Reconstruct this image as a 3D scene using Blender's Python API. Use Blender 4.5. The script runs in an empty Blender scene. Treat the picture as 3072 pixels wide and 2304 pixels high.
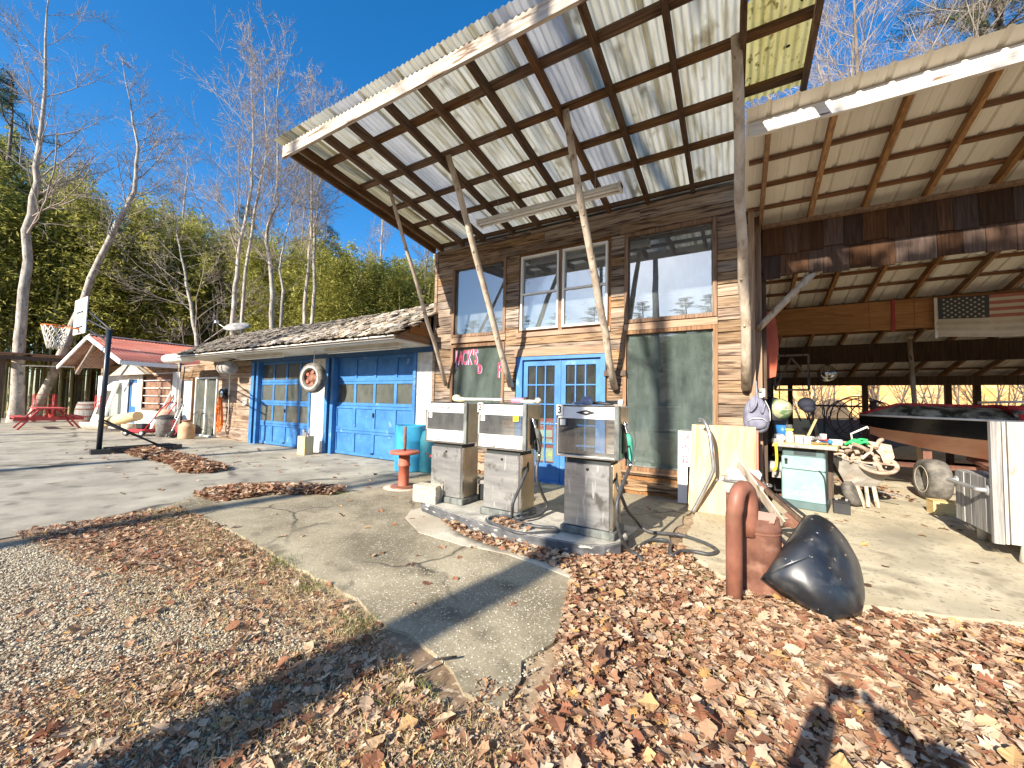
import bpy, bmesh, math, random
import numpy as np
from mathutils import Vector, Matrix, Quaternion

random.seed(11)
rng = np.random.default_rng(11)
PI = math.pi
R = math.radians
SC = bpy.context.scene
COL = SC.collection

# ---------------------------------------------------------------- camera, sky, sun, exposure
CAM = Vector((0.0, -6.0, 1.35))
yaw, pitch, roll = R(30.0), R(2.75), R(1.21)
fwd = Vector((-math.sin(yaw) * math.cos(pitch), math.cos(yaw) * math.cos(pitch), math.sin(pitch)))
rt = Vector((math.cos(yaw), math.sin(yaw), 0.0))
upv = rt.cross(fwd)
r2 = rt * math.cos(roll) + upv * math.sin(roll)
u2 = -rt * math.sin(roll) + upv * math.cos(roll)
camd = bpy.data.cameras.new('camera')
cam = bpy.data.objects.new('camera', camd)
COL.objects.link(cam)
cam.matrix_world = Matrix(((r2.x, u2.x, -fwd.x, CAM.x), (r2.y, u2.y, -fwd.y, CAM.y), (r2.z, u2.z, -fwd.z, CAM.z), (0, 0, 0, 1)))
camd.sensor_width = 36.0
camd.lens = 36.0 * 1150.0 / 3072.0
camd.clip_start = 0.02
camd.clip_end = 2000
SC.camera = cam

SUN_EL, SUN_AZ = R(27.6), R(10.0)
world = bpy.data.worlds.new('World')
SC.world = world
world.use_nodes = True
wn = world.node_tree
sky = wn.nodes.new('ShaderNodeTexSky')
sky.sky_type = 'NISHITA'
sky.sun_disc = False
sky.sun_elevation = SUN_EL
sky.sun_rotation = PI + SUN_AZ
sky.altitude = 400
sky.air_density = 1.0
sky.dust_density = 0.8
sky.ozone_density = 3.0
hsv = wn.nodes.new('ShaderNodeHueSaturation')
hsv.inputs['Saturation'].default_value = 1.35
wn.links.new(sky.outputs[0], hsv.inputs['Color'])
wn.links.new(hsv.outputs[0], wn.nodes['Background'].inputs[0])
wn.nodes['Background'].inputs[1].default_value = 0.115
sund = bpy.data.lights.new('sun', 'SUN')
sun = bpy.data.objects.new('sun', sund)
COL.objects.link(sun)
sund.energy = 5.0
sund.angle = R(0.5)
sund.color = (1.0, 0.91, 0.78)
sdir = Vector((math.sin(SUN_AZ) * math.cos(SUN_EL), math.cos(SUN_AZ) * math.cos(SUN_EL), -math.sin(SUN_EL)))
sun.rotation_euler = (-sdir).to_track_quat('Z', 'Y').to_euler()
sun.location = (-4, -20, 12)
SC.view_settings.view_transform = 'Standard'
SC.view_settings.look = 'None'
SC.view_settings.exposure = 1.2
SC.view_settings.gamma = 1.0
SC.view_settings.use_curve_mapping = False
SC.cycles.max_bounces = 8
SC.cycles.transparent_max_bounces = 16

# ---------------------------------------------------------------- materials
def mk(name, c1, c2=None, sc=(4, 4, 4), rough=.75, metal=0.0, bump=0.0, rnd=0.0, detail=6.0, lo=.35, hi=.65,
       stain=None, world_co=False, spec=.4, dist=0.0, huer=0.0):
    """Principled material: noise ramp c1..c2 in object space, per object random shift, optional stain (colour, scale, lo, hi)."""
    m = bpy.data.materials.new(name)
    m.use_nodes = True
    nt = m.node_tree
    N, L = nt.nodes, nt.links
    b = N['Principled BSDF']
    b.inputs['Roughness'].default_value = rough
    b.inputs['Metallic'].default_value = metal
    b.inputs['Specular IOR Level'].default_value = spec
    if c2 is None:
        c2 = c1
    if world_co:
        geo = N.new('ShaderNodeNewGeometry'); co = geo.outputs['Position']
    else:
        tc = N.new('ShaderNodeTexCoord'); co = tc.outputs['Object']
    oi = None
    if rnd or huer:
        oi = N.new('ShaderNodeObjectInfo')
        mul = N.new('ShaderNodeMath'); mul.operation = 'MULTIPLY'; mul.inputs[1].default_value = 43.0
        L.new(oi.outputs['Random'], mul.inputs[0])
        add = N.new('ShaderNodeVectorMath'); add.operation = 'ADD'
        L.new(co, add.inputs[0]); L.new(mul.outputs[0], add.inputs[1]); co = add.outputs[0]
    mp = N.new('ShaderNodeMapping'); mp.inputs['Scale'].default_value = sc
    L.new(co, mp.inputs[0])
    nz = N.new('ShaderNodeTexNoise'); nz.inputs['Scale'].default_value = 1.0; nz.inputs['Detail'].default_value = detail
    nz.inputs['Roughness'].default_value = .62; nz.inputs['Distortion'].default_value = dist
    L.new(mp.outputs[0], nz.inputs['Vector'])
    rp = N.new('ShaderNodeValToRGB')
    rp.color_ramp.elements[0].position = lo; rp.color_ramp.elements[0].color = (*c1, 1)
    rp.color_ramp.elements[1].position = hi; rp.color_ramp.elements[1].color = (*c2, 1)
    L.new(nz.outputs['Fac'], rp.inputs[0])
    colr = rp.outputs[0]
    if stain:
        for st in (stain if isinstance(stain, list) else [stain]):
            scol, ssc, slo, shi = st
            m2 = N.new('ShaderNodeMapping'); m2.inputs['Scale'].default_value = ssc if isinstance(ssc, tuple) else (ssc,) * 3
            L.new(co, m2.inputs[0])
            n2 = N.new('ShaderNodeTexNoise'); n2.inputs['Scale'].default_value = 1.0; n2.inputs['Detail'].default_value = 5
            L.new(m2.outputs[0], n2.inputs['Vector'])
            r2_ = N.new('ShaderNodeMapRange'); r2_.inputs[1].default_value = slo; r2_.inputs[2].default_value = shi
            L.new(n2.outputs['Fac'], r2_.inputs[0])
            mx = N.new('ShaderNodeMix'); mx.data_type = 'RGBA'
            L.new(r2_.outputs[0], mx.inputs[0]); L.new(colr, mx.inputs[6]); mx.inputs[7].default_value = (*scol, 1)
            colr = mx.outputs[2]
    if rnd or huer:
        hs = N.new('ShaderNodeHueSaturation')
        mr = N.new('ShaderNodeMapRange'); mr.inputs[3].default_value = 1 - rnd; mr.inputs[4].default_value = 1 + rnd
        L.new(oi.outputs['Random'], mr.inputs[0]); L.new(mr.outputs[0], hs.inputs['Value'])
        if huer:
            m3 = N.new('ShaderNodeMath'); m3.operation = 'MULTIPLY'; m3.inputs[1].default_value = 17.3
            L.new(oi.outputs['Random'], m3.inputs[0])
            m4 = N.new('ShaderNodeMath'); m4.operation = 'FRACT'; L.new(m3.outputs[0], m4.inputs[0])
            m5 = N.new('ShaderNodeMapRange'); m5.inputs[3].default_value = 1 - huer; m5.inputs[4].default_value = 1 + huer
            L.new(m4.outputs[0], m5.inputs[0]); L.new(m5.outputs[0], hs.inputs['Saturation'])
        L.new(colr, hs.inputs['Color']); colr = hs.outputs[0]
    L.new(colr, b.inputs['Base Color'])
    if bump:
        bp = N.new('ShaderNodeBump'); bp.inputs['Strength'].default_value = bump; bp.inputs['Distance'].default_value = .02
        L.new(nz.outputs['Fac'], bp.inputs['Height']); L.new(bp.outputs[0], b.inputs['Normal'])
    return m

def wood(name, c1, c2, axis='X', rnd=.3, stain=None, rough=.8, k=1.0, huer=.15, lo=.3, hi=.7):
    s = {'X': (2.0 * k, 40 * k, 40 * k), 'Y': (40 * k, 2.0 * k, 40 * k), 'Z': (40 * k, 40 * k, 2.0 * k)}[axis]
    return mk(name, c1, c2, s, rough, bump=.35, rnd=rnd, stain=stain, huer=huer, dist=.6, lo=lo, hi=hi, spec=.2)

def plain(name, c, rough=.5, metal=0.0, var=.12, sc=6, spec=.4, bump=0, rnd=0):
    return mk(name, tuple(v * (1 - var) for v in c), tuple(min(1, v * (1 + var)) for v in c), (sc,) * 3, rough, metal, bump=bump, spec=spec, rnd=rnd)

def tint_mat(name, stops, rough=.8, trans=.0, spec=.2):
    """material coloured per piece from the 'tint' attribute (0..1) through a palette."""
    m = bpy.data.materials.new(name); m.use_nodes = True
    nt = m.node_tree; N, L = nt.nodes, nt.links
    b = N['Principled BSDF']; b.inputs['Roughness'].default_value = rough; b.inputs['Specular IOR Level'].default_value = spec
    at = N.new('ShaderNodeAttribute'); at.attribute_name = 'tint'
    rp = N.new('ShaderNodeValToRGB')
    els = rp.color_ramp.elements
    els[0].position, els[0].color = stops[0][0], (*stops[0][1], 1)
    els[1].position, els[1].color = stops[-1][0], (*stops[-1][1], 1)
    for p, c in stops[1:-1]:
        e = els.new(p); e.color = (*c, 1)
    L.new(at.outputs['Fac'], rp.inputs[0]); L.new(rp.outputs[0], b.inputs['Base Color'])
    if trans:
        tr = N.new('ShaderNodeBsdfTranslucent'); L.new(rp.outputs[0], tr.inputs[0])
        mx = N.new('ShaderNodeMixShader'); mx.inputs[0].default_value = trans
        L.new(b.outputs[0], mx.inputs[1]); L.new(tr.outputs[0], mx.inputs[2]); L.new(mx.outputs[0], N['Material Output'].inputs[0])
    return m

def glass(name, dust=.15, dustcol=(.45, .5, .47), refl=1.0, tint=(.75, .82, .8), rough=.0):
    m = bpy.data.materials.new(name); m.use_nodes = True
    nt = m.node_tree; N, L = nt.nodes, nt.links
    N.remove(N['Principled BSDF'])
    tr = N.new('ShaderNodeBsdfTransparent'); tr.inputs[0].default_value = (*tint, 1)
    gl = N.new('ShaderNodeBsdfGlossy'); gl.inputs['Roughness'].default_value = rough
    fr = N.new('ShaderNodeFresnel'); fr.inputs[0].default_value = 1.9
    mu = N.new('ShaderNodeMath'); mu.operation = 'MULTIPLY'; mu.inputs[1].default_value = 1.6 * refl; mu.use_clamp = True
    L.new(fr.outputs[0], mu.inputs[0])
    mx = N.new('ShaderNodeMixShader'); L.new(mu.outputs[0], mx.inputs[0]); L.new(tr.outputs[0], mx.inputs[1]); L.new(gl.outputs[0], mx.inputs[2])
    df = N.new('ShaderNodeBsdfDiffuse'); df.inputs[0].default_value = (*dustcol, 1)
    geo = N.new('ShaderNodeNewGeometry')
    mp = N.new('ShaderNodeMapping'); mp.inputs['Scale'].default_value = (3, 3, 1.2); L.new(geo.outputs['Position'], mp.inputs[0])
    nz = N.new('ShaderNodeTexNoise'); nz.inputs['Scale'].default_value = 2.0; nz.inputs['Detail'].default_value = 8; nz.inputs['Roughness'].default_value = .7
    L.new(mp.outputs[0], nz.inputs['Vector'])
    mr = N.new('ShaderNodeMapRange'); mr.inputs[1].default_value = .25; mr.inputs[2].default_value = .8; mr.inputs[3].default_value = dust * .45; mr.inputs[4].default_value = min(1, dust * 1.8)
    L.new(nz.outputs['Fac'], mr.inputs[0])
    m2 = N.new('ShaderNodeMixShader'); L.new(mr.outputs[0], m2.inputs[0]); L.new(mx.outputs[0], m2.inputs[1]); L.new(df.outputs[0], m2.inputs[2])
    L.new(m2.outputs[0], N['Material Output'].inputs[0])
    return m

def translucent(name, c1, c2, sc, tr=.5, rough=.5, stain=None, bump=0, rnd=0.0):
    m = mk(name, c1, c2, sc, rough, stain=stain, bump=bump, rnd=rnd)
    nt = m.node_tree; N, L = nt.nodes, nt.links
    b = N['Principled BSDF']
    t = N.new('ShaderNodeBsdfTranslucent')
    L.new(b.inputs['Base Color'].links[0].from_socket, t.inputs[0])
    mx = N.new('ShaderNodeMixShader'); mx.inputs[0].default_value = tr
    L.new(b.outputs[0], mx.inputs[1]); L.new(t.outputs[0], mx.inputs[2]); L.new(mx.outputs[0], N['Material Output'].inputs[0])
    return m

# ---------------------------------------------------------------- mesh helpers
class MB:
    def __init__(s):
        s.v = []; s.f = []; s.sm = []
    def add(s, vs, fs, smooth=False, M=None):
        o = len(s.v)
        if M is not None:
            vs = [M @ Vector(p) for p in vs]
        s.v.extend([tuple(p) for p in vs])
        s.f.extend([tuple(i + o for i in f) for f in fs])
        s.sm.extend([smooth] * len(fs))
        return s
    def box(s, a, b, M=None, jit=0.0):
        (x0, y0, z0), (x1, y1, z1) = a, b
        vs = [(x0, y0, z0), (x1, y0, z0), (x1, y1, z0), (x0, y1, z0), (x0, y0, z1), (x1, y0, z1), (x1, y1, z1), (x0, y1, z1)]
        if jit:
            vs = [tuple(c + random.uniform(-jit, jit) for c in p) for p in vs]
        return s.add(vs, [(0, 3, 2, 1), (4, 5, 6, 7), (0, 1, 5, 4), (1, 2, 6, 5), (2, 3, 7, 6), (3, 0, 4, 7)], M=M)
    def cbox(s, c, d, M=None, jit=0.0):
        return s.box((c[0] - d[0] / 2, c[1] - d[1] / 2, c[2] - d[2] / 2), (c[0] + d[0] / 2, c[1] + d[1] / 2, c[2] + d[2] / 2), M, jit)
    def bbox(s, a, b, r=.01, M=None):
        """box with chamfered vertical and top edges"""
        (x0, y0, z0), (x1, y1, z1) = a, b
        def ring(i, z):
            return [(x0 + i + r, y0 + i, z), (x1 - i - r, y0 + i, z), (x1 - i, y0 + i + r, z), (x1 - i, y1 - i - r, z),
                    (x1 - i - r, y1 - i, z), (x0 + i + r, y1 - i, z), (x0 + i, y1 - i - r, z), (x0 + i, y0 + i + r, z)]
        rs = [ring(r, z0), ring(0, z0 + r), ring(0, z1 - r), ring(r, z1)]
        vs = sum(rs, [])
        fs = [tuple(range(7, -1, -1)), tuple(range(24, 32))]
        for k in range(3):
            for i in range(8):
                j = (i + 1) % 8
                fs.append((k * 8 + i, k * 8 + j, k * 8 + 8 + j, k * 8 + 8 + i))
        return s.add(vs, fs, M=M)
    def beam(s, p0, p1, w, h, up=(0, 0, 1), jit=0.0):
        """box along p0..p1: width w sideways, height h above the line (0..h along up)"""
        p0, p1 = Vector(p0), Vector(p1)
        d = (p1 - p0); L = d.length; d.normalize()
        up = Vector(up); sd = d.cross(up).normalized(); up = sd.cross(d)
        M = Matrix(((d.x, sd.x, up.x, p0.x), (d.y, sd.y, up.y, p0.y), (d.z, sd.z, up.z, p0.z), (0, 0, 0, 1)))
        return s.box((0, -w / 2, 0), (L, w / 2, h), M, jit)
    def tube(s, pts, r, n=8, caps=True, smooth=True, closed=False):
        pts = [Vector(p) for p in pts]
        m = len(pts)
        rs = r if isinstance(r, (list, tuple)) else [r] * m
        tang = []
        for i in range(m):
            a = pts[(i - 1) % m] if closed or i > 0 else pts[0]
            b = pts[(i + 1) % m] if closed or i < m - 1 else pts[-1]
            t = (b - a)
            tang.append(t.normalized() if t.length > 1e-9 else Vector((0, 0, 1)))
        ref = Vector((0, 0, 1)) if abs(tang[0].z) < .9 else Vector((1, 0, 0))
        nrm = tang[0].cross(ref).normalized()
        vs = []
        for i in range(m):
            if i:
                nrm = nrm - tang[i] * nrm.dot(tang[i])
                if nrm.length < 1e-6:
                    nrm = tang[i].cross(ref)
                nrm.normalize()
            bn = tang[i].cross(nrm)
            for k in range(n):
                a = 2 * PI * k / n
                vs.append(pts[i] + (nrm * math.cos(a) + bn * math.sin(a)) * rs[i])
        fs = []
        for i in range(m if closed else m - 1):
            j = (i + 1) % m
            for k in range(n):
                l = (k + 1) % n
                fs.append((i * n + k, i * n + l, j * n + l, j * n + k))
        s.add(vs, fs, smooth)
        if caps and not closed:
            o = len(s.v) - len(vs)
            s.f.append(tuple(o + k for k in range(n - 1, -1, -1))); s.sm.append(False)
            s.f.append(tuple(o + (m - 1) * n + k for k in range(n))); s.sm.append(False)
        return s
    def lathe(s, prof, n=20, M=None, smooth=True, arc=2 * PI):
        """profile [(r, z)...] turned about local Z"""
        full = abs(arc - 2 * PI) < 1e-6
        cols = n if full else n + 1
        vs = []
        for r, z in prof:
            for k in range(cols):
                a = arc * k / n
                vs.append((r * math.cos(a), r * math.sin(a), z))
        fs = []
        for i in range(len(prof) - 1):
            for k in range(n):
                l = (k + 1) % cols
                fs.append((i * cols + k, i * cols + l, (i + 1) * cols + l, (i + 1) * cols + k))
        return s.add(vs, fs, smooth, M)
    def prism(s, out, lo, hi, axis='Z', M=None):
        """2D outline (counter clockwise) extruded lo..hi along axis"""
        def P(p, h):
            return {'Z': (p[0], p[1], h), 'Y': (p[0], h, p[1]), 'X': (h, p[0], p[1])}[axis]
        n = len(out)
        vs = [P(p, lo) for p in out] + [P(p, hi) for p in out]
        fs = [tuple(range(n - 1, -1, -1)), tuple(range(n, 2 * n))] + [(i, (i + 1) % n, n + (i + 1) % n, n + i) for i in range(n)]
        return s.add(vs, fs, M=M)
    def sphere(s, c, r, n=14, m=9, M=None):
        vs = []; fs = []
        rr = r if isinstance(r, (tuple, list)) else (r, r, r)
        for i in range(m + 1):
            t = PI * i / m
            for k in range(n):
                a = 2 * PI * k / n
                vs.append((c[0] + rr[0] * math.sin(t) * math.cos(a), c[1] + rr[1] * math.sin(t) * math.sin(a), c[2] + rr[2] * math.cos(t)))
        for i in range(m):
            for k in range(n):
                l = (k + 1) % n
                fs.append((i * n + k, (i + 1) * n + k, (i + 1) * n + l, i * n + l))
        return s.add(vs, fs, True, M)
    def grid(s, fn, nu, nv, smooth=True):
        vs = [fn(i / nu, j / nv) for j in range(nv + 1) for i in range(nu + 1)]
        fs = [(j * (nu + 1) + i, j * (nu + 1) + i + 1, (j + 1) * (nu + 1) + i + 1, (j + 1) * (nu + 1) + i) for j in range(nv) for i in range(nu)]
        return s.add(vs, fs, smooth)
    def mesh(s, name, fix=False):
        me = bpy.data.meshes.new(name)
        me.from_pydata(s.v, [], s.f)
        me.polygons.foreach_set('use_smooth', s.sm)
        if fix:
            b = bmesh.new(); b.from_mesh(me); bmesh.ops.recalc_face_normals(b, faces=b.faces); b.to_mesh(me); b.free()
        me.update()
        return me

def rot(axis, deg):
    return Matrix.Rotation(R(deg), 4, axis)
def loc(x, y, z):
    return Matrix.Translation((x, y, z))

# ---------------------------------------------------------------- object helpers
def setp(o, label=None, cat=None, group=None, kind=None):
    if label: o['label'] = label
    if cat: o['category'] = cat
    if group: o['group'] = group
    if kind: o['kind'] = kind
    return o

def thing(name, label, cat, at=(0, 0, 0), rz=0.0, group=None, local=False):
    """Empty at the thing's base. local=False: its parts are modelled in world coordinates."""
    o = bpy.data.objects.new(name, None)
    COL.objects.link(o)
    o.location = at; o.rotation_euler = (0, 0, R(rz)); o.empty_display_size = .1
    setp(o, label, cat, group)
    o_world[o] = not local
    return o
o_world = {}

def part(name, mb, m, parent=None, label=None, kind=None, solid=0.0):
    me = mb.mesh(name) if isinstance(mb, MB) else mb
    if m is not None and not me.materials:
        for mm in (m if isinstance(m, (list, tuple)) else [m]):
            me.materials.append(mm)
    o = bpy.data.objects.new(name, me)
    COL.objects.link(o)
    if parent is not None:
        o.parent = parent
        if o_world.get(parent):
            o.location = -Vector(parent.location)
    if label: o['label'] = label
    if kind: o['kind'] = kind
    if solid:
        md = o.modifiers.new('thickness', 'SOLIDIFY'); md.thickness = solid; md.offset = 0
    return o

def single(name, mb, m, label, cat, at=(0, 0, 0), rz=0.0, group=None):
    """a thing that is one mesh, modelled in local coordinates"""
    o = part(name, mb, m)
    o.location = at; o.rotation_euler = (0, 0, R(rz))
    return setp(o, label, cat, group)

def struct(name, mb, m, kind='structure'):
    o = part(name, mb, m); o['kind'] = kind
    return o

def copy_tree(o, parent=None):
    c = o.copy(); COL.objects.link(c)
    if parent is not None: c.parent = parent
    for ch in list(o.children):
        copy_tree(ch, c)
    return c

def text_mesh(body, size=1.0, depth=.002, wide=1.0, bold=0.0):
    cu = bpy.data.curves.new('lettering', 'FONT')
    cu.body = body; cu.size = size; cu.extrude = depth; cu.offset = bold; cu.resolution_u = 3
    cu.align_x = 'CENTER'; cu.align_y = 'CENTER'
    t = bpy.data.objects.new('lettering', cu); COL.objects.link(t)
    bpy.context.view_layer.update()
    dg = bpy.context.evaluated_depsgraph_get()
    me = bpy.data.meshes.new_from_object(t.evaluated_get(dg))
    bpy.data.objects.remove(t); bpy.data.curves.remove(cu)
    me.transform(Matrix.Diagonal((wide, 1, 1, 1)))
    me.name = 'lettering'
    return me

def lettering(body, m, parent, M, size=1.0, wide=1.0, bold=0.0, depth=.002):
    """text standing in the XZ plane facing -Y, then placed by M"""
    me = text_mesh(body, size, depth, wide, bold)
    me.transform(M @ rot('X', 90))
    me.materials.clear(); me.materials.append(m)
    return part('lettering', me, None, parent)

def mesh_np(name, V, F, tint=None, smooth=False):
    """mesh from numpy arrays, all faces of the same size"""
    k = F.shape[1]
    me = bpy.data.meshes.new(name)
    me.vertices.add(len(V)); me.vertices.foreach_set('co', V.astype(np.float32).ravel())
    me.loops.add(F.size); me.loops.foreach_set('vertex_index', F.astype(np.int32).ravel())
    me.polygons.add(len(F)); me.polygons.foreach_set('loop_start', np.arange(0, F.size, k, dtype=np.int32))
    me.polygons.foreach_set('use_smooth', np.full(len(F), smooth))
    if tint is not None:
        a = me.attributes.new('tint', 'FLOAT', 'FACE'); a.data.foreach_set('value', tint.astype(np.float32))
    me.update(calc_edges=True)
    return me

def rotmats(n, tilt, yawr=2 * PI):
    """random yaw about Z, then random tilt up to `tilt`"""
    a = rng.uniform(0, yawr, n); t = np.abs(rng.normal(0, tilt, n)); b = rng.uniform(0, 2 * PI, n)
    ca, sa = np.cos(a), np.sin(a)
    Z = np.zeros((n, 3, 3)); Z[:, 0, 0] = ca; Z[:, 0, 1] = -sa; Z[:, 1, 0] = sa; Z[:, 1, 1] = ca; Z[:, 2, 2] = 1
    kx, ky = np.cos(b), np.sin(b)
    K = np.zeros((n, 3, 3)); K[:, 0, 2] = ky; K[:, 1, 2] = -kx; K[:, 2, 0] = -ky; K[:, 2, 1] = kx
    I = np.eye(3)[None]
    T = I + np.sin(t)[:, None, None] * K + (1 - np.cos(t))[:, None, None] * (K @ K)
    return T @ Z

def scatter(name, protos, pos, rotm, scl, tint):
    """one mesh from many small copies; protos = [(V, F)] with equal face size"""
    n = len(pos); which = rng.integers(0, len(protos), n)
    Vs, Fs, Ts = [], [], []; off = 0
    for i, (V, F) in enumerate(protos):
        ix = np.where(which == i)[0]
        if not len(ix): continue
        P = np.einsum('nij,vj->nvi', rotm[ix], V) * scl[ix][:, None, None] + pos[ix][:, None, :]
        nv = len(V)
        Fb = F[None] + (np.arange(len(ix)) * nv)[:, None, None] + off
        Vs.append(P.reshape(-1, 3)); Fs.append(Fb.reshape(-1, F.shape[1])); Ts.append(np.repeat(tint[ix], len(F)))
        off += nv * len(ix)
    return mesh_np(name, np.concatenate(Vs), np.concatenate(Fs), np.concatenate(Ts))

def in_poly(x, y, poly):
    c = np.zeros(len(x), bool); j = len(poly) - 1
    for i in range(len(poly)):
        xi, yi = poly[i]; xj, yj = poly[j]
        hit = ((yi > y) != (yj > y)) & (x < (xj - xi) * (y - yi) / (yj - yi + 1e-12) + xi)
        c ^= hit; j = i
    return c

def sample_poly(poly, n):
    xs = [p[0] for p in poly]; ys = [p[1] for p in poly]
    out = np.zeros((0, 2))
    while len(out) < n:
        q = np.stack([rng.uniform(min(xs), max(xs), n * 2), rng.uniform(min(ys), max(ys), n * 2)], 1)
        out = np.concatenate([out, q[in_poly(q[:, 0], q[:, 1], poly)]])
    return out[:n]
# ---------------------------------------------------------------- palette
M = {}
M['siding'] = wood('siding', (.125, .08, .05), (.4, .295, .205), 'X', rnd=.32, huer=.35, stain=[((.075, .048, .034), (2.4, 26, 26), .53, .64), ((.06, .035, .02), (7, 7, 12), .7, .74)])
M['siding_grey'] = wood('siding_grey', (.2, .13, .085), (.5, .38, .28), 'X', rnd=.25, stain=((.14, .09, .06), (1.5, 10, 8), .52, .66))
M['gablewood'] = wood('gablewood', (.16, .075, .03), (.38, .2, .09), 'Y', rnd=.2)
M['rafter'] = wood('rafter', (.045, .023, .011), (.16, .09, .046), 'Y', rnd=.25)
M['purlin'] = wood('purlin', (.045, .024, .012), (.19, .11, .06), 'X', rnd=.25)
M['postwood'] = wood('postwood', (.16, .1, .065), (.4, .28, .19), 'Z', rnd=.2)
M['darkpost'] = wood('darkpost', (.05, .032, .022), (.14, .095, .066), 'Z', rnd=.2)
M['fascia'] = wood('fascia', (.3, .25, .2), (.62, .55, .47), 'X', rnd=.1, stain=((.16, .11, .08), (2.5, 30, 14), .56, .64))
M['whitefascia'] = wood('whitefascia', (.55, .5, .44), (.82, .78, .7), 'X', rnd=.06, stain=((.2, .12, .08), (2, 26, 12), .6, .63))
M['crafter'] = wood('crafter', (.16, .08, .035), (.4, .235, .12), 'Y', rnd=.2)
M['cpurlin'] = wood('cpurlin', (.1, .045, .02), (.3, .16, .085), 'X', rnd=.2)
M['plywood'] = mk('plywood', (.25, .115, .035), (.42, .22, .085), (1.2, 9, 9), .6, rnd=.12, dist=2.2)
M['plysheet'] = mk('plysheet', (.52, .33, .14), (.7, .5, .27), (8, 8, 1.2), .7, dist=1.2, stain=((.35, .2, .1), (9, 9, .7), .6, .72))
M['shingle'] = wood('shingle', (.035, .018, .01), (.1, .055, .034), 'Z', rnd=.4, huer=.3)
M['shake'] = wood('shake', (.18, .14, .1), (.6, .53, .43), 'Y', rnd=.45, huer=.3, stain=((.07, .055, .04), (12, 3, 12), .52, .62))
M['pole'] = mk('pole', (.36, .28, .2), (.62, .53, .42), (9, 9, 2.5), .8, bump=.3, stain=((.2, .14, .09), (14, 14, 5), .6, .7))
M['fiberglass'] = translucent('fiberglass', (.55, .52, .4), (.7, .68, .56), (6, .8, 6), tr=.56, rough=.7, rnd=.1, stain=[((.36, .31, .17), (18, .5, 18), .48, .72), ((.26, .22, .13), (5, 3, 5), .6, .72)])
M['fibergrey'] = translucent('fibergrey', (.5, .51, .49), (.66, .67, .65), (6, .8, 6), tr=.4, rough=.55, rnd=.08, stain=((.35, .36, .36), (18, .5, 18), .52, .75))
M['fiberyellow'] = translucent('fiberyellow', (.5, .43, .14), (.68, .61, .27), (10, 2, 10), tr=.5, rough=.6, stain=((.22, .18, .05), (22, 14, 22), .58, .68))
M['galv'] = mk('galv', (.35, .36, .36), (.55, .56, .56), (3, .6, 3), .45, .5)
M['whitemetal'] = mk('whitemetal', (.72, .68, .58), (.8, .77, .68), (2, 1, 2), .5, rnd=.03)
M['redmetal'] = mk('redmetal', (.36, .1, .07), (.5, .2, .14), (3, .5, 3), .55, rnd=.12, stain=((.5, .34, .27), (4, 1, 4), .56, .75))
M['rustmetal'] = mk('rustmetal', (.17, .085, .05), (.32, .18, .12), (4, 1, 4), .7)
M['blue'] = mk('blue', (.03, .13, .34), (.055, .2, .46), (3, 3, 3), .5, rnd=.06, stain=((.22, .36, .55), (5, 5, 5), .62, .8))
M['bluedark'] = mk('bluedark', (.02, .07, .16), (.03, .1, .22), (3, 3, 3), .55)
M['white'] = plain('white', (.8, .79, .75), .55, var=.05)
M['offwhite'] = mk('offwhite', (.62, .59, .52), (.78, .76, .7), (4, 4, 4), .6)
M['stucco'] = mk('stucco', (.55, .53, .47), (.74, .72, .66), (7, 7, 7), .85, bump=.5, stain=((.42, .38, .3), (3, 3, 6), .55, .75))
M['soffit'] = mk('soffit', (.55, .52, .44), (.7, .67, .58), (3, 3, 3), .7)
M['black'] = plain('black', (.02, .02, .022), .5)
M['rubber'] = plain('rubber', (.03, .03, .031), .65, var=.25)
M['hose'] = plain('hose', (.055, .056, .058), .45, var=.3, sc=20)
M['tread'] = mk('tread', (.06, .056, .05), (.2, .18, .15), (8, 8, 8), .85)
M['steel'] = mk('steel', (.42, .42, .42), (.62, .62, .61), (2, 2, 14), .34, .85, stain=[((.2, .19, .17), 7, .55, .7), ((.72, .72, .72), (30, 30, 5), .6, .66)])
M['steelside'] = mk('steelside', (.42, .36, .25), (.6, .52, .38), (4, 4, 3), .3, .75)
M['chrome'] = plain('chrome', (.7, .7, .68), .2, 1.0)
M['grime'] = mk('grime', (.07, .075, .07), (.2, .21, .19), (14, 14, 6), .6)
M['glass_low'] = glass('glass_low', .19, (.26, .32, .29), 1.1)
M['glass_up'] = glass('glass_up', .12, (.5, .55, .58), 1.7)
M['glass_garage'] = glass('glass_garage', .13, (.36, .36, .32), .7)
M['glass_door'] = glass('glass_door', .07, (.3, .3, .28), .45)
M['glass_pump'] = glass('glass_pump', .06, (.5, .5, .5), .8, (.9, .92, .92))
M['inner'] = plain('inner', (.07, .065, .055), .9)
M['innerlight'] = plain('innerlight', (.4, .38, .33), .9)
M['red'] = plain('red', (.5, .035, .04), .45)
M['redwood'] = mk('redwood', (.36, .05, .05), (.5, .09, .085), (3, 3, 3), .7, bump=.2)
M['redpaint'] = mk('redpaint', (.38, .1, .06), (.5, .16, .1), (5, 5, 5), .55, stain=((.24, .1, .06), 8, .56, .7))
M['orange'] = plain('orange', (.8, .2, .03), .5)
M['bluebarrel'] = mk('bluebarrel', (.04, .34, .58), (.07, .42, .66), (3, 3, 3), .4)
M['rust'] = mk('rust', (.11, .045, .028), (.24, .11, .07), (5, 5, 5), .75, bump=.25, stain=((.3, .16, .11), 9, .55, .75))
M['rustred'] = mk('rustred', (.17, .065, .04), (.3, .13, .085), (6, 6, 3), .5, stain=((.16, .07, .04), 4, .5, .65))
M['cmu'] = mk('cmu', (.36, .31, .23), (.56, .5, .38), (30, 30, 30), .95, bump=.8, detail=3)
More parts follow.
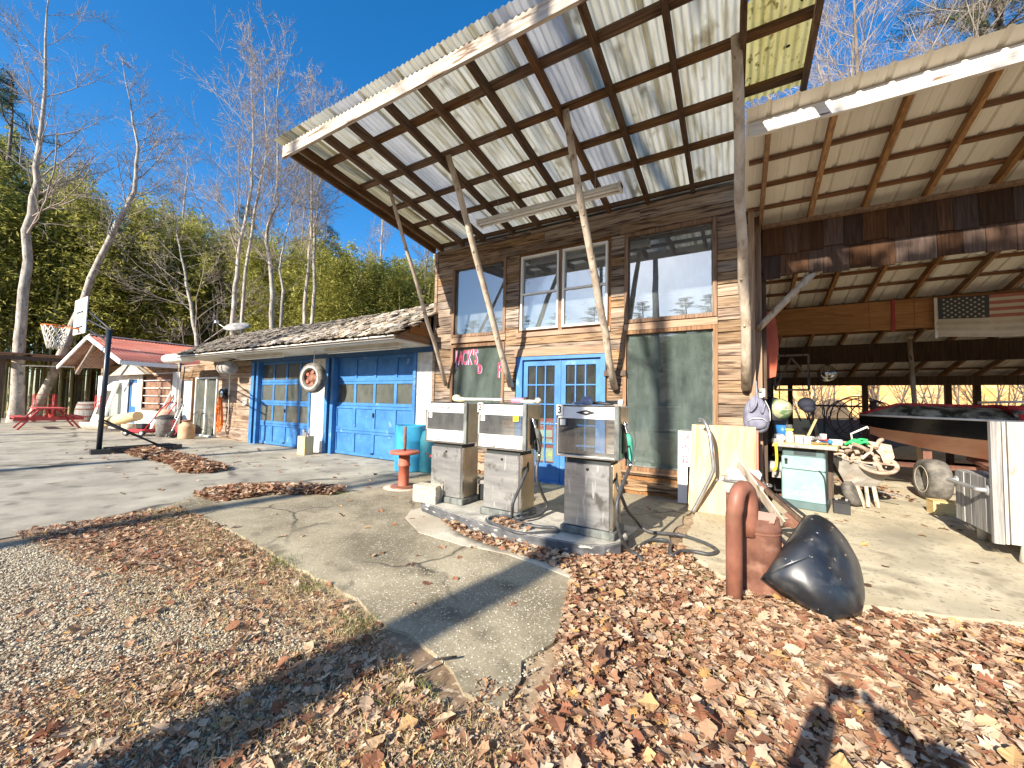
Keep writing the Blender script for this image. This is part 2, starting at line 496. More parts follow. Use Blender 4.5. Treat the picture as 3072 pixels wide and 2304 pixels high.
M['rawwood'] = wood('rawwood', (.5, .36, .17), (.72, .56, .32), 'Z', rnd=.12)
M['rawwoodx'] = wood('rawwoodx', (.52, .37, .16), (.76, .58, .3), 'X', rnd=.12)
M['greywood'] = wood('greywood', (.14, .13, .12), (.42, .4, .37), 'Z', rnd=.25, huer=0)
M['palewood'] = mk('palewood', (.4, .35, .28), (.58, .53, .45), (3, 3, 1.5), .75, stain=((.36, .27, .18), (3, 3, 1), .56, .8))
M['mint'] = mk('mint', (.2, .33, .32), (.27, .42, .4), (4, 4, 4), .45, stain=[((.2, .31, .31), 6, .6, .75), ((.5, .5, .44), 26, .7, .74)])
M['mintdark'] = plain('mintdark', (.09, .14, .14), .5)
M['darkglass'] = plain('darkglass', (.03, .035, .035), .15)
M['yellow'] = plain('yellow', (.85, .62, .03), .5)
M['greenplastic'] = mk('greenplastic', (.05, .4, .27), (.14, .52, .38), (14, 14, 14), .5)
M['greystuff'] = mk('greystuff', (.2, .19, .18), (.42, .4, .37), (8, 8, 8), .7, rnd=.3)

# ---------------------------------------------------------------- ground
def ground_h(x, y):
    """height of the land away from the yard"""
    def sm(a, b, t):
        t = np.clip((t - a) / (b - a), 0, 1); return t * t * (3 - 2 * t)
    h = sm(7.8, 11.5, y) * 3.0 * sm(-8, -2, x) + np.clip(y - 11, 0, 200) * .30 * sm(-8, 0, x)
    h = h + np.clip(-y - 26, 0, 60) * .3
    h = h + np.clip(y - 15, 0, 60) * .16 * (1 - sm(-8, 0, x))
    return h
def land(name, m, x0, x1, y0, y1, nx, ny, z):
    X, Y = np.meshgrid(np.linspace(x0, x1, nx), np.linspace(y0, y1, ny))
    Z = ground_h(X, Y) + z
    bumpy = (Z > z + .05)
    Z = Z + bumpy * (.12 * np.sin(X * 2.1 + 1.3 * np.sin(Y * 1.7)) * np.sin(Y * 1.9 + X * .6))
    V = np.stack([X.ravel(), Y.ravel(), Z.ravel()], 1)
    i, j = np.meshgrid(np.arange(nx - 1), np.arange(ny - 1))
    a = (j * nx + i).ravel()
    F = np.stack([a, a + 1, a + nx + 1, a + nx], 1)
    return struct(name, mesh_np(name, V, F, smooth=True), m)

M['dirt'] = mk('dirt', (.2, .13, .075), (.42, .31, .19), (1.3, 1.3, 1.3), .95, world_co=True, detail=10, bump=.5, stain=[((.13, .085, .05), 14, .5, .7), ((.5, .42, .3), 40, .55, .7)])
M['clay'] = mk('clay', (.48, .24, .07), (.68, .42, .18), (.7, .7, 1.6), .95, world_co=True, detail=9, bump=.6, stain=[((.22, .12, .06), (2.2, 2.2, 2.2), .58, .7), ((.6, .48, .3), 7, .58, .7)])
M['forestfloor'] = mk('forestfloor', (.06, .045, .03), (.2, .14, .085), (.8, .8, .8), .95, world_co=True, detail=9)
land('ground', M['forestfloor'], -160, 160, -80, 220, 161, 151, -.06)
land('clay_bank', M['clay'], -2.5, 14, 7.2, 13.5, 70, 40, .14)

def sheet(name, poly, z, m, thick=.03, edge=0.0, n=1):
    """a slab with an irregular outline"""
    pts = []
    for i, p in enumerate(poly):
        q = poly[(i + 1) % len(poly)]
        L = math.dist(p, q); k = max(1, int(L / .12)) if edge else 1
        for t in range(k):
            f = t / k
            x = p[0] + (q[0] - p[0]) * f; y = p[1] + (q[1] - p[1]) * f
            if edge:
                x += random.uniform(-edge, edge); y += random.uniform(-edge, edge)
            pts.append((x, y))
    mb = MB().prism(pts, z - thick, z)
    return struct(name, mb, m)

def pave(name, c1, c2, agg, aggs, cracks=(.05, .045, .035), crack_scale=.9, stain=(.2, .18, .14)):
    m = mk(name, c1, c2, (1.6, 1.6, 1.6), .92, world_co=True, detail=10, bump=.12, stain=[(stain, .9, .5, .72), (agg, aggs, .58, .66), (tuple(v * .45 for v in c1), aggs * .8, .64, .72), (tuple(v * .62 for v in c1), 3.1, .56, .72)])
    nt = m.node_tree; N, L = nt.nodes, nt.links
    b = N['Principled BSDF']
    src = b.inputs['Base Color'].links[0].from_socket
    geo = N.new('ShaderNodeNewGeometry')
    nz = N.new('ShaderNodeTexNoise'); nz.inputs['Scale'].default_value = 2.2; nz.inputs['Detail'].default_value = 4
    L.new(geo.outputs['Position'], nz.inputs['Vector'])
    mixv = N.new('ShaderNodeMix'); mixv.data_type = 'VECTOR'; mixv.inputs[0].default_value = .28
    L.new(geo.outputs['Position'], mixv.inputs[4]); L.new(nz.outputs['Color'], mixv.inputs[5])
    vo = N.new('ShaderNodeTexVoronoi'); vo.feature = 'DISTANCE_TO_EDGE'; vo.inputs['Scale'].default_value = crack_scale
    L.new(mixv.outputs[1], vo.inputs['Vector'])
    mr = N.new('ShaderNodeMapRange'); mr.inputs[1].default_value = .004; mr.inputs[2].default_value = .02; mr.inputs[3].default_value = .85; mr.inputs[4].default_value = 0
    L.new(vo.outputs[0], mr.inputs[0])
    mask = N.new('ShaderNodeTexNoise'); mask.inputs['Scale'].default_value = .55
    L.new(geo.outputs['Position'], mask.inputs['Vector'])
    mk2 = N.new('ShaderNodeMapRange'); mk2.inputs[1].default_value = .46; mk2.inputs[2].default_value = .56
    L.new(mask.outputs['Fac'], mk2.inputs[0])
    mm = N.new('ShaderNodeMath'); mm.operation = 'MULTIPLY'; L.new(mr.outputs[0], mm.inputs[0]); L.new(mk2.outputs[0], mm.inputs[1])
    mx = N.new('ShaderNodeMix'); mx.data_type = 'RGBA'; L.new(mm.outputs[0], mx.inputs[0]); L.new(src, mx.inputs[6]); mx.inputs[7].default_value = (*cracks, 1)
    L.new(mx.outputs[2], b.inputs['Base Color'])
    return m
M['asphalt'] = pave('asphalt', (.235, .21, .16), (.4, .365, .285), (.44, .42, .37), 110, crack_scale=.35)
M['concrete'] = pave('concrete', (.2, .165, .105), (.37, .32, .215), (.46, .43, .35), 70, crack_scale=1.15, stain=(.13, .11, .07))
M['apron'] = pave('apron', (.42, .38, .29), (.56, .51, .41), (.36, .32, .24), 40, crack_scale=.25, stain=(.33, .28, .2))
M['slab'] = pave('slab', (.4, .34, .225), (.6, .525, .37), (.3, .26, .18), 26, crack_scale=.3, stain=(.28, .25, .18))
M['island'] = pave('island', (.38, .36, .3), (.52, .49, .42), (.3, .28, .22), 30, crack_scale=.3, stain=(.3, .27, .22))
M['paleboard'] = wood('paleboard', (.34, .3, .25), (.6, .55, .47), 'Z', rnd=.1, huer=0, stain=((.22, .19, .16), (9, 9, 3), .58, .7))
yard = [(-60, -14), (14, -14), (14, 7.5), (-60, 7.5)]
struct('gravel_yard', MB().prism(yard, -.2, -.014), M['dirt'])
sheet('asphalt_drive', [(-58, -6.6), (-5.85, -5.35), (-5.8, -4.5), (-5.9, -3.9), (-6.35, -3.3), (-6.45, -3.0), (-5.9, -2.62), (-4.95, -2.35), (-4.6, -1.9), (-5.0, .3), (-58, .3)], 0.0, M['asphalt'], .05, .02)
sheet('concrete_forecourt', [(-5.95, -3.92), (-3.73, -4.06), (-2.48, -4.19), (-1.8, -4.3), (-1.45, -4.36), (-1.2, -4.4), (-1.12, -4.52), (-1.0, -4.47), (-.9, -4.5), (-.88, -4.3), (-.97, -4.15), (-.9, -3.95), (-.98, -3.6), (-1.08, -3.14), (-.6, -2.3), (-.45, .2), (-5.1, .2), (-4.7, -1.9), (-4.9, -2.4), (-6.3, -3.1)], .008, M['concrete'], .05, .032)
sheet('concrete_apron', [(-3.4, -2.5), (-3.25, -2.75), (-2.78, -3.02), (-2.19, -3.06), (-1.72, -3.01), (-1.1, -3.14), (-1.0, -2.6), (-.9, -1.6), (-3.3, -1.6)], .014, M['apron'], .04, .006)
sheet('carport_slab', [(-.42, -1.95), (-.3, -2.2), (-.05, -2.5), (.4, -2.56), (.78, -2.45), (1.1, -2.38), (1.62, -2.15), (4, -2.3), (10, -2.6), (10, 6.9), (.2, 6.9), (.2, .1), (-.42, .1)], .018, M['slab'], .06, .03)
isl = [(-3.4, -1.9), (-3.42, -2.2), (-3.36, -2.36), (-3.25, -2.45), (-3.0, -2.52), (-2.43, -2.67), (-2.11, -2.73), (-1.74, -2.76), (-1.44, -2.75), (-1.15, -2.72), (-.98, -2.64), (-.88, -2.5), (-.86, -2.3), (-.93, -2.1), (-1.4, -1.98), (-2.6, -1.7)]
struct('pump_island', MB().prism(isl, .0, .12), M['island'])
M['kerbpaint'] = mk('kerbpaint', (.05, .052, .055), (.13, .13, .135), (6, 6, 14), .7, world_co=True, stain=((.5, .47, .4), (9, 9, 26), .6, .68))
kb = MB()
kp = isl[0:14]
vs = []; fs = []
for i, (x, y) in enumerate(kp):
    cx, cy = -2.1, -2.2
    d = Vector((x - cx, (y - cy) * 3)).normalized() * .012
    vs += [(x + d.x, y + d.y, .016), (x + d.x, y + d.y, .108), (x - d.x * .8, y - d.y * .8, .125)]
for i in range(len(kp) - 1):
    a = i * 3
    fs += [(a, a + 3, a + 4, a + 1), (a + 1, a + 4, a + 5, a + 2)]
kb.add(vs, fs)
struct('kerb_edge', kb, M['kerbpaint'])
# ---------------------------------------------------------------- store building
store = thing('store_building', 'two-storey store sided with brown boards, its corrugated canopy propped on slanting poles', 'building', (-2.6, 0, 0))
XL, XR, ZT = -5.34, .2, 4.44
OPEN = {'ul': (-4.84, -3.69, 2.67, 3.99), 'dl': (-3.31, -2.55, 2.64, 3.98), 'dr': (-2.53, -1.73, 2.64, 3.98), 'll': (-4.83, -3.69, 1.30, 2.41),
        'door': (-3.30, -1.78, -.1, 2.16), 'bu': (-1.41, -.24, 2.67, 3.98), 'lw': (-1.43, -.235, .42, 2.44)}
def cells(mb, x0, x1, z0, z1, ops, y0, y1):
    """wall body with rectangular openings"""
    xs = sorted({x0, x1, *[v for o in ops for v in o[:2]]}); zs = sorted({z0, z1, *[v for o in ops for v in o[2:] if z0 < v < z1]})
    for i in range(len(xs) - 1):
        run = None
        for k in range(len(zs) - 1):
            cx, cz = (xs[i] + xs[i + 1]) / 2, (zs[k] + zs[k + 1]) / 2
            hole = any(o[0] < cx < o[1] and o[2] < cz < o[3] for o in ops)
            if not hole and run is None: run = zs[k]
            if hole and run is not None:
                mb.box((xs[i], y0, run), (xs[i + 1], y1, zs[k])); run = None
        if run is not None:
            mb.box((xs[i], y0, run), (xs[i + 1], y1, z1))
wall = MB(); cells(wall, XL, XR, 0, ZT, list(OPEN.values()), .03, .15)
wall.box((XL, .15, 0), (XL + .12, 6, 4.1)); wall.box((XR - .12, .15, 0), (XR, 6, 4.1)); wall.box((XL + .12, 5.9, 0), (XR - .12, 6, 4.1))
part('wall', wall, M['gablewood'], store)
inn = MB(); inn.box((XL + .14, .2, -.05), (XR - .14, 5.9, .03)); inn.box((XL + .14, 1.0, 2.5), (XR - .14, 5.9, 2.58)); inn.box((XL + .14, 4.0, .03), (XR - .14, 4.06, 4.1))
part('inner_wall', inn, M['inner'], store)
def boards(x0, x1, z0, z1, ops, y, h, m, parent, gap=.011, joints=3.2, th=.022):
    z = z0
    while z < z1 - .03:
        hh = min(h * random.uniform(.97, 1.03), z1 - z)
        cuts = [(o[0], o[1]) for o in ops if min(z + hh, o[3]) - max(z, o[2]) > .25 * hh]
        segs = [(x0, x1)]
        for a, b in cuts:
            segs = [s for q in segs for s in ((q[0], min(q[1], a)), (max(q[0], b), q[1])) if s[1] - s[0] > .03]
        for a, b in segs:
            while b - a > .03:
                e = b
                if b - a > joints * .75:
                    e = a + random.uniform(.45, .8) * joints
                    if b - e < .35: e = b
                dy = random.uniform(-.003, .003)
                mb = MB()
                za, zb = z + gap / 2, z + hh - gap / 2
                vs = [(a + .001, y - th + dy, za), (e - .002, y - th + dy, za + random.uniform(-.003, .003)), (e - .002, y, za), (a + .001, y, za),
                      (a + .001, y - th + dy + .006, zb), (e - .002, y - th + dy + .006, zb + random.uniform(-.003, .003)), (e - .002, y, zb), (a + .001, y, zb)]
                mb.add(vs, [(0, 3, 2, 1), (4, 5, 6, 7), (0, 1, 5, 4), (1, 2, 6, 5), (2, 3, 7, 6), (3, 0, 4, 7)])
                part('siding_board', mb, m, parent)
                a = e
        z += hh
trimops = [(-4.89, -3.64, 2.62, 4.03), (-3.36, -1.68, 2.59, 4.02), (-4.89, -3.64, 1.22, 2.47), (-3.4, -1.72, 0, 2.24), (-1.47, -.18, 2.6, 4.03), (-1.48, -.19, .33, 2.5)]
boards(XL, XR, .06, ZT + .02, trimops, .028, .166, M['siding'], store)
part('corner_board', MB().box((XL - .02, -.012, .05), (XL + .045, .03, 4.42)), M['siding_grey'], store)
part('corner_board', MB().box((XR - .01, -.03, .05), (XR + .06, .06, 4.35)), M['postwood'], store)
M['trimwood'] = wood('trimwood', (.22, .13, .08), (.48, .33, .22), 'X', rnd=.15)
M['trimz'] = wood('trimz', (.1, .06, .04), (.34, .21, .13), 'Z', rnd=.2)
def frame_ring(mb, x0, x1, z0, z1, w, y0, y1):
    mb.box((x0, y0, z0), (x0 + w, y1, z1)); mb.box((x1 - w, y0, z0), (x1, y1, z1))
    mb.box((x0 + w, y0, z1 - w), (x1 - w, y1, z1)); mb.box((x0 + w, y0, z0), (x1 - w, y1, z0 + w))
def fixed_window(o, g, tw=.055, lab=None, sill=None):
    x0, x1, z0, z1 = o
    w = part('window', None if False else (lambda b: (frame_ring(b, x0 - tw, x1 + tw, z0 - tw, z1 + tw, tw, -.012, .09), b)[1])(MB()), M['trimz'], store, lab)
    p = MB().box((x0, .055, z0), (x1, .061, z1))
    part('pane', p, g, w)
    b = MB(); frame_ring(b, x0, x1, z0, z1, .016, .045, .07); part('bead', b, M['grime'], w)
    if sill: part('sill', MB().box((x0 - .06, -.045, z0 - tw - .03), (x1 + .06, .03, z0 - tw)), sill, w)
    return w
w_ul = fixed_window(OPEN['ul'], M['glass_up'])
w_ll = fixed_window(OPEN['ll'], M['glass_low'], lab='lower window with red stick-on letters', sill=M['white'])
w_bu = fixed_window(OPEN['bu'], M['glass_up'])
w_lw = fixed_window(OPEN['lw'], M['glass_low'], lab='tall shop window with a pale sill', sill=M['trimwood'])
def hung(o, lab):
    x0, x1, z0, z1 = o
    b = MB(); frame_ring(b, x0, x1, z0, z1, .032, -.03, .06)
    zm = (z0 + z1) / 2 - .02
    b.box((x0 + .032, -.02, zm - .016), (x1 - .032, .05, zm + .016))
    w = part('sash_window', b, M['white'], store, lab)
    part('pane', MB().box((x0 + .032, .03, zm), (x1 - .032, .034, z1 - .03)), M['glass_up'], w)
    part('pane', MB().box((x0 + .032, .012, z0 + .03), (x1 - .032, .016, zm)), M['glass_up'], w)
hung((-3.31, -2.575, 2.64, 3.98), None); hung((-2.505, -1.73, 2.64, 3.98), None)
part('window_post', MB().box((-2.572, -.012, 2.6), (-2.508, .06, 4.0)), M['trimz'], store)
for a, b, c, d in ((-3.4, -1.68, 2.52, 2.6), (-4.9, -3.62, 2.5, 2.605), (-3.42, -1.68, 2.17, 2.3), (-1.47, -.18, 2.5, 2.6)):
    part('trim_board', MB().box((a, -.014, c), (b, .028, d)), M['trimwood'], store)
part('base_board', MB().box((-1.5, -.02, .3), (-.19, .03, .362)), M['darkpost'], store)
# double door
M['redpaper'] = plain('redpaper', (.62, .1, .1), .6)
def french(x0, x1, lab):
    d = MB(); z0, z1 = .03, 2.1
    sl = .085
    gx0, gx1, gz0, gz1 = x0 + sl, x1 - sl, z0 + .3, z1 - .1
    d.box((x0, .03, z0), (x0 + sl, .07, z1)); d.box((x1 - sl, .03, z0), (x1, .07, z1)); d.box((x0 + sl, .03, gz1), (x1 - sl, .07, z1)); d.box((x0 + sl, .03, z0), (x1 - sl, .07, gz0))
    o = part('door', d, M['blue'], store, lab)
    mu = MB(); bw = .022
    for i in (1, 2):
        x = gx0 + (gx1 - gx0) * i / 3; mu.box((x - bw / 2, .026, gz0), (x + bw / 2, .068, gz1))
    for k in range(1, 5):
        z = gz0 + (gz1 - gz0) * k / 5; mu.box((gx0, .027, z - bw / 2), (gx1, .066, z + bw / 2))
    part('muntin', mu, M['blue'], o)
    for i in range(3):
        for k in range(5):
            xa = gx0 + (gx1 - gx0) * i / 3 + .01; xb = gx0 + (gx1 - gx0) * (i + 1) / 3 - .01
            za = gz0 + (gz1 - gz0) * k / 5 + .01; zb = gz0 + (gz1 - gz0) * (k + 1) / 5 - .01
            part('pane', MB().box((xa, .046, za), (xb, .05, zb)), M['glass_door'], o)
    part('handle', MB().sphere((x0 + .03 if x0 > -2.6 else x1 - .03, .005, 1.0), .026, 10, 6), M['chrome'], o)
    return o, (gx0, gx1, gz0, gz1)
dframe = MB(); dframe.box((-3.37, -.02, 0), (-3.25, .1, 2.16)); dframe.box((-1.83, -.02, 0), (-1.75, .1, 2.16)); dframe.box((-3.25, -.02, 2.105), (-1.83, .1, 2.16))
dframe.box((-2.555, .02, .03), (-2.525, .07, 2.105)); dframe.box((-3.25, -.05, 0), (-1.83, .1, .03))
part('door_frame', dframe, M['blue'], store)
dl, g1 = french(-3.245, -2.557, None)
dr, g2 = french(-2.523, -1.835, None)
# price poster behind the panes of the west door
sg = MB().box((g1[0] + .18, .056, g1[2] + .01), (g1[1], .059, g1[2] + .76))
poster = part('poster', sg, M['redpaper'], dl)
sw = MB(); sw.box((g1[0] + .2, .0525, g1[2] + .44), (g1[1] - .04, .0555, g1[2] + .56)); sw.box((g1[0] + .2, .0525, g1[2] + .31), (g1[1] - .04, .0555, g1[2] + .41))
part('poster_panel', sw, M['offwhite'], dl)
part('poster_panel', MB().box((g1[0] + .19, .0525, g1[2] + .03), (g1[1] - .02, .0555, g1[2] + .25)), M['offwhite'], dl)
M['lime'] = plain('lime', (.5, .55, .08), .6)
lettering('2.14', M['lime'], dl, loc((g1[0] + g1[1]) / 2 + .08, .051, g1[2] + .14), .19, .95)
lettering('CON', M['offwhite'], dl, loc((g1[0] + g1[1]) / 2 + .08, .054, g1[2] + .66), .12, .85)
# lettering on the lower window
M['letterred'] = plain('letterred', (.68, .05, .1), .5)
M['lettershade'] = plain('lettershade', (.5, .55, .75), .5)
def win_letters(t, x, z, size, wide):
    lettering(t, M['lettershade'], w_ll, loc(x + .014, .052, z - .006), size, wide, .006, .0008)
    lettering(t, M['letterred'], w_ll, loc(x, .048, z), size, wide, .008, .0008)
for ch, x in (("J", -4.8), ("A", -4.7), ("C", -4.59), ("K", -4.47), ("'", -4.385), ("S", -4.31)):
    win_letters(ch, x, 2.2, .4, .42)
win_letters('D', -4.22, 1.97, .24, .6)
win_letters('F', -3.77, 1.93, .38, .42)

# canopy: fascia part carries the rafters, purlins, sheets and poles as sub-parts
SL = .108
def cz(y): return ZT - SL * y
can = part('canopy', MB().box((-5.5, -3.1, cz(-3.05) - .03), (.9, -3.06, cz(-3.05) + .145), jit=.0), M['fascia'], store)
for x in (-5.42, -5.2, -4.66, -4.16, -3.51, -2.97, -2.32, -1.72, -1.12, -.49, .1):
    w = .05
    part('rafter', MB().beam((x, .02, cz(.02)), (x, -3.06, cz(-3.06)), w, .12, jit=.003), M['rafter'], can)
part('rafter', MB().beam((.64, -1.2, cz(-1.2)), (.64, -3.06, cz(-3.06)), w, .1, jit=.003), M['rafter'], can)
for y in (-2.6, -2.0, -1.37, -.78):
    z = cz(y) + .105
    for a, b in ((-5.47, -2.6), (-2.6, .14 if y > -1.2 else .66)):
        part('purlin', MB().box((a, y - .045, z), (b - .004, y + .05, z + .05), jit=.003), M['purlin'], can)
part('purlin', MB().box((-5.3, .0, cz(0) + .09), (.2, .04, cz(0) + .16)), M['purlin'], can)
def corrug(x0, x1, y0, y1, zf, pitch, amp, ny=2):
    nx = max(8, int((x1 - x0) / pitch * 8))
    return MB().grid(lambda u, v: (x0 + (x1 - x0) * u, y0 + (y1 - y0) * v, zf(y0 + (y1 - y0) * v) + amp * math.sin(2 * PI * (x0 + (x1 - x0) * u) / pitch)), nx, ny)
M['fiberold'] = translucent('fiberold', (.4, .35, .2), (.55, .5, .33), (6, .8, 6), tr=.45, rough=.7, stain=((.2, .16, .08), (18, .5, 18), .5, .72))
xs = [-5.55, -5.0, -4.38, -3.82, -3.2, -2.58, -1.97, -1.35, -.72, .07]
kinds = ['fiberold', 'fiberglass', 'fibergrey', 'fiberglass', 'fiberglass', 'fiberglass', 'fibergrey', 'fiberglass', 'fiberglass']
for i in range(9):
    part('roof_sheet', corrug(xs[i], xs[i + 1] + .05, -3.2, .1, lambda y: cz(y) + .17 + .004 * (i % 2), .07, .011), M[kinds[i]], can)
part('roof_sheet', corrug(.07, .66, -2.28, -1.18, lambda y: cz(y) + .17, .07, .012), M['fiberyellow'], can, 'short yellowed sheet with holes past the end pole')
holes = MB()
for x, y, r in ((.2, -1.95, .018), (.47, -1.72, .02), (.53, -2.12, .014), (.16, -1.7, .01), (.17, -1.5, .008)):
    holes.lathe([(0, 0), (r, 0)], 7, loc(x, y, cz(y) + .15))
part('hole', holes, M['black'], can)
def pole(a, b, r0, r1, kinks=.012):
    a, b = Vector(a), Vector(b); pts = []
    for i in range(9):
        t = i / 8; p = a.lerp(b, t)
        pts.append(p + Vector((random.uniform(-kinks, kinks), random.uniform(-kinks, kinks), 0)) * (1 if 0 < i < 8 else 0))
    rs = [(r0 + (r1 - r0) * i / 8) * random.uniform(.96, 1.05) for i in range(9)]
    mb = MB().tube(pts, rs, 12)
    for k in range(5):
        t = random.uniform(.1, .9); p = a.lerp(b, t)
        mb.sphere((p.x + random.uniform(-.5, .5) * r0, p.y - r0 * .8, p.z), r0 * .3, 6, 4)
    return part('canopy_pole', mb, M['pole'], can)
pole((-4.95, -.05, 1.66), (-4.68, -1.9, cz(-1.9) + .05), .038, .028)
pole((-3.45, -.06, 1.64), (-3.37, -2.05, cz(-2.05) + .06), .055, .04)
pole((-1.59, -.06, 1.6), (-1.65, -2.05, cz(-2.05) + .06), .055, .042)
pole((.15, -.07, 1.6), (.045, -2.08, cz(-2.08) + .12), .058, .046, .02)
part('pole_cleat', MB().cbox((-1.6, -.02, 1.84), (.34, .035, .085), None), M['darkpost'], can)
roof = MB()
roof.add([(XL - .1, .1, cz(0) + .12), (XR + .05, .1, cz(0) + .12), (XR + .05, 6.2, 3.95), (XL - .1, 6.2, 3.95)], [(0, 1, 2, 3)])
part('roof', roof, M['galv'], store, solid=.04)
# lamp under the canopy
t = thing('fluorescent_light', 'long white fluorescent batten hung under the corrugated canopy', 'light', (-2.45, -.94, 4.27), local=True)
b = MB(); b.box((-1.17, -.06, .0), (1.17, .06, .05)); b.box((-1.16, -.085, -.012), (1.16, .085, .0))
part('housing', b, M['offwhite'], t)
for y in (-.045, .045): part('tube', MB().tube([(-1.12, y, -.03), (1.12, y, -.03)], .018, 8), M['white'], t)
for x in (-1.16, 1.14): part('end_cap', MB().box((x, -.08, -.05), (x + .03, .08, .055)), M['offwhite'], t)
b = MB()
for x in (-.8, .8): b.tube([(x, 0, .05), (x, 0, .3)], .004, 5)
part('hanger', b, M['steel'], t)
# things behind the glass
single('toy_scooter', MB().tube([(-.3, 0, .1), (.25, 0, .12), (.3, 0, .55)], .03, 6).lathe([(.05, -.03), (.13, -.03), (.13, .03), (.05, .03)], 12, loc(-.3, 0, .13) @ rot('X', 90)).lathe([(.05, -.03), (.13, -.03), (.13, .03), (.05, .03)], 12, loc(.3, 0, .13) @ rot('X', 90)), M['red'], 'red toy scooter standing behind the upstairs sash window', 'scooter', (-2.0, .5, 2.6), 180)
b = MB(); b.prism([(-.3, 0), (-.2, .05), (-.2, .2), (.2, .2), (.22, 0), (.3, 0), (.3, .34), (.1, .36), (-.15, .33), (-.32, .38), (-.36, .3)], -.06, .06, 'Y')
single('carved_figure', b, M['white'], 'white cut-out animal figure behind the upstairs window', 'figure', (-2.85, .45, 2.58))
part('loft_shelf', MB().box((-3.4, .2, 2.56), (-1.6, 1.0, 2.59)), M['innerlight'], store)
b = MB()
for z in (.5, 1.0, 1.38): b.box((-1.2, 2.2, z), (.0, 2.5, z + .03))
for x in (-1.2, -.03): b.box((x, 2.2, .03), (x + .03, 2.5, 1.8))
single('shelf_unit', b, M['inner'], 'dim shelf unit inside behind the tall shop window', 'shelf')
for i, (x, y, z, dx, dy, dz, m, lab) in enumerate(((-.9, 1.0, .03, .45, .4, .75, 'darkglass', 'dark cabinet with rounded top inside the shop window'), (-.42, 1.1, .03, .5, .4, .62, 'innerlight', 'cream enamel stove inside the shop window'),
        (-.62, .95, .68, .26, .2, .24, 'palewood', 'open cardboard carton on the cream stove'), (-1.2, .9, .03, .3, .3, .55, 'greystuff', 'grey case beside the dark cabinet in the window'), (-.38, .5, .03, .16, .18, .48, 'bluebarrel', 'pale blue tote bag inside the shop window'))):
    single(('stored_cabinet', 'stove', 'carton', 'case', 'tote_bag')[i], MB().bbox((-dx / 2, -dy / 2, 0), (dx / 2, dy / 2, dz), .04), M[m], lab, ('cabinet', 'stove', 'box', 'case', 'bag')[i], (x, y, z), random.uniform(-8, 8))
single('bicycle_frame', MB().tube([(-.35, 0, .05), (-.2, .02, .25), (.1, .0, .4), (.35, 0, .45)], [.012, .02, .03, .035], 8).tube([(-.35, 0, .05), (-.2, 0, 0)], .02, 6), M['red'], 'dull red bicycle frame part lying inside the shop window', 'bicycle part', (-.55, .42, .44))
# ---------------------------------------------------------------- garage wing
gar = thing('garage_building', 'low garage wing with two blue overhead doors under a ragged shake roof', 'building', (-10, 0, 0))
D2 = (-8.5, -5.8, -.1, 2.36); D1 = (-11.97, -9.44, -.1, 2.36)
part('stucco_pier', MB().box((-5.8, -.01, 0), (-5.35, .2, 2.5)), M['stucco'], gar); part('stucco_pier', MB().box((-9.42, -.015, 0), (-8.84, .2, 2.42)), M['stucco'], gar)
part('wall', (lambda b: (cells(b, -15.9, -5.4, 0, 2.6, [D2, D1, (-9.6, -8.6, -1, 3), (-15.2, -14.55, -.1, 1.98), (-16, -15.2, -.1, 1.98)], .06, .2), b)[1])(MB()), M['siding_grey'], gar)
part('header_board', MB().box((-12.42, -.04, 2.36), (-5.36, .06, 2.48)), M['bluedark'], gar)
def jamb(x0, x1): part('door_jamb', MB().box((x0, -.05, 0), (x1, .14, 2.36)), M['blue'], gar)
jamb(-8.84, -8.72); jamb(-8.6, -8.5); jamb(-12.36, -12.2); jamb(-12.07, -11.97); jamb(-5.86, -5.78); jamb(-9.5, -9.42)
for a_ in (-8.72, -12.195): part('jamb_recess', MB().box((a_, .02, 0), (a_ + .12, .1, 2.36)), M['black'], gar)
def overhead(D, glassrows, lab):
    x0, x1, z0, z1 = D; z0 = .02
    dx = x1 - x0; rows = 4; cols = 4; st = .075
    fr = MB(); y0, y1 = .06, .11
    H = (z1 - z0) / rows
    for k in range(rows):
        a = z0 + k * H + .004; b = z0 + (k + 1) * H - .004
        fr.box((x0, y0, a), (x1, y1, a + .07)); fr.box((x0, y0, b - .06), (x1, y1, b))
        for c in range(cols + 1):
            xc = x0 + dx * c / cols
            w = st / 2
            fr.box((max(x0, xc - w), y0 + .002, a + .07), (min(x1, xc + w), y1 - .002, b - .06))
    o = part('overhead_door', fr, M['blue'], gar, lab)
    for k in range(rows):
        a = z0 + k * H + .074; b = z0 + (k + 1) * H - .064
        for c in range(cols):
            xa = x0 + dx * c / cols + st / 2; xb = x0 + dx * (c + 1) / cols - st / 2
            if k in glassrows: part('pane', MB().box((xa, .08, a), (xb, .084, b)), M['glass_garage'], o)
            else: part('panel', MB().box((xa, .085, a), (xb, .1, b)), M['blue'], o)
    part('handle', MB().cbox((x0 + dx * .5, .045, z0 + H * 1.65), (.03, .03, .1)).cbox((x0 + dx * .5, .045, z0 + .09), (.06, .03, .03)), M['black'], o)
    return o
overhead(D2, (2,), 'overhead door with a single row of windows'); overhead(D1, (1, 2, 3), 'overhead door with three rows of windows')
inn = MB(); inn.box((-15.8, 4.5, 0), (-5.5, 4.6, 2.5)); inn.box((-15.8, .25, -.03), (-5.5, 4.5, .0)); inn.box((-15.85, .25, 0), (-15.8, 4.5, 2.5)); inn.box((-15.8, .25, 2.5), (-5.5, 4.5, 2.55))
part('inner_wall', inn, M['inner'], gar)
boards(-14.5, -12.42, .03, 2.44, [], .05, .185, M['siding_grey'], gar, joints=3)
boards(-17.4, -14.5, 1.99, 2.45, [], .055, .2, M['siding'], gar, joints=2)
